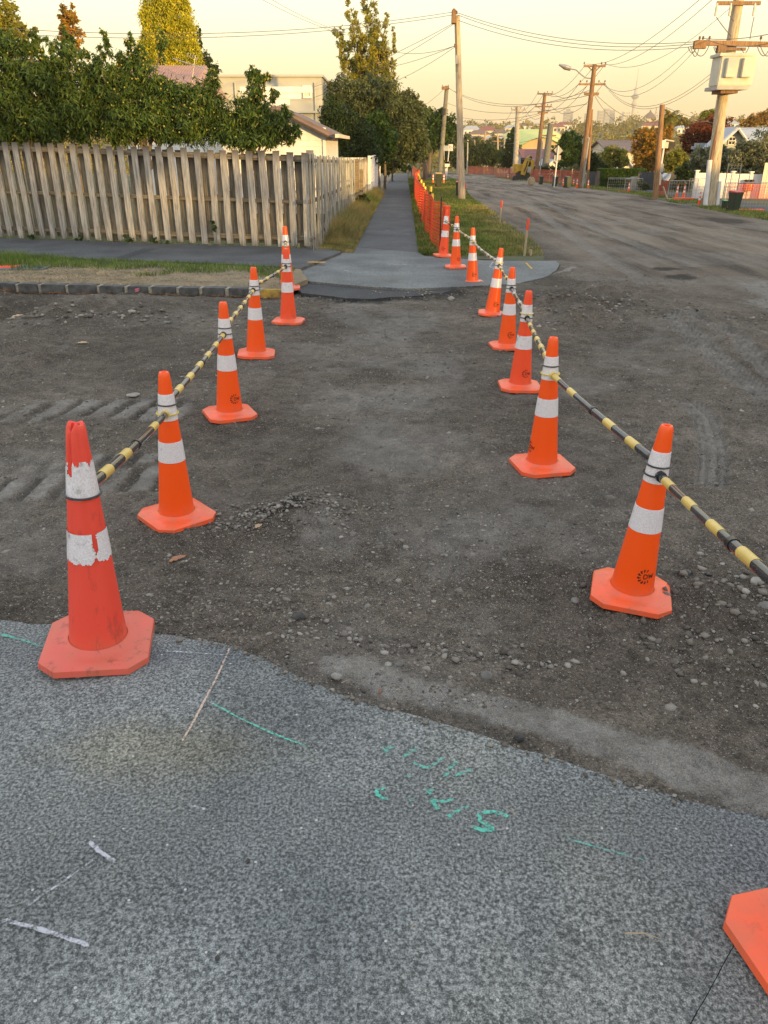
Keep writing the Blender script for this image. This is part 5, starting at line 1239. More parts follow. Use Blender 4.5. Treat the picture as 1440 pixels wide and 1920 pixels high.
t2 = tree('peach_tree', 'peach tree with yellow fruit in front of the tall yellow conifer', 'tree', (P(270, 300, FY).x, FY, zbf(FY)), b2, 38000, 0.14, M['peach'], 0.07, 'peach trees behind the timber fence', asp=0.24, droop=0.9, spread=0.12, shell=0.3, lumpy=0.32, clump=34, nb=12)
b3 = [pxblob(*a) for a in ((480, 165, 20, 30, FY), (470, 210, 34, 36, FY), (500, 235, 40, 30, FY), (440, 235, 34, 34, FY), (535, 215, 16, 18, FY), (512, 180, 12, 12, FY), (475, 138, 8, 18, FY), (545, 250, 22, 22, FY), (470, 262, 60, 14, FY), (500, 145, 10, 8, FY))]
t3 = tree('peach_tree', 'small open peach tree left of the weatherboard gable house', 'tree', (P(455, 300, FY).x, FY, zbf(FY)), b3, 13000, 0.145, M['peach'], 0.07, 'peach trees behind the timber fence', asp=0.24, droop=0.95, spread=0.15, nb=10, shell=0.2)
# fruit: small round peaches hanging in the crowns
def fruit(tr, blobs, n):
    B_ = np.array([b[:6] for b in blobs]); k = rng.integers(0, len(B_), n); d = rng.normal(size=(n, 3)); d /= np.linalg.norm(d, axis=1)[:, None]; d[:, 1] = -np.abs(d[:, 1])
    c = B_[k, :3] + d * B_[k, 3:] * (0.85 + 0.2 * rng.random((n, 1))); r_ = 0.020 + 0.010 * rng.random(n)
    v = IV[None] * r_[:, None, None] + c[:, None, :]; f = (IF[None] + (np.arange(n) * len(IV))[:, None, None]).reshape(-1, 3)
    o_ = npmesh('fruit', v.reshape(-1, 3), f, M['fruit'], tr, tri=True); o_['kind'] = 'stuff'
fruit(t2, b2, 240); fruit(t3, b3, 90); fruit([o_ for o_ in C.objects if o_.get('label', '').startswith('large dense green peach')][0], b1, 90)

CY = 52
tree('conifer', 'tall column-shaped yellow-green conifer rising behind the peach trees out of the top of the picture', 'tree', (P(320, 260, CY).x, CY, gz(-13, CY)), [pxblob(*a, CY) for a in ((320, 200, 52, 60), (318, 120, 52, 80), (316, 40, 47, 80), (314, -40, 36, 70), (340, 100, 34, 70), (296, 80, 28, 80), (322, -90, 20, 50))], 120000, 0.105, M['cypress'], 0.25, asp=0.5, droop=-0.6, spread=0.07, shell=0.8, lumpy=0.12, up=0.6)
tree('dark_tree', 'dark evergreen tree right behind the tall yellow conifer', 'tree', (P(388, 240, 60).x, 60, gz(-10, 60)), [pxblob(*a, 60) for a in ((385, 140, 26, 38), (400, 170, 20, 34), (365, 120, 14, 26), (370, 75, 8, 26))], 9000, 0.22, M['darkleaf'], 0.15)
tree('golden_tree', 'sunlit golden brown tree at the top left corner', 'tree', (P(10, 200, 45).x, 45, gz(-25, 45)), [pxblob(*a, 45) for a in ((5, 30, 32, 36), (30, 60, 36, 18), (-30, 60, 45, 50), (10, 80, 34, 30))], 8000, 0.2, M['yellowleaf'], 0.15, droop=0.1, shell=0.2)
tree('golden_tree', 'small sunlit orange tree tip showing above the peach tree near the top left', 'tree', (P(130, 200, 45).x, 45, gz(-20, 45)), [pxblob(*a, 45) for a in ((131, 35, 20, 26), (140, 75, 18, 30), (120, 60, 12, 20))], 2600, 0.2, M['orangeleaf'], 0.1, droop=0.1, shell=0.1)
# houses at the left
def gable(name, label, cat, x0, x1, y0, y1, z0, ze, zr, wall, roof, ridge='y', over=0.35, group=None, boards=False, xr=None):
    e = thing(name, ((x0 + x1) / 2, y0, z0), label, cat, group)
    MB().box(((x0 + x1) / 2, (y0 + y1) / 2, (z0 + ze) / 2), (x1 - x0, y1 - y0, ze - z0)).build('wall', wall, e)
    if ridge == 'y':
        xm = (x0 + x1) / 2 if xr is None else xr
        b = MB()
        for y in (y0 + .001, y1 - .001): pass
        b.add([(x0, y0, ze), (x1, y0, ze), (xm, y0, zr - 0.05), (x0, y1, ze), (x1, y1, ze), (xm, y1, zr - 0.05)], [(0, 1, 2), (3, 5, 4), (0, 2, 5, 3), (1, 4, 5, 2)]); b.build('gable_end', wall, e)
        for s_, xe in ((-1, x0), (1, x1)):
            dx = xe - xm; k_ = 1 + over / abs(dx); A_ = Vector((xm + dx * k_, 0, zr + (ze - zr) * k_)); B_ = Vector((xm, 0, zr))
            bb = MB(); th = 0.10; nrm = Vector((-(B_.z - A_.z), 0, (B_.x - A_.x))).normalized(); nrm = nrm if nrm.z > 0 else -nrm
            n_c = max(2, int((B_ - A_).length / 0.001) * 0 + 1)
            v = [(A_.x, y0 - over, A_.z), (B_.x, y0 - over, B_.z), (B_.x, y1 + over, B_.z), (A_.x, y1 + over, A_.z)]
            v2 = [(p[0] + nrm.x * th, p[1], p[2] + nrm.z * th) for p in v]; bb.add(v + v2, [(3, 2, 1, 0), (4, 5, 6, 7), (0, 1, 5, 4), (1, 2, 6, 5), (2, 3, 7, 6), (3, 0, 4, 7)]).build('roof', roof, e)
            bb = MB().tube([Vector((A_.x, y0 - over - .02, A_.z - .06)), Vector((B_.x, y0 - over - .02, B_.z - .02))], 0.07, 4); bb.build('bargeboard', M['roof_brown'] if name == 'weatherboard_house' else M['white'], e)
    else:
        ym = (y0 + y1) / 2; b = MB()
        b.add([(x0, y0, ze), (x0, y1, ze), (x0, ym, zr - 0.05), (x1, y0, ze), (x1, y1, ze), (x1, ym, zr - 0.05)], [(0, 1, 2), (3, 5, 4), (0, 2, 5, 3), (1, 4, 5, 2)]); b.build('gable_end', wall, e)
        for ye in (y0, y1):
            dy = ye - ym; k_ = 1 + over / abs(dy); A_ = (ym + dy * k_, zr + (ze - zr) * k_)
            v = [(x0 - over, A_[0], A_[1]), (x1 + over, A_[0], A_[1]), (x1 + over, ym, zr), (x0 - over, ym, zr)]; v2 = [(p[0], p[1], p[2] + 0.1) for p in v]
            MB().add(v + v2, [(3, 2, 1, 0), (4, 5, 6, 7), (0, 1, 5, 4), (1, 2, 6, 5), (2, 3, 7, 6), (3, 0, 4, 7)]).build('roof', roof, e)
    return e
HY = 31
c0 = P(608, 248, HY); peak = P(520, 203, HY)
hs = gable('weatherboard_house', 'white weatherboard gable house with brown roof edge behind the fence corner', 'house', 2 * peak.x - c0.x, c0.x, HY, HY + 9, zbf(HY), P(608, 247, HY).z, P(520, 204, HY).z, M['white'], M['roof_brown'], 'y', 0.4)
for k in range(22):
    z_ = zbf(HY) + 0.3 + k * 0.19
    if z_ > c0.z + 1.5: break
    xr_ = c0.x if z_ < c0.z else c0.x - (z_ - c0.z) / (peak.z - c0.z) * (c0.x - peak.x); xl_ = 2 * peak.x - xr_
    MB().box(((xl_ + xr_) / 2, HY - 0.02, z_), (xr_ - xl_ - 0.06, 0.028, 0.188), m=Matrix.Translation(((xl_ + xr_) / 2, HY - 0.025, z_)) @ Matrix.Rotation(R(-6), 4, 'X')).build('weatherboard', M['white'], hs)
MB().box((c0.x + 0.0, HY - 0.05, zbf(HY) + 1.4), (0.12, 0.10, 3.0)).build('corner_board', M['white'], hs)
MB().box((c0.x + 0.5, HY + 4, c0.z - 0.12), (0.14, 9.6, 0.12)).build('gutter', M['cream'], hs)
# large pale building
BY = 53
xa, xb = P(380, 150, BY).x, P(603, 150, BY).x; zt = P(600, 144, BY).z
bl = thing('pale_building', ((xa + xb) / 2, BY, zbf(BY)), 'large pale flat-roofed building with one small white-framed window behind the weatherboard house', 'building')
MB().box(((xa + xb) / 2 - 1.5, BY + 5, (zt + zbf(BY)) / 2), (xb - xa + 3, 10, zt - zbf(BY))).build('wall', M['grey_wall'], bl)
MB().box(((xa + xb) / 2 - 1.5, BY + 5, zt + 0.05), (xb - xa + 3.2, 10.3, 0.12)).build('parapet', M['grey_wall'], bl)
w0, w1 = P(569, 162, BY), P(583, 183, BY)
fr_ = MB(); 
for (x_, z_, dx, dz) in (((w0.x + w1.x) / 2, w0.z, w1.x - w0.x + .12, .1), ((w0.x + w1.x) / 2, w1.z, w1.x - w0.x + .12, .1), (w0.x, (w0.z + w1.z) / 2, .1, w0.z - w1.z - .1), (w1.x, (w0.z + w1.z) / 2, .1, w0.z - w1.z - .1)): fr_.box((x_, BY - 0.04, z_), (dx, 0.1, dz))
wf_ = fr_.build('window', M['white'], bl); pn = MB().box(((w0.x + w1.x) / 2, BY - 0.01, (w0.z + w1.z) / 2), (w1.x - w0.x - .08, 0.03, w0.z - w1.z - .08)).build('pane', M['cream'], wf_)
for px in (440, 590): p = P(px, 150, BY); MB().tube([Vector((p.x, BY - .08, zbf(BY))), Vector((p.x, BY - .08, zt - .3))], 0.06, 8).build('downpipe', M['grey_wall'], bl)
p = P(590, 210, BY); MB().box(((xa + xb) / 2, BY - 0.15, p.z), (xb - xa, 0.3, 0.12)).build('ledge', M['grey_wall'], bl)
# pink iron roof house with aerial
GY = 44
pk_ = P(356, 137, GY); le = P(286, 152, GY); re_ = P(378, 168, GY)
gh = thing('iron_roof_house', (le.x, GY, zbf(GY)), 'house with a pinkish corrugated iron roof half hidden by the peach trees', 'house')
MB().box(((le.x - 2 + re_.x) / 2, GY + 4, (re_.z + zbf(GY)) / 2 - 0.1), (re_.x - le.x + 1.6, 7.6, re_.z - zbf(GY) - 0.2)).build('wall', M['white'], gh)
v = [(le.x - 3, GY - 0.4, re_.z), (pk_.x + 0.1, GY - 0.4 + 0.0, re_.z), (pk_.x + 0.1, GY + 3.8, pk_.z + 0.55), (le.x - 3, GY + 3.8, pk_.z + .55)]
v += [(a[0], a[1], a[2] + 0.08) for a in v]
MB().add(v, [(3, 2, 1, 0), (4, 5, 6, 7), (0, 1, 5, 4), (1, 2, 6, 5), (2, 3, 7, 6), (3, 0, 4, 7)]).build('roof', M['roof_pink'], gh)
b = MB()
for k in range(34):
    x_ = le.x - 2.9 + k * (pk_.x + 3 - le.x) / 34; b.tube([Vector((x_, GY - 0.4, re_.z + 0.09)), Vector((x_, GY + 3.8, pk_.z + .64))], 0.022, 6)
b.build('roof_ribs', M['roof_pink'], gh)
MB().add([(pk_.x + .1, GY - .4, re_.z), (re_.x, GY - .4, re_.z - .2), (pk_.x + .1, GY + 3.8, pk_.z + .6), (re_.x + .1, GY + 7, re_.z - .2), (pk_.x - .1, GY + 8, re_.z - .1)], [(0, 1, 2), (1, 3, 2), (3, 4, 2)]).build('roof', M['roof_pink'], gh)
ant = thing('tv_aerial', P(363, 165, GY), 'television aerial standing above the pink iron roof', 'aerial')
ab = MB().tube([P(358, 168, GY), P(366, 104, GY)], 0.02, 6); ab.build('mast', M['steel'], ant)
ab = MB().tube([P(325, 110, GY), P(398, 133, GY)], 0.022, 6); ab.build('boom', M['steel'], ant); ab = MB()
for t_ in np.linspace(0.03, 0.97, 12):
    c = P(325, 110, GY).lerp(P(398, 133, GY), t_); ab.tube([c + Vector((-.05, -0.35, -.02)), c + Vector((.05, 0.35, .02))], 0.010, 4)
for t_ in np.linspace(0, 1, 5): c = P(352, 103 + 0, GY).lerp(P(370, 110, GY), t_); ab.tube([c + Vector((0, -.2, -.1)), c + Vector((0, .2, .12))], 0.012, 4)
ab.build('elements', M['steel'], ant)

# bamboo like columns and the shrubs by the far footpath
BY2 = 58
stems = []
for (bx, by, tx, ty, r_) in ((655, 180, 640, 55, 11), (668, 190, 652, 75, 12), (680, 180, 650, -10, 11), (688, 170, 668, 30, 13), (700, 190, 686, -15, 16), (712, 180, 700, 10, 15), (722, 175, 722, 25, 10), (735, 170, 738, 60, 8), (672, 150, 680, 70, 15), (695, 150, 705, 80, 16), (722, 160, 716, 70, 12), (645, 130, 630, 60, 8), (728, 150, 728, 100, 9)):
    n_s = max(4, int(math.hypot(tx - bx, ty - by) / 9))
    for k in range(n_s + 1):
        t_ = k / n_s; stems.append(pxblob(bx + (tx - bx) * t_ + random.uniform(-3, 3), by + (ty - by) * t_, r_ * (0.95 - .45 * t_) * random.uniform(0.7, 1.1), 10, BY2, dy=random.uniform(-1, 1)))
tree('bamboo', 'tall feathery bamboo clump with sunlit golden tips above the dark shrubs', 'bamboo', (P(695, 300, BY2).x, BY2, zbf(BY2)), stems, 36000, 0.18, M['bamboo'], 0.10, asp=0.28, droop=-0.2, shell=0.1, spread=0.25, lumpy=0.1, up=0.5)
def shrub(label, pts, Y, n, size, m, base=None, cat='tree', name='garden_tree', group=None, r=0.1, **kw):
    bl_ = [pxblob(a[0], a[1], a[2], a[3], Y, dy=(a[4] if len(a) > 4 else 0)) for a in pts]
    bx = base[0] if base else sum(a[0] for a in pts) / len(pts); X = P(bx, 300, Y).x
    return tree(name, label, cat, (X, Y, gz(X, Y) + 0.05), bl_, n, size, m, r, group, **kw)
shrub('broad grey-green tree overhanging the footpath below the bamboo', [(660, 190, 44, 42), (700, 175, 45, 28), (730, 210, 48, 50), (755, 250, 42, 50), (775, 195, 16, 14), (690, 225, 40, 40), (640, 170, 26, 26), (780, 265, 22, 38), (760, 190, 22, 18)], 54, 34000, 0.19, M['olive'], droop=0.9, spread=0.14)
shrub('dark dense shrub to the left of the footpath behind the weatherboard house', [(640, 240, 38, 45), (668, 262, 36, 34), (625, 215, 24, 30), (650, 285, 36, 22), (685, 285, 30, 24)], 46, 26000, 0.15, M['darkleaf'], droop=0.6, spread=0.12)
shrub('bright green flowering magnolia-like bush beside the footpath', [(705, 240, 26, 28), (720, 262, 26, 24), (690, 268, 20, 22), (716, 220, 14, 12), (715, 290, 22, 18)], 50, 9000, 0.2, M['midleaf'], droop=0.4, asp=.5, cat='bush', name='garden_bush')
shrub('dark mass of bushes where the footpath disappears', [(735, 300, 24, 22), (715, 310, 20, 18), (752, 300, 16, 22), (742, 280, 22, 20)], 75, 9000, 0.24, M['darkleaf'], cat='bush', name='garden_bush')
shrub('round green street tree in front of the second pole', [(805, 225, 28, 22), (828, 235, 22, 24), (795, 250, 30, 26), (815, 262, 26, 20), (845, 245, 16, 16), (790, 210, 16, 12)], 96, 13000, 0.34, M['midleaf'], base=(805, 0), r=0.35)
shrub('feathery tree hanging over the footpath in front of the round street tree', [(778, 258, 24, 26), (790, 280, 16, 20), (768, 290, 12, 14)], 80, 6000, 0.28, M['olive'], r=0.25, droop=0.9, base=(800, 0))
shrub('dark trees behind the second pole at the end of the street', [(850, 280, 26, 22), (885, 290, 26, 20), (915, 290, 24, 20), (870, 300, 30, 14), (940, 300, 22, 16)], 150, 14000, 0.5, M['darkleaf'], r=0.3)
shrub('grey-green bushes behind the end of the orange barrier', [(905, 285, 26, 22), (880, 268, 20, 14), (930, 275, 22, 20), (955, 290, 20, 20)], 175, 9000, 0.6, M['olive'], r=0.3)
# bushes at the fence foot
shrub('small dark weed bush in the long grass by the side fence', [(680, 375, 14, 10), (672, 385, 10, 8)], 30.5, 1500, 0.09, M['darkleaf'], cat='bush', name='weed_bush', r=0.02)
for k, (px, py, r_) in enumerate(((238, 452, 15), (292, 455, 9), (398, 428, 9), (312, 460, 12), (60, 447, 8), (150, 452, 9))):
    Y_ = fy(P(px, py, 19).x) - 0.16; shrub(('weed growing at the foot of the timber fence', 'thin weed climbing the pickets of the timber fence')[k == 2] + (', %s' % ('widest clump left of the middle', 'small clump beside the widest one', 'near the right third', 'right of the widest clump', 'leftmost one', 'second from the left')[k]), [(px, py - 4, r_, 7 if k != 2 else 14)], Y_, 260, 0.05, M['midleaf'], cat='weed', name='weed', r=0.006, group='weeds along the timber fence')

# ------------------------------------------------------------------ poles and lines
def pole(label, base, top, r0, r1, m, Yfix=None, n=10, group='power poles', name='power_pole'):
    B = G(base[0], base[1], 0.03) if Yfix is None else P(base[0], base[1], Yfix)
    if Yfix is not None: B.z = zbf(min(Yfix, 170))
    T = P(top[0], top[1], B.y); e = thing(name, B, label, 'utility pole', group)
    MB().tube([B - (T - B).normalized() * 0.3, B.lerp(T, 0.5), T], [r0, (r0 + r1) / 2, r1], n).build('pole', m, e, smooth=True); return e, B, T
def arm(e, c, w, m=None, th=0.11, ang=0.0, name='crossarm', ins=(), tilt=0.0):
    MB().box((0, 0, 0), (w, th * .8, th), m=Matrix.Translation(c) @ Matrix.Rotation(ang, 4, 'Z') @ Matrix.Rotation(tilt, 4, 'Y')).build(name, m or M['pole_brown'], e)
    for k in ins:
        p = Vector((c.x + math.cos(ang) * w / 2 * k, c.y + math.sin(ang) * w / 2 * k, c.z + th / 2))
        MB().lathe([(0.012, 0), (0.012, 0.05), (0.045, 0.06), (0.05, 0.09), (0.03, 0.10), (0.045, 0.13), (0.03, 0.16), (0.0, 0.17)], 10, Matrix.Translation(p)).build('insulator', M['insulator'], e)
    return
eA, BA, TA = pole('tall bare leaning timber pole on the grass verge, the nearest pole', (866, 377), (857, 29), 0.17, 0.125, M['pole'])
arm(eA, P(852, 33, BA.y) - Vector((0.05, 0.2, 0)), 0.16, th=0.5, name='bracket')
for (a, b2) in ((851, 20), (856, 24), (851, 42), (853, 86)): MB().lathe([(0.015, 0), (0.05, 0.03), (0.055, 0.07), (0.03, 0.09), (0.05, 0.13), (0, 0.15)], 8, Matrix.Translation(P(a, b2 + 3, BA.y - 0.2))).build('insulator', M['insulator'], eA)
MB().box(P(857, 112, BA.y - 0.22), (0.12, 0.14, 0.34)).build('junction_box', M['sign_back'], eA)
MB().tube([P(855, 42, BA.y - .2), P(856, 80, BA.y - .2), P(857, 135, BA.y - .19)], 0.018, 6).build('cable', M['wire'], eA)
e2, B2, T2 = pole('leaning grey timber pole with a dark band behind the mesh fence', (824, 330), (838, 161), 0.30, 0.22, M['pole_grey'], 95)
MB().tube([P(833, 203, 95), P(832, 216, 95)], 0.29, 12).build('dark_band', M['rubber'], e2); arm(e2, P(835, 165, 94.8), 0.8, th=0.3, name='bracket', ins=(-0.8, 0.8))
eD, BD, TD = pole('timber pole with double crossarms and a street lamp over the far verge', (1088, 356), (1115, 121), 0.19, 0.13, M['pole_brown'])
DY = BD.y
arm(eD, P(1115, 124, DY), P(1137, 124, DY).x - P(1096, 124, DY).x, ins=(-.97, .6, .97)); arm(eD, P(1110, 158, DY), P(1134, 158, DY).x - P(1084, 158, DY).x, ins=(-.9, -.4, .5, .95))
arm(eD, P(1109, 176, DY), 0.9, th=.15)
for s_ in (1, -1): MB().tube([P(1114, 136, DY), P(1114 + 11 * s_, 125, DY)], 0.03, 4).build('brace', M['pole_brown'], eD)
lb = [P(1108, 147, DY), P(1098, 146, DY), P(1090, 140, DY), P(1080, 131, DY), P(1070, 129, DY)]
MB().tube(lb, 0.035, 8).build('lamp_arm', M['steel'], eD); MB().tube([P(1070, 129, DY), P(1060, 126, DY), P(1048, 121, DY)], [0.12, 0.15, 0.05], 10).build('lamp_head', M['steel'], eD)
eDs = thing('street_pole', G(1101, 356), 'thin grey steel pole in front of the lamp pole', 'utility pole', 'street poles')
MB().tube([G(1091, 357), P(1104, 258, DY - 1)], 0.07, 8).build('pole', M['sign_back'], eDs)
e5 = thing('street_pole', G(1101, 353), 'thin brown service pole right beside the lamp pole', 'utility pole', 'street poles')
MB().tube([G(1101, 354), P(1110, 205, G(1101, 354).y)], 0.08, 8).build('pole', M['pole_brown'], e5)
eE, BE, TE = pole('brown timber pole with two crossarms above the excavator', (1003, 345), (1022, 174), 0.20, 0.14, M['pole_brown'], 76)
arm(eE, P(1022, 176, 76), P(1036, 176, 76).x - P(1008, 176, 76).x, ins=(-.95, 0.3, .95)); arm(eE, P(1019, 200, 76), P(1034, 200, 76).x - P(1004, 200, 76).x, ins=(-.95, -.3, .5, .95)); arm(eE, P(1018, 211, 76), .9, th=.15)
MB().tube([P(1011, 346, 74), P(1017, 262, 74)], 0.06, 8).build('steel_stay', M['sign_back'], eE)
eF, BF, TF = pole('pale concrete pole with a wide crossarm left of the excavator', (966, 336), (971, 200), 0.34, 0.19, M['concrete_pole'], 88)
arm(eF, P(971, 206, 88), P(985, 206, 88).x - P(960, 206, 88).x, M['concrete_pole'], ins=(-.95, -.4, .4, .95)); arm(eF, P(971, 201, 88), P(978, 201, 88).x - P(962, 201, 88).x, M['concrete_pole'], th=0.08)
eS, BS, TS = pole('stubby pale timber pole behind the excavator', (1020, 330), (1033, 232), 0.42, 0.30, M['pole_grey'], 92); arm(eS, P(1029, 254, 92), 1.6, th=0.12)
for k, (bx, by, tx, ty, Yk, rr, lb_) in enumerate(((907, 330, 910, 246, 150, .20, 'far brown pole at the bend of the street, left one of a pair'), (934, 330, 933, 250, 155, .18, 'far brown pole at the bend of the street, right one of a pair'), (876, 322, 877, 268, 130, .12, 'thin pale post right behind the tall near pole'), (892, 322, 890, 262, 150, .10, 'thin post standing left of the far orange barrier'), (915, 328, 908, 285, 160, .12, 'short pale post before the dark end-of-street bushes'), (858, 325, 858, 270, 125, .15, 'white painted post left behind the tall near pole'), (944, 330, 946, 255, 165, .15, 'hazy post right of the pair at the bend'))):
    ep, bb_, tt_ = pole(lb_, (bx, by), (tx, ty), rr, rr * .8, M['pole'] if k not in (2, 5) else M['concrete_pole'], Yk, 8, 'distant posts at the end of the street', 'street_pole')
    if k < 2: arm(ep, tt_ + Vector((0, 0, -.5)), 1.8, th=.18); arm(ep, tt_ + Vector((0, 0, -1.3)), 1.4, th=.18)
# transformer pole
tB = G(1330, 386, 0.1); TY = tB.y
eT = thing('transformer_pole', tB, 'big split timber pole carrying a cream transformer at the right border', 'utility pole', 'power poles')
MB().tube([Vector((tB.x + .02, TY, tB.z - .3)), P(1352, 200, TY), P(1388, -20, TY), P(1398, -90, TY)], [0.27, 0.215, 0.19, 0.18], 14).build('pole', M['pole'], eT, smooth=True)
MB().tube([P(1319, 386, TY - .1), P(1335, 300, TY - .1), P(1360, 160, TY - .12), P(1366, 120, TY - .12)], [0.11, 0.10, 0.09, .085], 8).build('side_timber', M['pole_brown'], eT)
MB().tube([P(1322, 387, TY - .2), P(1331, 300, TY - .2)], 0.10, 8).build('cable_cover', M['white'], eT)
MB().tube([P(1345, 386, TY - .2), P(1350, 340, TY - .2)], 0.07, 8).build('cable_cover', M['white'], eT)
def boxpx(x0, y0, x1, y1, Y, dep, name, m, e, bev=0.0):
    a_, c_ = P(x0, y0, Y), P(x1, y1, Y); return MB().box(((a_.x + c_.x) / 2, Y + dep / 2, (a_.z + c_.z) / 2), (abs(c_.x - a_.x), dep, abs(c_.z - a_.z))).build(name, m, e, bevel=bev)
TY2 = TY - 1.15
tb = boxpx(1354, 101, 1410, 161, TY2, 0.9, 'transformer_tank', M['transformer'], eT, 0.03)
boxpx(1351, 99, 1414, 105, TY2 - .04, 1.0, 'tank_lid', M['transformer'], eT, 0.01)
for x0 in (1366, 1396): boxpx(x0, 108, x0 + 12, 145, TY2 - .16, 0.16, 'cooling_fin', M['transformer'], eT, 0.02)
boxpx(1345, 161, 1402, 168, TY2 - .05, 1.25, 'platform', M['sign_back'], eT); boxpx(1352, 168, 1383, 175, TY2 + .1, 0.9, 'platform_beam', M['pole_brown'], eT)
wT = P(1460, 80, TY).x - P(1301, 80, TY).x
arm(eT, P(1375, 82, TY - .3) + Vector((.2, 0, 0)), wT, th=0.17, ins=(-.93, -.85, -.7, .5, .7), tilt=0.02); arm(eT, P(1312, 84, TY - .35), 0.45, th=.26, name='arm_bracket')
arm(eT, P(1385, 6, TY - .25), P(1425, 6, TY).x - P(1344, 6, TY).x, th=0.12)
for px in (1343, 1369, 1414):
    MB().tube([P(px + 2, 6, TY - .3), P(px + 1, 14, TY - .35), P(px - 2, 30, TY - .35)], [0.03, 0.05, 0.045], 8).build('drop_out_fuse', M['transformer'], eT)
arm(eT, P(1352, 92, TY - .4), .3, th=.25, name='switch'); arm(eT, P(1378, 92, TY - .35), .8, th=.1)
rngp = random.Random(3)
lb = MB()
for (x0, y0, x1, y1, dip) in ((1308, 80, 1290, 88, 22), (1312, 84, 1295, 86, 30), (1330, 84, 1300, 90, 26), (1338, 88, 1352, 108, 8), (1340, 86, 1356, 104, 12), (1420, 88, 1440, 96, 18), (1425, 84, 1450, 90, 26), (1390, 90, 1400, 100, 6), (1405, 86, 1392, 100, 8), (1343, 32, 1371, 68, 2), (1369, 30, 1376, 40, 2), (1414, 32, 1406, 74, -4)):
    pts = []
    for k in range(9): t_ = k / 8; pts.append(P(x0 + (x1 - x0) * t_, y0 + (y1 - y0) * t_ + dip * 4 * t_ * (1 - t_) * .7, TY - .4))
    lb.tube(pts, 0.014, 5)
lb.build('jumper_cables', M['wire'], eT)
# brown short pole and the sign posts beside it
eB, BB, TB = pole('rusty brown timber pole standing between the orange tree and the palm', (1228, 378), (1242, 196), 0.135, 0.11, M['pole_brown'])
def signpost(label, base, top, plates, name='sign_post', r=0.03, m='white', Yfix=None, group=None):
    B = G(base[0], base[1], 0.08) if Yfix is None else P(base[0], base[1], Yfix); T = P(top[0], top[1], B.y); e = thing(name, B, label, 'sign', group)
    MB().tube([B, T], r, 8).build('post', M[m], e)
    for (kind, x0, y0, x1, y1, mm) in plates:
        Y = B.y - r - 0.02; a_, c_ = P(x0, y0, Y), P(x1, y1, Y); cx_, cz_ = (a_.x + c_.x) / 2, (a_.z + c_.z) / 2; w_, h_ = abs(c_.x - a_.x), abs(a_.z - c_.z)
        if kind == 'diamond': MB().box((0, 0, 0), (w_ * .71, 0.012, h_ * .71), m=Matrix.Translation((cx_, Y + 2 * r + .03, cz_)) @ Matrix.Rotation(R(45), 4, 'Y')).build('sign_plate', M[mm], e, bevel=0.004)
        elif kind == 'back': MB().box((cx_, Y + 2 * r + .03, cz_), (w_, 0.012, h_)).build('sign_plate', M[mm], e, bevel=0.004)
        else: MB().box((cx_, Y, cz_), (w_, 0.012 if kind == 'plate' else 0.12, h_)).build('sign_plate' if kind == 'plate' else 'meter_box', M[mm], e, bevel=0.003)
    return e, B, T
s1 = signpost('white street pole with a blank sign and a bracket arm beside the brown pole', (1230, 374), (1247, 262), [('plate', 1237, 263, 1247, 278, 'white'), ('plate', 1232, 307, 1243, 323, 'sign_back'), ('box', 1231, 326, 1238, 347, 'cream')], r=0.045)
MB().tube([s1[2], P(1264, 265, s1[1].y)], 0.03, 6).build('bracket_arm', M['cream'], s1[0]); MB().box(P(1249, 272, s1[1].y), (.16, .16, .26)).build('box', M['cream'], s1[0])
boxpx(1253, 266, 1264, 278, s1[1].y, 0.08, 'sign_plate', M['rubber'], s1[0])
s2 = signpost('white post with the bare metal back of a diamond sign and a square plate', (1039, 351), (1047, 273), [('diamond', 1039, 273, 1056, 291, 'sign_back'), ('back', 1040, 291, 1052, 300, 'sign_back')], r=0.045)
s3 = signpost('white bus-stop-like post with a small red printed sign and a pink lower sign', (836, 337), (843, 272), [('plate', 841, 270.5, 849, 283, 'white'), ('plate', 834.5, 303, 843, 313, 'white'), ('plate', 834.5, 303, 843, 307, 'pink_sign'), ('box', 835, 316, 839, 330, 'white')], Yfix=62, r=0.035)
Yq = s3[1].y - .07
for pts in ([(842.6, 273), (842.6, 279)], [(842.6, 273), (845, 274), (845, 276), (842.6, 276.5), (845.2, 279)], [(846.5, 275), (847.8, 276.5), (846.5, 278)], [(843, 281), (847.5, 281)]):
    MB().tube([P(a, b_, Yq) for a, b_ in pts], 0.013, 4).build('red_marking', M['red_print'], s3[0])
s4 = signpost('dark sign panel hanging from the second pole behind the mesh fence', (833, 300), (833, 271), [('plate', 832, 273, 841, 283, 'roof_grey')], Yfix=80, r=0.03, m='sign_back')
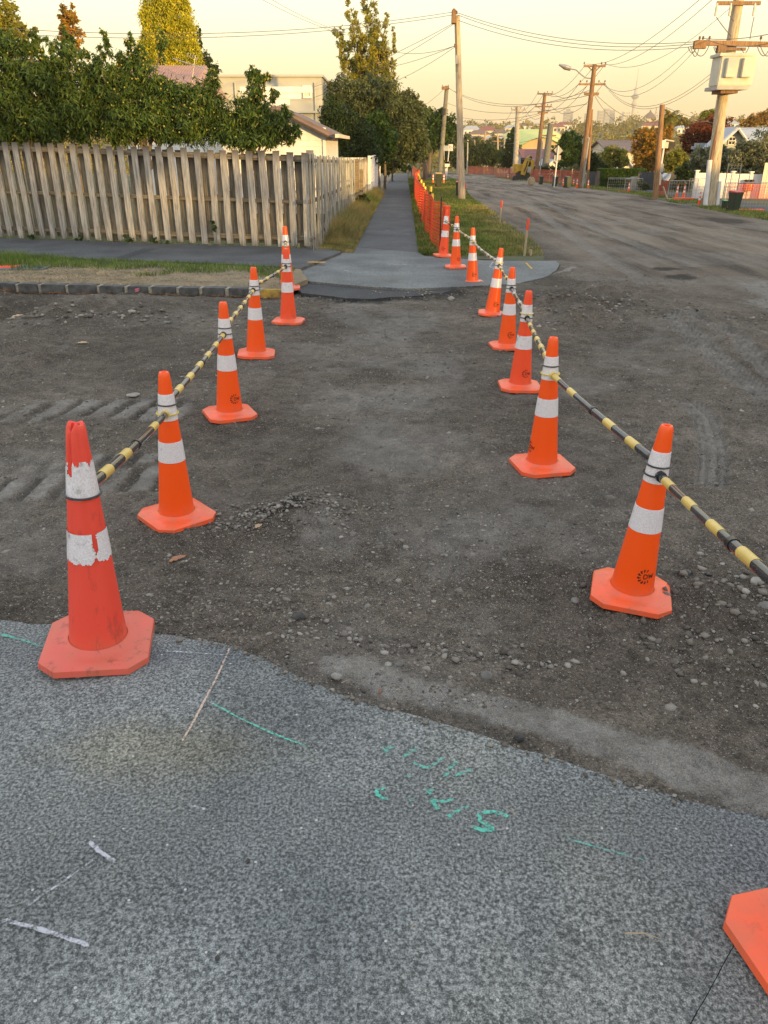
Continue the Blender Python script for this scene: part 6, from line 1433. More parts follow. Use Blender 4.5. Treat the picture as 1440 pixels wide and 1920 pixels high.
# lines
def wire(a_, b_, sag, label=None, r=0.011, grp='overhead power lines'):
    a_, b_ = Vector(a_), Vector(b_); pts = []; n = 20
    for k in range(n + 1): t_ = k / n; p = a_.lerp(b_, t_); p.z -= sag * 4 * t_ * (1 - t_); pts.append(p)
    o_ = MB().tube(pts, r, 4, caps=False).build('power_line', M['wire']); return tag(o_, label, 'power line', grp)
AYp = BA.y - .2
lab = lambda s_: s_
for k, (p0, p1, sag, nm) in enumerate((
    (P(853, 22, AYp), P(-60, 48, 33), 0.5, 'upper of two long lines from the nearest pole across the sky to the left border'),
    (P(855, 27, AYp), P(-60, 58, 33), 0.5, 'lower of two long lines from the nearest pole across the sky to the left border'),
    (P(851, 43, AYp), P(545, 176, 52.8), 0.25, 'service line from the nearest pole down to the pale building'),
    (P(851, 45, AYp), P(588, 183, 52.8), 0.25, 'second service line from the nearest pole down to the pale building'),
    (P(853, 86, AYp), P(700, 130, 54), 0.15, 'short line from the nearest pole into the bamboo, upper'),
    (P(853, 88, AYp), P(690, 168, 54), 0.25, 'short line from the nearest pole into the bamboo, lower'),
    (P(853, 86, AYp), P(700, 82, 54), 0.4, 'nearly level line from the nearest pole into the bamboo'),
    (P(650, 62, 56), P(470, -25, 40), 0.2, 'line rising from the bamboo out of the top of the picture, right one'),
    (P(650, 66, 56), P(440, -30, 40), 0.2, 'line rising from the bamboo out of the top of the picture, left one'),
    (P(858, 24, AYp), P(1308, 78, TY - .3), 0.45, 'top line from the nearest pole to the transformer pole'),
    (P(858, 28, AYp), P(1304, 82, TY - .3), 0.5, 'middle line from the nearest pole to the transformer pole'),
    (P(859, 38, AYp), P(1303, 87, TY - .3), 0.5, 'bottom line from the nearest pole to the transformer pole'),
    (P(1100, 120, DY), P(1345, -30, 24), 0.55, 'leftmost high line running from the lamp pole up over the transformer pole'),
    (P(1127, 120, DY), P(1365, -28, 24), 0.6, 'middle high line running from the lamp pole up over the transformer pole'),
    (P(1136, 120, DY), P(1385, 0, TY - .3), 0.9, 'high line from the lamp pole to the top arm of the transformer pole'),
    (P(1125, 154, DY), P(1307, 78, TY - .3), 1.0, 'upper sagging line between the lamp pole and the transformer crossarm'),
    (P(1130, 154, DY), P(1312, 84, TY - .3), 1.2, 'middle sagging line between the lamp pole and the transformer crossarm'),
    (P(1133, 155, DY), P(1352, 122, TY - .6), 1.35, 'lower sagging line from the lamp pole to the transformer'),
    (P(1133, 158, DY), P(1352, 129, TY - .6), 1.35, 'lowest sagging line from the lamp pole to the transformer'),
    (P(1318, 72, TY - .3), P(1470, 58, TY - 8), 0.1, 'line leaving the transformer crossarm to the right border, upper'),
    (P(1325, 74, TY - .3), P(1470, 74, TY - 8), 0.2, 'line leaving the transformer crossarm to the right border, lower'),
    (P(1098, 121, DY), P(1009, 173, 76), 0.8, 'high line between the lamp pole and the excavator pole, left'),
    (P(1116, 121, DY), P(1021, 173, 76), 0.9, 'high line between the lamp pole and the excavator pole, middle'),
    (P(1134, 121, DY), P(1035, 173, 76), 1.0, 'high line between the lamp pole and the excavator pole, right'),
    (P(1086, 156, DY), P(1005, 197, 76), 0.9, 'low line between the lamp pole and the excavator pole, left'),
    (P(1104, 156, DY), P(1015, 198, 76), 1.0, 'low line between the lamp pole and the excavator pole, middle'),
    (P(1132, 156, DY), P(1033, 198, 76), 1.1, 'low line between the lamp pole and the excavator pole, right'),
    (P(1009, 173, 76), P(961, 204, 88), 0.8, 'line between the excavator pole and the concrete pole, left'),
    (P(1021, 173, 76), P(967, 204, 88), 0.9, 'line between the excavator pole and the concrete pole, middle'),
    (P(1033, 198, 76), P(984, 204, 88), 1.0, 'line between the excavator pole and the concrete pole, right'),
    (P(1005, 198, 76), P(910, 248, 150), 1.0, 'line from the excavator pole down to the far street bend'),
    (P(962, 205, 88), P(907, 250, 150), 1.2, 'line from the concrete pole down to the far street bend'),
    (P(840, 164, 95), P(1104, 170, DY), 1.3, 'upper thick sagging line from the second pole to the lamp pole'),
    (P(840, 165, 95), P(1107, 178, DY), 1.0, 'lower thick sagging line from the second pole to the lamp pole'),
    (P(834, 166, 95), P(792, 200, 97), 0.1, 'line from the second pole into the round street tree'),
    (P(840, 194, 95), P(1100, 195, DY), 0.7, 'faint level line from the second pole to the lamp pole'),
    (P(850, 217, 95), P(1018, 211, 76), 0.5, 'low line from behind the nearest pole to the excavator pole'),
    (P(850, 222, 95), P(1018, 213, 76), 0.7, 'lowest line from behind the nearest pole to the excavator pole'),
    (P(1112, 172, DY), P(1236, 228, 70), 0.6, 'line falling from the lamp pole towards the skyline on its right'),
    (P(1112, 174, DY), P(1180, 232, 80), 0.6, 'second line falling from the lamp pole towards the skyline'),
    (P(1248, 201, BB.y), P(1470, 232, 60), 0.5, 'line from the rusty brown pole to the right border, upper'),
    (P(1248, 203, BB.y), P(1330, 225, 60), 0.3, 'line from the rusty brown pole to the right, lower'),
    (P(1028, 254, 92), P(925, 270, 120), 0.3, 'line from the stubby pole to the left'), (P(1030, 253, 92), P(1180, 290, 90), .3, 'line from the stubby pole to the right'))):
    wire(p0, p1, sag, nm, 0.010 if max(p0.y, p1.y) < 70 else (0.016 if p0.y < 100 else .02))

# ------------------------------------------------------------------ bins
def make_bin(lid):
    e = thing('wheelie_bin', (0, 0, 0), 'bin', 'bin')
    v = []; rings = [(0.21, 0.24, 0.03), (0.215, 0.25, 0.08), (0.27, 0.33, 0.86), (0.29, 0.345, 0.88), (0.29, 0.345, 0.93)]
    for hx, hy, z in rings: v += [(-hx, -hy, z), (hx, -hy, z), (hx, hy, z), (-hx, hy, z)]
    f = [(k * 4 + i_, k * 4 + (i_ + 1) % 4, k * 4 + 4 + (i_ + 1) % 4, k * 4 + 4 + i_) for k in range(4) for i_ in range(4)] + [(3, 2, 1, 0), (16, 17, 18, 19)]
    MB().add(v, f).build('body', M['bin'], e, bevel=0.02)
    v = [(-.30, -.37, .935), (.30, -.37, .935), (.30, .34, .935), (-.30, .34, .935), (-.28, -.33, .975), (.28, -.33, .975), (.28, .30, 1.02), (-.28, .30, 1.02)]
    MB().add(v, [(3, 2, 1, 0), (4, 5, 6, 7), (0, 1, 5, 4), (1, 2, 6, 5), (2, 3, 7, 6), (3, 0, 4, 7)]).build('lid', M[lid], e, bevel=0.015)
    for s_ in (-1, 1): MB().tube([(s_ * 0.22, .25, .10), (s_ * 0.28, .25, .10)], 0.10, 16).build('wheel', M['rubber'], e)
    MB().tube([(-.24, .36, .93), (-.24, .40, .96), (.24, .40, .96), (.24, .36, .93)], 0.018, 6).build('handle', M['bin'], e)
    MB().box((0, -0.30, .72), (.16, .01, .05)).build('label_plate', M['sign_back'], e).rotation_euler = (R(-6), 0, 0)
    return e
bins = {}
def bin_(lid, bpx, toppx, label, rz=0, Yfix=None):
    B = G(bpx[0], bpx[1], 0.09) if Yfix is None else Vector((P(bpx[0], bpx[1], Yfix).x, Yfix, zbf(Yfix) + .08)); T = P(bpx[0], toppx, B.y); h = T.z - B.z
    if lid not in bins: bins[lid] = make_bin(lid); e = bins[lid]
    else: e = copy_tree(bins[lid])
    e.location = B; s_ = h / 1.0; e.scale = (s_ * .84, s_ * .84, s_); e.rotation_euler = (0, 0, rz); return tag(e, label, 'bin', 'wheelie bins put out along the street')
bin_('lid_red', (1374, 398), 358, 'dark green wheelie bin with red lid on the far verge by the transformer pole', R(15))
bin_('lid_green', (1357, 394), 375, 'small black food bin with bright green lid beside the red-lidded bin', R(10))
bin_('lid_yellow', (822, 344), 324, 'dark bin with yellow lid in the grass in front of the second pole', 0, 58)
bin_('lid_red', (860, 368), 340, 'dark bin with red lid half hidden behind the nearest pole', R(-8))
bins['lid_dark'] = None
M['lid_dark'] = M['bin']; del bins['lid_dark']
bin_('lid_dark', (1014, 346), 330, 'dark bin on the far verge left of the diamond sign post', 0)
bin_('lid_dark', (1040, 349), 330, 'dark bin directly behind the diamond sign post', R(8))
bin_('lid_dark', (1063, 352), 331, 'wide dark green bin right of the diamond sign post', R(20))
# far cones
def far_cone(b_, ty, label):
    B = G(b_[0], b_[1], 0.08); T = P(b_[0] + 1, ty, B.y); place_cone('f%d' % len(CONES), 'new', b_, None, label, 'small cones along the far side of the road', off=0.08, height=(T.z - B.z) / H)
for b_, ty, l in (((1310, 386), 360, 'cone just left of the transformer pole foot'), ((1268, 372), 346, 'left one of the two cones standing by the mesh panels'), ((1281, 372), 346, 'right one of the two cones standing by the mesh panels'), ((1178, 362), 341, 'single cone inside the mesh panels before the hedge'), ((1102, 355), 336, 'cone at the foot of the lamp pole, right of it'), ((1081, 354), 334, 'cone left of the lamp pole foot'), ((1055, 350), 334, 'cone between two dark bins'), ((969, 339), 325, 'cone in front of the excavator tracks'), ((952, 337), 325, 'cone left of the excavator beside the concrete pole'), ((1075, 349), 335, 'faint cone behind the mesh fence right of the wide bin')):
    far_cone(b_, ty, l)
for (x_, y_, l) in ((812, 330, 'cone standing left of the yellow-lidded bin near the second pole'), (832, 338, 'cone right of the yellow-lidded bin by the printed sign post'), (825, 335, 'cone behind the yellow-lidded bin')):
    B = Vector((P(x_, y_, 68).x, 68, zbf(68) + .05)); 
    place_cone('g%d' % len(CONES), 'new', (x_, 345), None, l, 'small cones along the far side of the road', off=0.08, height=0.8); CONES[list(CONES)[-1]][3].location = B
# hidden near R8 row none

# ------------------------------------------------------------------ temporary mesh panels and orange netting on the far side
def panel(x0, x1, yb, yt, label, tall=False, m='steel', Yo=0.0):
    B0, B1 = G(x0, yb, 0.09), G(x1, yb, 0.09); Y = (B0.y + B1.y) / 2 + Yo; a_, c_ = P(x0, yb, Y), P(x1, yb, Y); zt_ = P(x0, yt, Y).z; zb_ = a_.z + 0.02
    e = thing('mesh_panel', (a_.x, Y, zb_), label, 'fence panel', 'temporary steel mesh panels on the far side')
    MB().tube([(a_.x, Y, zb_), (a_.x, Y, zt_), (c_.x, Y, zt_), (c_.x, Y, zb_), (a_.x, Y, zb_)], 0.022, 6).build('frame', M[m], e)
    b = MB(); nx_ = int((c_.x - a_.x) / 0.12)
    for k in range(1, nx_): x_ = a_.x + (c_.x - a_.x) * k / nx_; b.add([(x_ - .004, Y, zb_), (x_ + .004, Y, zb_), (x_ + .004, Y, zt_), (x_ - .004, Y, zt_)], [(0, 1, 2, 3)])
    for z_ in np.arange(zb_ + .1, zt_, 0.14): b.add([(a_.x, Y + .004, z_ - .004), (c_.x, Y + .004, z_ - .004), (c_.x, Y + .004, z_ + .004), (a_.x, Y + .004, z_ + .004)], [(0, 1, 2, 3)])
    o_ = b.build('wire_mesh', M[m], e); o_['kind'] = 'stuff'; o_.modifiers.new('t', 'SOLIDIFY').thickness = 0.006; return e
panel(1138, 1184, 360, 334, 'low steel mesh panel in front of the clipped hedge, left one'); panel(1170, 1202, 362, 335, 'low steel mesh panel in front of the clipped hedge, right one', Yo=.3)
panel(1251, 1288, 373, 339, 'mesh panel in front of the two paired cones'); panel(1288, 1318, 373, 335, 'mesh panel left of the white wall', Yo=.3)
panel(1354, 1450, 392, 343, 'long mesh panel with pink netting in front of the white fence', Yo=1.2)
eP = panel(1352, 1376, 388, 307, 'tall narrow mesh panel leaning up against the white fence', Yo=2.2)
def netting(px0, px1, yb, h, label, cell=0.14, Yo=0.6, m='mesh_far'):
    a_, c_ = G(px0, yb[0], 0.09), G(px1, yb[1], 0.09); a_.y += Yo; c_.y += Yo; e = thing('orange_netting', a_, label, 'mesh fence', 'orange netting along the far side')
    L = (c_ - a_).length; n = int(L / cell); b = MB()
    for k in range(n + 1):
        p = a_.lerp(c_, k / n); b.box((p.x, p.y, p.z + h / 2), (cell * .38, .006, h), math.atan2(c_.y - a_.y, c_.x - a_.x))
    for z_ in np.linspace(0.03, h, 9): mid = (a_ + c_) / 2; b.box((0, 0, 0), (L, .006, .045), m=Matrix.Translation((mid.x, mid.y - .006, mid.z + z_)) @ Matrix.Rotation(math.atan2(c_.y - a_.y, c_.x - a_.x), 4, 'Z') @ Matrix.Rotation(-math.asin((c_.z - a_.z) / L), 4, 'Y'))
    o_ = b.build('netting', M[m], e); o_['kind'] = 'stuff'
    for k in range(0, int(L / 2.5) + 1): p = a_.lerp(c_, min(1, k * 2.5 / L)); MB().box((p.x, p.y + .03, p.z + h / 2 + .05), (.05, .05, h + .15)).build('post', M['stake'], e)
netting(1000, 1096, (342, 350), 0.95, 'orange netting behind the bins and the diamond sign post', 0.2, 1.5)
netting(1234, 1252, (370, 371), 0.75, 'short panel of orange netting right of the rusty brown pole', 0.12, .3)
netting(936, 985, (334, 338), 0.9, 'orange netting behind the excavator', 0.25, 4)
a_ = Vector((P(877, 329, 128).x, 128, zbf(128))); c_ = Vector((P(928, 331, 118).x, 118, zbf(118))); e = thing('orange_netting', a_, 'long orange barrier across the end of the street', 'mesh fence', 'orange netting along the far side')
b = MB(); L = (c_ - a_).length; aa = math.atan2(c_.y - a_.y, c_.x - a_.x)
for k in range(int(L / .3) + 1): p = a_.lerp(c_, k * .3 / L); b.box((p.x, p.y, p.z + .62), (.16, .01, 1.05), aa)
for z_ in np.linspace(.1, 1.1, 7): mid = (a_ + c_) / 2; b.box((mid.x, mid.y - .01, mid.z + z_), (L, .01, .09), aa)
b.build('netting', M['mesh_far'], e)['kind'] = 'stuff'
for (x0, x1, yb, l) in ((1160, 1182, 361, 'orange plastic trench board lying by the hedge panels'), (1262, 1300, 374, 'orange board lying under the two paired cones'), (1376, 1430, 396, 'orange barrier foot lying behind the red-lidded bin')):
    a_, c_ = G(x0, yb, .1), G(x1, yb, .1); tag(MB().box(((a_.x + c_.x) / 2, a_.y, a_.z + .04), (c_.x - a_.x, .35, .06)).build('barrier_foot', M['mesh_orange'], bevel=.01), l, 'barrier foot')
# flat orange mark / board at the far left verge
a_ = G(10, 501, KH); tag(MB().box((a_.x - .35, a_.y, a_.z + .01), (1.1, .30, .012), 0.03).build('manhole_cover', M['mesh_orange'], bevel=.004), 'flat orange-painted cover in the left verge at the left border', 'cover')
a_ = G(30, 502, KH); tag(MB().box((a_.x - .3, a_.y, a_.z + .001), (1.75, .55, .012), 0.03).build('concrete_surround', M['crossing']), 'flat grey concrete surround under the orange-painted cover', 'concrete pad')

# ------------------------------------------------------------------ excavator
xB = G(983, 341, 0.0); xY = xB.y
ex = thing('excavator', xB, 'small yellow excavator with raised folded arm parked on the far side of the road', 'excavator')
def XP(px, py, dy=0.0): return P(px, py, xY + dy)
for dy in (0.0, 1.2):
    a_, c_ = XP(966, 335, dy), XP(1000, 335, dy); b = MB(); r_ = 0.26
    prof = []
    for k in range(8): an = math.pi / 2 + math.pi * k / 7; prof.append((a_.x + r_ * math.cos(an), a_.z + r_ * math.sin(an)))
    for k in range(8): an = -math.pi / 2 + math.pi * k / 7; prof.append((c_.x + r_ * math.cos(an), a_.z + r_ * math.sin(an)))
    n = len(prof); v = [(x, xY + dy - .18, z) for x, z in prof] + [(x, xY + dy + .18, z) for x, z in prof]
    b.add(v, [tuple(range(n)), tuple(range(2 * n - 1, n - 1, -1))] + [(k, (k + 1) % n, n + (k + 1) % n, n + k) for k in range(n)]); b.build('track', M['rubber'], ex)
c = XP(984, 328, .6); MB().box((c.x, xY + .6, c.z + .1), (1.5, 1.2, .5)).build('chassis', M['rubber'], ex, bevel=.05)
c = XP(978, 318, .6); MB().box((c.x - .2, xY + .7, c.z + .1), (1.1, 1.2, .75)).build('engine_cover', M['digger_yellow'], ex, bevel=.06)
c = XP(986, 312, .6); cb = MB()
for sx in (-.4, .4):
    for sy in (-.4, .4): cb.box((c.x + sx, xY + .6 + sy, c.z + .1), (.06, .06, 1.1))
cb.box((c.x, xY + .6, c.z + .68), (.95, .95, .08)); cb.build('cab_frame', M['rubber'], ex); MB().box((c.x, xY + .6, c.z + .1), (.74, .74, 1.0)).build('cab_glass', M['glass'], ex)
def limb(pts, w, name, m):
    b = MB(); Q = [XP(a, b_) for a, b_ in pts]; n = len(Q); v = []
    for k, q_ in enumerate(Q):
        t_ = Q[min(k + 1, n - 1)] - Q[max(k - 1, 0)]; nn = Vector((-t_.z, 0, t_.x)).normalized(); ww = w[k] if hasattr(w, '__len__') else w
        for sy in (-.12, .12): v += [tuple(q_ + nn * ww + Vector((0, sy, 0))), tuple(q_ - nn * ww + Vector((0, sy, 0)))]
    f = []
    for k in range(n - 1):
        a0 = 4 * k; a1 = 4 * k + 4; f += [(a0, a1, a1 + 1, a0 + 1), (a0 + 2, a0 + 3, a1 + 3, a1 + 2), (a0, a0 + 2, a1 + 2, a1), (a0 + 1, a1 + 1, a1 + 3, a0 + 3)]
    f += [(0, 1, 3, 2), (4 * n - 4, 4 * n - 2, 4 * n - 1, 4 * n - 3)]; b.add(v, f); return b.build(name, M[m], ex)
limb([(980, 328), (984, 312), (989, 300), (996, 293)], [.20, .24, .22, .14], 'boom', 'digger_yellow')
limb([(994, 294), (999, 305), (996, 322), (993, 328)], [.12, .17, .12, .08], 'arm', 'digger_yellow')
MB().tube([XP(983, 322, -.15), XP(990, 302, -.15)], .05, 8).build('hydraulic_ram', M['rubber'], ex); MB().tube([XP(990, 296, -.1), XP(1000, 300, -.1)], .05, 8).build('hydraulic_ram', M['steel'], ex)
limb([(991, 328), (999, 330), (1001, 338), (992, 339)], [.06, .22, .22, .05], 'bucket', 'rubber')
MB().box(XP(992, 318, -.12), (.3, .05, .5)).build('guard_plate', M['sign_back'], ex)
tag(MB().box(tuple(G(996, 340, .35)), (.5, .5, .6)).build('sack_block', M['stake'], bevel=.1), 'pale sack-like block standing right of the excavator', 'block')

# ------------------------------------------------------------------ people far down the footpath
def person(px, py, h, label, shirt, legs, Y=105):
    B = Vector((P(px, py, Y).x, Y, zbf(Y) + .08)); e = thing('person', B, label, 'person')
    bm = bmesh.new(); me = bpy.data.meshes.new('body')
    J = [(0, 0, .95), (0, 0, 1.15), (0, 0, 1.40), (0, 0, 1.52), (0, -.02, 1.66), (.10, 0, .90), (.11, .08, .50), (.11, -.06, .06), (-.10, 0, .90), (-.11, -.08, .50), (-.11, .14, .08), (.20, 0, 1.38), (.25, .05, 1.10), (.25, -.08, .88), (-.20, 0, 1.38), (-.25, -.05, 1.10), (-.25, .06, .88), (.12, -.14, .03), (-.11, .04, .05)]
    E_ = [(0, 1), (1, 2), (2, 3), (3, 4), (0, 5), (5, 6), (6, 7), (0, 8), (8, 9), (9, 10), (2, 11), (11, 12), (12, 13), (2, 14), (14, 15), (15, 16), (7, 17), (10, 18)]
    rr = [.14, .13, .15, .06, .10, .09, .065, .045, .09, .065, .045, .06, .045, .035, .06, .045, .035, .04, .04]
    me.from_pydata(J, E_, []); o_ = bpy.data.objects.new('body', me); C.objects.link(o_); o_.modifiers.new('s', 'SKIN')
    for k, sv_ in enumerate(me.skin_vertices[0].data): sv_.radius = (rr[k], rr[k]); sv_.use_root = (k == 0)
    o_.modifiers.new('d', 'SUBSURF').levels = 1; me.materials.append(shirt); o_.parent = e; e.scale = (h / 1.75,) * 3
    MB().lathe([(0.135, .55), (0.17, .75), (0.165, .98)], 10).build('shorts', legs, e, local=True)
    MB().lathe([(0.11, 1.62), (0.115, 1.70), (0.08, 1.77), (0, 1.79)], 10).build('hair', M['rubber'], e, local=True); return e
person(767, 325, 1.75, 'person in dark clothing walking far down the footpath by the end of the mesh fence', M['roof_grey'], M['rubber'])
person(770, 324, 1.65, 'second walker just right of the first far down the footpath', M['rubber'], M['charcoal_fence'], 112)

# ------------------------------------------------------------------ right side properties
def bank(label, pts, Y, n, size, m, **kw): return shrub(label, pts, Y, n, size, m, **kw)
# white fence
WY = 41
wfence = thing('white_panel_fence', (P(1300, 380, WY).x, WY, zbf(WY)), 'long white panel fence with posts behind the transformer pole', 'fence')
x0_, x1_ = P(1298, 380, WY).x, P(1600, 380, WY).x; zt1 = P(1320, 322, WY).z
for k in range(9):
    xa_ = x0_ + (x1_ - x0_) * k / 9; xb_ = x0_ + (x1_ - x0_) * (k + 1) / 9
    MB().box(((xa_ + xb_) / 2, WY, (zt1 + zbf(WY)) / 2 - .02 * k), (xb_ - xa_ - .12, .05, zt1 - zbf(WY) - .1)).build('panel', M['white'], wfence)
    MB().box((xa_, WY, (zt1 + zbf(WY)) / 2 + .02 - .02 * k), (.13, .13, zt1 - zbf(WY) + .02)).build('post', M['white'], wfence)
    MB().box((xa_, WY, zt1 + .05 - .02 * k), (.2, .2, .05)).build('post_cap', M['white'], wfence)
gate = thing('timber_gate', (P(1425, 380, WY - .4).x, WY - .4, zbf(WY)), 'pinkish white boarded gate at the right border behind the long mesh panel', 'gate')
for k in range(9): MB().box((P(1422, 380, WY - .4).x + .05 + k * .2, WY - .4, zbf(WY) + .85), (.19, .03, 1.7)).build('board', M['cream'], gate)
mbx = thing('letterbox', (P(1422, 350, WY - .6).x, WY - .6, P(1422, 352, WY - .6).z), 'dark red double letterbox with house number on the white fence', 'letterbox')
xc = (P(1395, 350, WY - .2).x + P(1411, 350, WY - .2).x) / 2; zc0 = P(1400, 350, WY - .2).z
mbx.location = (xc, WY - .2, zc0)
MB().box((xc, WY - .2, zc0), (P(1411, 350, WY - .2).x - P(1395, 350, WY - .2).x, .25, .42)).build('box', M['roof_red'], mbx, bevel=.02)
for s_ in (-.13, .13): MB().box((xc + s_, WY - .2, zc0 + .27), (.16, .24, .1)).build('lid', M['rubber'], mbx, bevel=.03)
for k in range(3): MB().box((xc + .08, WY - .33, zc0 + .08 - k * .09), (.05, .01, .06)).build('numeral', M['yellow'], mbx)
# net over white fence
nt2 = thing('pink_netting', (P(1352, 380, WY - .5).x, WY - .5, zbf(WY)), 'thin faded orange netting hung before the white fence', 'mesh fence')
b = MB(); xa_, xb_ = P(1356, 380, WY - 1.3).x, P(1470, 380, WY - 1.3).x; z0_, z1_ = zbf(WY) + .15, P(1380, 345, WY - 1.3).z
for x_ in np.arange(xa_, xb_, .11): b.box((x_, WY - 1.3, (z0_ + z1_) / 2), (.016, .004, z1_ - z0_))
for z_ in np.arange(z0_, z1_, .07): b.box(((xa_ + xb_) / 2, WY - 1.306, z_), (xb_ - xa_, .004, .012))
b.build('netting', M['mesh_orange'], nt2)['kind'] = 'stuff'
# grey roof house
RY = 56
r0 = P(1368, 237, RY); r1 = P(1440, 238, RY); eR = P(1400, 300, RY)
gable('grey_roof_house', 'pale house with grey iron roof and gable end behind the bushes at the right border', 'house', P(1318, 300, RY).x, P(1404, 300, RY).x + .5, RY, RY + 1.2, zbf(RY), P(1400, 296, RY).z, r0.z - .1, M['grey_wall'], M['roof_grey'], 'y', .5)
gh2 = [o_ for o_ in C.objects if o_.get('label', '').startswith('pale house with grey')][0]
xm_ = r0.x; zr_ = r0.z; ze_ = P(1400, 300, RY).z
v = [(xm_ + .1, RY - .5, zr_ - .02), (xm_ + 14, RY - .5 + 0, zr_ - .02), (xm_ + 14, RY - 5.5, ze_ - .2), (xm_ + 2.4, RY - 5.5 + 4.6, ze_ - .1)]
v = [(xm_ + .2, RY + 3, zr_), (xm_ + 14, RY + 3, zr_), (xm_ + 14, RY - .9, ze_), (xm_ + 1.9, RY - .9, ze_)]; v += [(a[0], a[1], a[2] - .12) for a in v]
MB().add(v, [(0, 1, 2, 3), (7, 6, 5, 4), (0, 4, 5, 1), (1, 5, 6, 2), (2, 6, 7, 3), (3, 7, 4, 0)]).build('roof', M['roof_grey'], gh2)
w0, w1 = P(1367, 256, RY - .05), P(1378, 272, RY - .05)
wfm = MB().box(((w0.x + w1.x) / 2, RY - .04, (w0.z + w1.z) / 2), (w1.x - w0.x, .06, w0.z - w1.z)).build('window', M['white'], gh2)
for sx in (-1, 1):
    for sz in (-1, 1): MB().box(((w0.x + w1.x) / 2 + sx * (w1.x - w0.x) * .22, RY - .08, (w0.z + w1.z) / 2 + sz * (w0.z - w1.z) * .22), ((w1.x - w0.x) * .34, .02, (w0.z - w1.z) * .34)).build('pane', M['glass'], wfm)
bank('big silvery olive bush over the white fence at the right border', [(1420, 300, 44, 36), (1390, 300, 28, 30), (1450, 290, 45, 42), (1405, 330, 20, 16), (1470, 320, 40, 30)], 43, 24000, 0.15, M['silverleaf'], cat='bush', name='garden_bush', up=.7, droop=-.1)
bank('sunlit silvery bush left of the transformer pole', [(1330, 298, 30, 22), (1312, 300, 18, 18), (1352, 296, 22, 22), (1335, 312, 36, 12)], 45, 14000, 0.14, M['silverleaf'], cat='bush', name='garden_bush', up=.7, droop=-.1)
bank('dark red-leaved tree with orange sunlit side behind the silvery bush', [(1310, 258, 30, 28), (1330, 250, 26, 28), (1300, 275, 22, 18), (1350, 245, 22, 22), (1325, 285, 24, 14)], 62, 18000, 0.2, M['maroonleaf'], droop=.3)
bank('bright orange and green autumn tree left of the rusty brown pole', [(1208, 262, 22, 22), (1222, 285, 20, 24), (1205, 290, 18, 24), (1230, 255, 18, 18), (1238, 280, 16, 24), (1212, 310, 22, 14)], 60, 16000, 0.18, M['orangeleaf'], droop=.2)
bank('yellow-green round bush right of the rusty brown pole', [(1270, 300, 18, 20), (1258, 310, 14, 14), (1285, 310, 14, 14)], 56, 7000, 0.15, M['yellowleaf'], cat='bush', name='garden_bush')
bank('dark green hedge bush under the red-leaved tree', [(1298, 318, 20, 16), (1282, 325, 16, 14), (1312, 305, 10, 10)], 50, 7000, 0.14, M['darkleaf'], cat='bush', name='garden_bush')
bank('olive-yellow bush behind the clipped hedge', [(1150, 292, 24, 18), (1135, 305, 22, 16), (1165, 302, 16, 14)], 72, 9000, 0.2, M['yellowleaf'], cat='bush', name='garden_bush')
bank('dark green bush left of the clipped hedge', [(1115, 312, 16, 18), (1100, 300, 16, 20), (1128, 318, 14, 12)], 66, 9000, 0.18, M['darkleaf'], cat='bush', name='garden_bush')
bank('dark round tree right of the diamond sign', [(1070, 265, 20, 18), (1058, 285, 20, 18), (1085, 285, 20, 20), (1078, 300, 20, 14), (1060, 305, 14, 10)], 84, 13000, 0.26, M['midleaf'], r=.2)
bank('pale shrubs at the foot of the dark round tree', [(1082, 318, 14, 9), (1065, 322, 12, 7)], 72, 3000, 0.16, M['silverleaf'], cat='bush', name='garden_bush')
bank('dark shrub line under the stubby pole', [(1010, 318, 16, 6), (1030, 318, 18, 6), (1052, 320, 14, 6)], 82, 4500, 0.18, M['darkleaf'], cat='bush', name='garden_bush')
bank('tall thin dark tree beside the concrete pole', [(958, 268, 9, 18), (955, 290, 11, 18), (962, 250, 6, 12), (948, 300, 12, 14)], 120, 5000, 0.35, M['darkleaf'], r=.2)
bank('yellow-green tree beyond the maroon tree', [(1332, 222, 20, 16), (1345, 232, 16, 12), (1318, 232, 12, 10)], 95, 6500, 0.3, M['yellowleaf'])
bank('brown windswept pine on the skyline at the right border', [(1418, 226, 16, 12), (1440, 222, 18, 14), (1400, 232, 12, 8), (1455, 235, 18, 14)], 130, 7000, 0.36, M['orangeleaf'])
bank('small dark bush on the skyline right of the palm', [(1276, 226, 14, 9), (1290, 232, 10, 6)], 190, 2600, 0.5, M['hillleaf'])
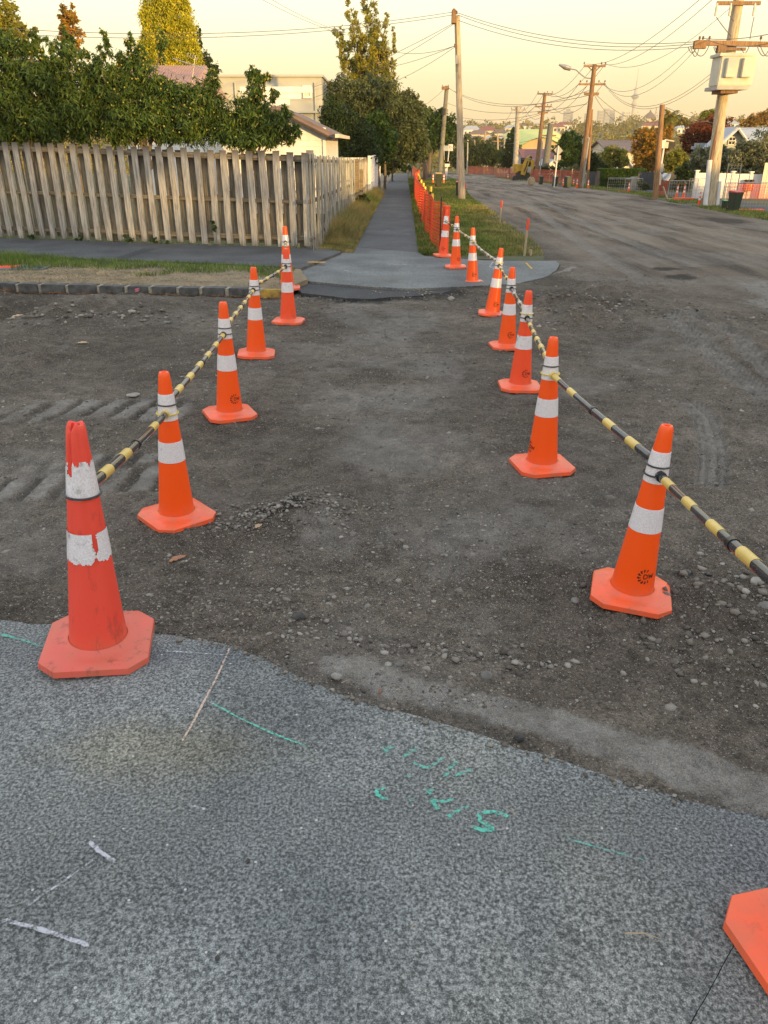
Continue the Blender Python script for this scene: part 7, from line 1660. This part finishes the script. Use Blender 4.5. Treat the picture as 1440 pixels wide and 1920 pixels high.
# palm
pY = 76; pb = Vector((P(1246, 300, pY).x, pY, zbf(pY))); pt = P(1256, 218, pY); palm = thing('palm_tree', pb, 'palm with a skirt of brown dead fronds behind the rusty brown pole', 'palm')
MB().tube([pb, pb.lerp(pt, .5), pt], [.3, .28, .24], 10).build('trunk', M['bark'], palm)
leaves('dead_frond_skirt', [pxblob(1251, 238, 9, 18, pY), pxblob(1248, 262, 7, 22, pY), pxblob(1254, 225, 8, 10, pY)], 3000, .7, M['orangeleaf'], palm, asp=.12, droop=1.2)
fr_m = MB()
for k in range(26):
    an = k * 2.4; el = random.uniform(-.2, 1.2); L = random.uniform(1.0, 1.5); pts = []
    for s_ in range(6): t_ = s_ / 5; pts.append(pt + Vector((math.cos(an) * math.cos(el) * L * t_, math.sin(an) * math.cos(el) * L * t_, math.sin(el) * L * t_ - .5 * L * t_ * t_)))
    for s_ in range(1, 6):
        for q_ in range(-4, 5):
            d_ = (pts[s_] - pts[s_ - 1]).normalized(); sd_ = d_.cross(Vector((0, 0, 1))).normalized(); p0 = pts[s_ - 1].lerp(pts[s_], (q_ + 4) / 8); tip = p0 + d_ * .22 + sd_ * (.3 * (1 if q_ % 2 else -1)) + Vector((0, 0, -.08)); fr_m.add([p0, p0 + d_ * .05, tip], [(0, 1, 2)])
fr_m.build('fronds', M['yellowleaf'], palm)
# clipped hedge
hY = 56; ha, hb_ = P(1127, 320, hY), P(1212, 320, hY); hz0, hz1 = zbf(hY), P(1150, 317, hY).z
hed = thing('clipped_hedge', (ha.x, hY, hz0), 'long clipped dark green hedge behind the low mesh panels', 'hedge')
n = 26000; xs_h = ha.x + (hb_.x - ha.x) * rng.random(n); fsel = rng.random(n); ysh = np.where(fsel < .6, hY + rng.random(n) * .12, hY + rng.random(n) * 1.2); zsh = np.where(fsel < .6, hz0 + (hz1 - hz0) * rng.random(n), hz1 - .1 * rng.random(n))
c = np.stack([xs_h, ysh, zsh], 1); d = rng.normal(size=(n, 3)); d /= np.linalg.norm(d, axis=1)[:, None]; s2_ = np.cross(d, rng.normal(size=(n, 3))); s2_ /= np.linalg.norm(s2_, axis=1)[:, None]
L = .10 * (.6 + .8 * rng.random(n))[:, None]; v = np.stack([c - d * L / 2, c + s2_ * L * .3, c + d * L / 2, c - s2_ * L * .3], 1).reshape(-1, 3)
npmesh('foliage', v, np.arange(n * 4).reshape(-1, 4), M['midleaf'], hed); MB().box(((ha.x + hb_.x) / 2, hY + .65, (hz0 + hz1) / 2 - .06), (hb_.x - ha.x, 1.05, hz1 - hz0 - .12)).build('stems', M['bark'], hed)
# dark board fences
def board_fence(x0, x1, yt, Y, m, label, bw=.25, yt1=None):
    a_, c_ = P(x0, 330, Y), P(x1, 330, Y); e = thing('board_fence', (a_.x, Y, zbf(Y)), label, 'fence', None); n = max(1, int((c_.x - a_.x) / bw))
    for k in range(n):
        zt_ = P(x0, yt + ((yt1 or yt) - yt) * k / n, Y).z; MB().box((a_.x + (k + .5) * (c_.x - a_.x) / n, Y + (.012 if k % 2 else 0), (zt_ + zbf(Y)) / 2), ((c_.x - a_.x) / n - .015, .03, zt_ - zbf(Y))).build('board', M[m], e)
    return e
board_fence(1100, 1126, 322, 60, 'charcoal_fence', 'dark charcoal board fence left of the clipped hedge', .3)
board_fence(1196, 1285, 322, 52, 'charcoal_fence', 'dark grey board fence behind the rusty brown pole', .3, 326)
board_fence(960, 1098, 327, 88, 'brown_fence', 'brown board fence behind the bins at the far side', .4)
shv = thing('pale_gate_pier', (P(1195, 340, 53).x, 53, zbf(53)), 'pale pier at the right end of the clipped hedge', 'gate pier'); p = P(1194, 334, 53); MB().box((p.x, 53, (p.z + zbf(53)) / 2), (.6, .3, p.z - zbf(53))).build('pier', M['concrete_pole'], shv); MB().box((p.x, 53, p.z + .04), (.7, .4, .07)).build('cap', M['concrete_pole'], shv)
tarp = thing('white_sheet', P(1250, 332, 51.5), 'white plastic sheet hanging on the dark fence right of the rusty pole', 'sheet')
q0, q1, q2, q3 = P(1244, 324, 51.7), P(1259, 326, 51.7), P(1254, 339, 51.6), P(1240, 337, 51.6); vv = []; ff = []
for i_ in range(7):
    for j_ in range(7):
        a_ = q0.lerp(q1, i_ / 6).lerp(q3.lerp(q2, i_ / 6), j_ / 6); a_.y += .08 * math.sin(i_ * 1.4 + j_); vv.append(a_)
for i_ in range(6):
    for j_ in range(6): ff.append((i_ * 7 + j_, i_ * 7 + j_ + 1, i_ * 7 + j_ + 8, i_ * 7 + j_ + 7))
MB().add(vv, ff).build('sheet', M['white'], tarp).modifiers.new('t', 'SOLIDIFY').thickness = .004
bank('low brown-green bush behind the right low mesh panel', [(1210, 350, 10, 7), (1202, 345, 8, 6)], 50, 2600, 0.09, M['olive'], cat='bush', name='garden_bush', r=.03)
bank('low bush behind the paired cones', [(1275, 352, 14, 12), (1290, 345, 8, 12)], 50, 3200, 0.09, M['olive'], cat='bush', name='garden_bush', r=.03)
# dark roof house with sunlit hip
q = P(1172, 267, 100); gable('brown_roof_house', 'house with a long dark brown roof below the hill', 'house', P(1142, 290, 100).x, P(1215, 290, 100).x, 100, 110, zbf(100) - 1, P(1170, 284, 100).z, P(1170, 265, 105).z, M['cream'], M['roof_brown'], 'x', .4)
gable('small_gable_house', 'small pale gable with white bargeboards lit by the sun behind the clipped hedge', 'house', P(1158, 310, 80).x, P(1186, 310, 80).x, 80, 86, zbf(80), P(1170, 312, 80).z, P(1172, 296, 80).z, M['cream'], M['roof_grey'], 'y', .25)
# red roof and blue house, arched shed
gable('red_roof_house', 'low house with dull red roof behind the excavator', 'house', P(986, 320, 110).x, P(1040, 320, 110).x, 110, 120, zbf(110) - 1, P(1000, 304, 110).z, P(1000, 281, 115).z, M['blue_wall'], M['roof_red'], 'x', .4)
gable('blue_house', 'pale blue gabled house right of the stubby pole', 'house', P(1022, 322, 100).x, P(1050, 322, 100).x, 100, 106, zbf(100) - 1, P(1030, 312, 100).z, P(1036, 300, 100).z, M['white'], M['blue_wall'], 'y', .25)
sY = 190; sa, sb = P(974, 290, sY), P(1066, 290, sY); shd = thing('arched_shed', ((sa.x + sb.x) / 2, sY, -12), 'huge arched shed with bright yellow-green roof on the slope', 'shed')
zb_s = -12; ze_s = P(1000, 276, sY).z; zt_s = P(1000, 259, sY).z; xm_s = P(1010, 260, sY).x; nn = 14; v = []; 
xl, xr = P(976, 280, sY).x, P(1052, 280, sY).x
arc = [(xl + (xr - xl) * k / nn, ze_s + (zt_s - ze_s) * math.sin(math.pi * k / nn) ** .8) for k in range(nn + 1)]
b = MB(); b.add([(x, sY, z) for x, z in arc] + [(xr, sY, zb_s), (xl, sY, zb_s)], [tuple(range(nn + 3))]); b.build('end_wall', M['shed_wall'], shd)
D2 = 60; zh = P(1000, 242, sY + D2).z - zt_s
v = [(x, sY - .6, z + .15) for x, z in arc] + [(x + 4 + (8 if k > nn / 2 else 0), sY + D2, z + zh) for k, (x, z) in enumerate(arc)]
b = MB().add(v, [(k, k + 1, nn + 2 + k, nn + 1 + k) for k in range(nn)]); b.build('roof', M['roof_green'], shd)
MB().add([(xl, sY, zb_s), (xl, sY, ze_s), (xl + 4, sY + D2, ze_s + zh), (xl + 4, sY + D2, zb_s)], [(0, 1, 2, 3)]).build('side_wall', M['cream'], shd)
MB().box((xl + 9, sY - .1, zb_s + 4), (3, .2, 3)).build('door', M['white'], shd)
# bits: blue ute roof in the bushes
tag(MB().box(P(1322, 277, 60), (1.6, 1.5, .6)).build('car_roof', M['blue_wall'], bevel=.2), 'bluish car roof glimpsed between the bushes under the red-leaved tree', 'car roof')

# ------------------------------------------------------------------ hill: wood and houses
hl = 0
adj = ['low cream', 'white two-storey', 'small white', 'wide cream', 'tall pale', 'squat beige', 'narrow white', 'long pale']
HCL = []
def hill_house(px, py, Y, w, h, d, wall, roof, label):
    for Y in np.arange(230, 1250, 6.0):
        c = P(px, py, Y)
        if float(hill_z(np.array(c.x), np.array(Y))) + h + 3 >= c.z: break
    HCL.append((c.x, Y, w)); w *= (.8 + Y / 1500); h *= (.8 + Y / 1500)
    e = thing('hillside_house', (c.x, Y, c.z - h), label, 'house', 'houses scattered over the wooded hill')
    MB().box((c.x, Y + d / 2, c.z - h / 2 - 3), (w, d, h + 6)).build('wall', M[wall], e)
    b = MB(); o2 = .5; v = [(c.x - w / 2 - o2, Y - o2, c.z), (c.x + w / 2 + o2, Y - o2, c.z), (c.x + w / 2 + o2, Y + d + o2, c.z), (c.x - w / 2 - o2, Y + d + o2, c.z), (c.x - w * .28, Y + d / 2, c.z + h * .5), (c.x + w * .28, Y + d / 2, c.z + h * .5)]
    b.add(v, [(0, 1, 5, 4), (1, 2, 5), (2, 3, 4, 5), (3, 0, 4), (3, 2, 1, 0)]).build('roof', M[roof], e)
    nw = max(2, int(w / 3))
    for k in range(nw):
        wx = c.x - w / 2 + (k + .5) * w / nw; MB().box((wx, Y - .06, c.z - h * .45), (w / nw * .45, .12, h * .4)).build('window', M['glass'], e)
hh_ = [(885, 243, 420, 'white', 'roof_grey', 'small white house on the skyline just right of the nearest pole'), (900, 252, 380, 'cream', 'roof_brown', 'cream house above the far bushes left of the shed'), (915, 245, 450, 'cream', 'roof_red', 'red-roofed cream house right of the first skyline house'), (893, 262, 330, 'white', 'roof_brown', 'white house low on the left part of the hill'), (925, 262, 340, 'cream', 'roof_grey', 'grey-roofed house between the pair of far poles'), (938, 250, 400, 'cream', 'roof_brown', 'cream house under the skyline trees left of the concrete pole'), (950, 262, 320, 'white', 'roof_grey', 'white house left of the arched shed'), (935, 275, 280, 'cream', 'roof_brown', 'cream house just above the dark end-of-street trees'), (960, 240, 470, 'cream', 'roof_grey', 'house on the skyline above the arched shed, left'), (912, 234, 600, 'white', 'roof_grey', 'tiny white house on the ridge between two poles'), (985, 236, 560, 'white', 'roof_brown', 'tiny house on the ridge above the shed roof'), (1045, 238, 480, 'cream', 'roof_red', 'orange-roofed house on the ridge right of the stubby pole'), (1062, 234, 560, 'white', 'roof_red', 'red-roofed white house on the ridge right of the orange-roofed one'), (1080, 230, 650, 'white', 'roof_grey', 'pale blocky house on the ridge left of the lamp pole'), (1235, 232, 600, 'white', 'roof_red', 'white house on the ridge left of the palm'), (1222, 236, 560, 'cream', 'roof_red', 'red-roofed house on the ridge behind the autumn tree'), (1290, 240, 500, 'white', 'roof_grey', 'white house on the slope right of the palm'), (1312, 234, 560, 'white', 'roof_brown', 'white house between the palm and the yellow-green tree'), (1375, 232, 420, 'white', 'roof_grey', 'white house on the ridge right of the transformer pole'), (1400, 236, 400, 'cream', 'roof_brown', 'cream house right of it on the ridge'), (1005, 234, 620, 'cream', 'roof_grey', 'small cream house on the ridge above the shed, right')]
for px, py, Y, w_, r_, l in hh_: hill_house(px, py, Y, random.uniform(8, 13), random.uniform(3.0, 4.6), 8, w_, r_, l)

hb = []
for _ in range(3000):
    y = 175 + 950 * rng.random() ** 1.25; x = (rng.random() * 1.75 - .72) * y * 0.9
    if -60 < x - 0.19 * y * 0 < 400 and abs(x - (sa.x + sb.x) / 2) < 28 and 150 < y < 262: continue
    if any(abs(x - hx_) < w_ + 3 and -45 < y - hy_ < 12 for hx_, hy_, w_ in HCL): continue
    z = float(hill_z(np.array(x), np.array(y))); r_ = rng.uniform(2.2, 5.2) * (1 + y / 2400); hb.append((x, y, z + r_ * .75, r_, r_, r_ * rng.uniform(.75, 1.2)))
near_b = [b_ for b_ in hb if b_[1] < 420]; far_b = [b_ for b_ in hb if b_[1] >= 420]
o_ = leaves('hillside_trees', near_b, 130000, 0.85, M['hillleaf'], None, asp=.6, clump=12, spread=.16, shell=.7, droop=.1); tag(o_, kind='stuff')
o_ = leaves('hillside_trees', far_b, 260000, 1.5, M['hillleaf'], None, asp=.7, clump=12, spread=.14, shell=.7, droop=.1); tag(o_, kind='stuff')
# city skyline
SY = 3000
def bld(px0, px1, pt_, Y, m, label, fl=10, cols=4):
    a_, c_ = P(px0, pt_, Y), P(px1, pt_, Y); e = thing('tower_block', ((a_.x + c_.x) / 2, Y, 20), label, 'building', 'tower blocks on the skyline'); w = c_.x - a_.x; z0_ = 15
    MB().box(((a_.x + c_.x) / 2, Y + w / 2, (a_.z + z0_) / 2), (w, w, a_.z - z0_)).build('wall', M[m], e)
    for k in range(cols):
        MB().box((a_.x + (k + .5) * w / cols, Y - .5, (a_.z + z0_) / 2), (w / cols * .55, 1.2, (a_.z - z0_) * .94)).build('window_column', M['tower_glass'], e)
    b = MB()
    for k in range(1, fl): b.box(((a_.x + c_.x) / 2, Y - 1.3, z0_ + (a_.z - z0_) * k / fl), (w, .6, (a_.z - z0_) / fl * .3))
    b.build('floor_band', M[m], e); return e
for a in ((1058, 1064, 208, SY, 'tower', 'narrow left slab of the paired blocks over the ridge'), (1063, 1070, 203, SY, 'tower', 'taller middle block of the cluster left of the lamp pole'), (1070, 1075.5, 207, SY + 60, 'tower', 'right slab of the cluster left of the lamp pole'), (1097, 1101, 212, SY, 'tower', 'small block just left of the lamp pole'), (1123, 1133, 207, SY, 'tower', 'glassy block right of the lamp pole, left of three'), (1135, 1144, 203, SY, 'tower', 'tallest glassy block in the middle of three'), (1145, 1154, 206, SY + 60, 'tower', 'pale block, right one of three'), (1170, 1182, 209, SY, 'cream', 'wide cream office block left of the needle tower'), (1213, 1220, 221, 1800, 'cream', 'low cream block right of the needle tower')): bld(*a)
tw = thing('observation_tower', (P(1188, 230, 3400).x, 3400, 20), 'slender observation tower with round pod and needle mast on the skyline', 'tower'); tx = P(1188.5, 200, 3400).x
zz = lambda py: P(1188, py, 3400).z
m4 = Matrix.Translation((tx, 3400, 0))
MB().lathe([(7.5, 0), (6.2, zz(205)), (6, zz(200)), (9.5, zz(198)), (11.5, zz(195)), (8, zz(192)), (7, zz(190)), (6.5, zz(186))], 20, m4).build('shaft', M['tower'], tw)
MB().lathe([(7, zz(186)), (14, zz(183)), (15.5, zz(181)), (14, zz(179.5)), (9, zz(178)), (7, zz(176))], 20, m4, caps=True).build('pod', M['tower_glass'], tw)
MB().lathe([(7, zz(176)), (6, zz(166)), (3.2, zz(164)), (2.6, zz(155)), (1.4, zz(150)), (1.0, zz(128))], 12, m4, caps=True).build('mast', M['tower'], tw)
dm_ = thing('domed_building', P(1218, 222, 1500), 'small building with a pointed dark roof on the ridge right of the needle tower', 'building'); c = P(1218, 222, 1500)
MB().box((c.x, 1500, c.z - 8), (22, 16, 18)).build('wall', M['cream'], dm_); MB().lathe([(13, c.z), (7, c.z + 6), (2, c.z + 10), (0, c.z + 14)], 12, Matrix.Translation((c.x, 1500, 0))).build('roof', M['roof_brown'], dm_)
sp_ = thing('lattice_pylon', P(1230, 222, 1500), 'pointed lattice frame on the ridge right of the pointed roof', 'pylon'); b = MB(); q0, q1, qt = P(1226, 222, 1500), P(1233, 222, 1500), P(1231, 202, 1500)
for a_, c_ in ((q0, qt), (q1, qt), (q0.lerp(qt, .3), q1.lerp(qt, .3)), (q0, q1.lerp(qt, .3)), (q0.lerp(qt, .3), q1.lerp(qt, .6))): b.tube([a_, c_], .5, 4)
b.build('frame', M['sign_back'], sp_)

# ------------------------------------------------------------------ unseen houses and trees, added behind and right of the camera for evening shade
def shade_house(x, y, w, d, h, rh, label, rz='x', wall='cream', roof='roof_grey'):
    z0_ = zbf(y) - .1; e = gable('unseen_shade_house', label, 'house', x - w / 2, x + w / 2, y - d / 2, y + d / 2, z0_, z0_ + h, z0_ + h + rh, M[wall], M[roof], rz, .5, 'unseen houses added for evening shade')
    for k in range(3): MB().box((x - w / 2 + (k + .5) * w / 3, y + d / 2 + .03, z0_ + 1.7), (1.2, .1, 1.2)).build('window', M['glass'], e)
    for k in range(3): MB().box((x - w / 2 - .03, y - d / 2 + (k + .5) * d / 3, z0_ + 1.7), (.1, 1.2, 1.2)).build('window', M['glass'], e)
shade_house(6, -38, 14, 10, 3.2, 2.8, 'unseen cream bungalow with grey roof, added behind the camera for shade')
shade_house(24, -34, 13, 10, 3.2, 2.8, 'unseen bungalow added to the right behind the camera for shade', roof='roof_brown')
shade_house(42, -26, 14, 10, 3.0, 2.6, 'unseen white bungalow added furthest right behind the camera for shade', wall='white')
shade_house(44, -8, 10, 13, 3.0, 2.6, 'unseen grey-walled bungalow added outside the right edge for shade', 'y', 'grey_wall', 'roof_red')
shade_house(47, 12, 10, 13, 2.7, 1.7, 'unseen cream bungalow added outside the right edge for shade', 'y')
shade_house(52, 32, 10, 13, 2.7, 1.6, 'unseen white bungalow added further along outside the right edge for shade', 'y', 'white', 'roof_brown')
shade_house(62, 54, 12, 13, 2.8, 2.2, 'unseen bungalow added far along outside the right edge for shade', 'y')
def shade_tree(x, y, h, r_, label, m='midleaf', n=7000):  # unseen tree, placed and sized to block the low sun
    z0_ = zbf(y); bl_ = [(x + random.uniform(-.4, .4) * r_, y + random.uniform(-.4, .4) * r_, z0_ + h - r_ * .8 + random.uniform(-.5, .2) * r_, r_ * .6, r_ * .6, r_ * .6) for _ in range(7)] + [(x, y, z0_ + h * .45, r_ * .8, r_ * .8, h * .3)]
    tree('unseen_shade_tree', label, 'tree', (x, y, z0_), bl_, n, .35, M[m], .25, 'unseen trees added for evening shade')
for k, (x, y, h, r_) in enumerate(((27, -17, 6.6, 4.5), (22, -24, 9.5, 5.5), (41, -10, 11.0, 3.6), (13, -28, 10.0, 6.0), (-6, -30, 9.0, 6), (50, 2, 4.4, 3.4), (55, 22, 4.3, 3.4), (60, 42, 4.3, 3.4), (40, -40, 8.0, 6), (70, 66, 5.5, 4))):
    shade_tree(x, y, h, r_, ['unseen broad tree added right behind the camera for shade', 'unseen tree added behind the camera to its right for shade', 'unseen tall tree added behind to the right for shade', 'unseen tree added in front of the cream bungalow for shade', 'unseen big tree added straight behind the camera for shade', 'unseen small tree added outside the right edge for shade, nearest', 'unseen small tree added outside the right edge for shade, second', 'unseen small tree added outside the right edge for shade, third', 'unseen dense tree added beyond the bungalows behind for shade', 'unseen small tree added outside the right edge for shade, farthest'][k])

# ------------------------------------------------------------------ evening haze
hzm = bpy.data.materials.new('haze'); hzm.use_nodes = True; ht = hzm.node_tree; ht.nodes.clear()
pv = ht.nodes.new('ShaderNodeVolumePrincipled'); pv.inputs['Color'].default_value = (1.0, 0.88, 0.66, 1); pv.inputs['Density'].default_value = 0.0002; pv.inputs['Anisotropy'].default_value = 0.0
ho = ht.nodes.new('ShaderNodeOutputMaterial'); ht.links.new(pv.outputs[0], ho.inputs['Volume'])
hz = MB().box((300, 1745, 105), (2440, 3730, 290)).build('haze', hzm); hz['kind'] = 'stuff'
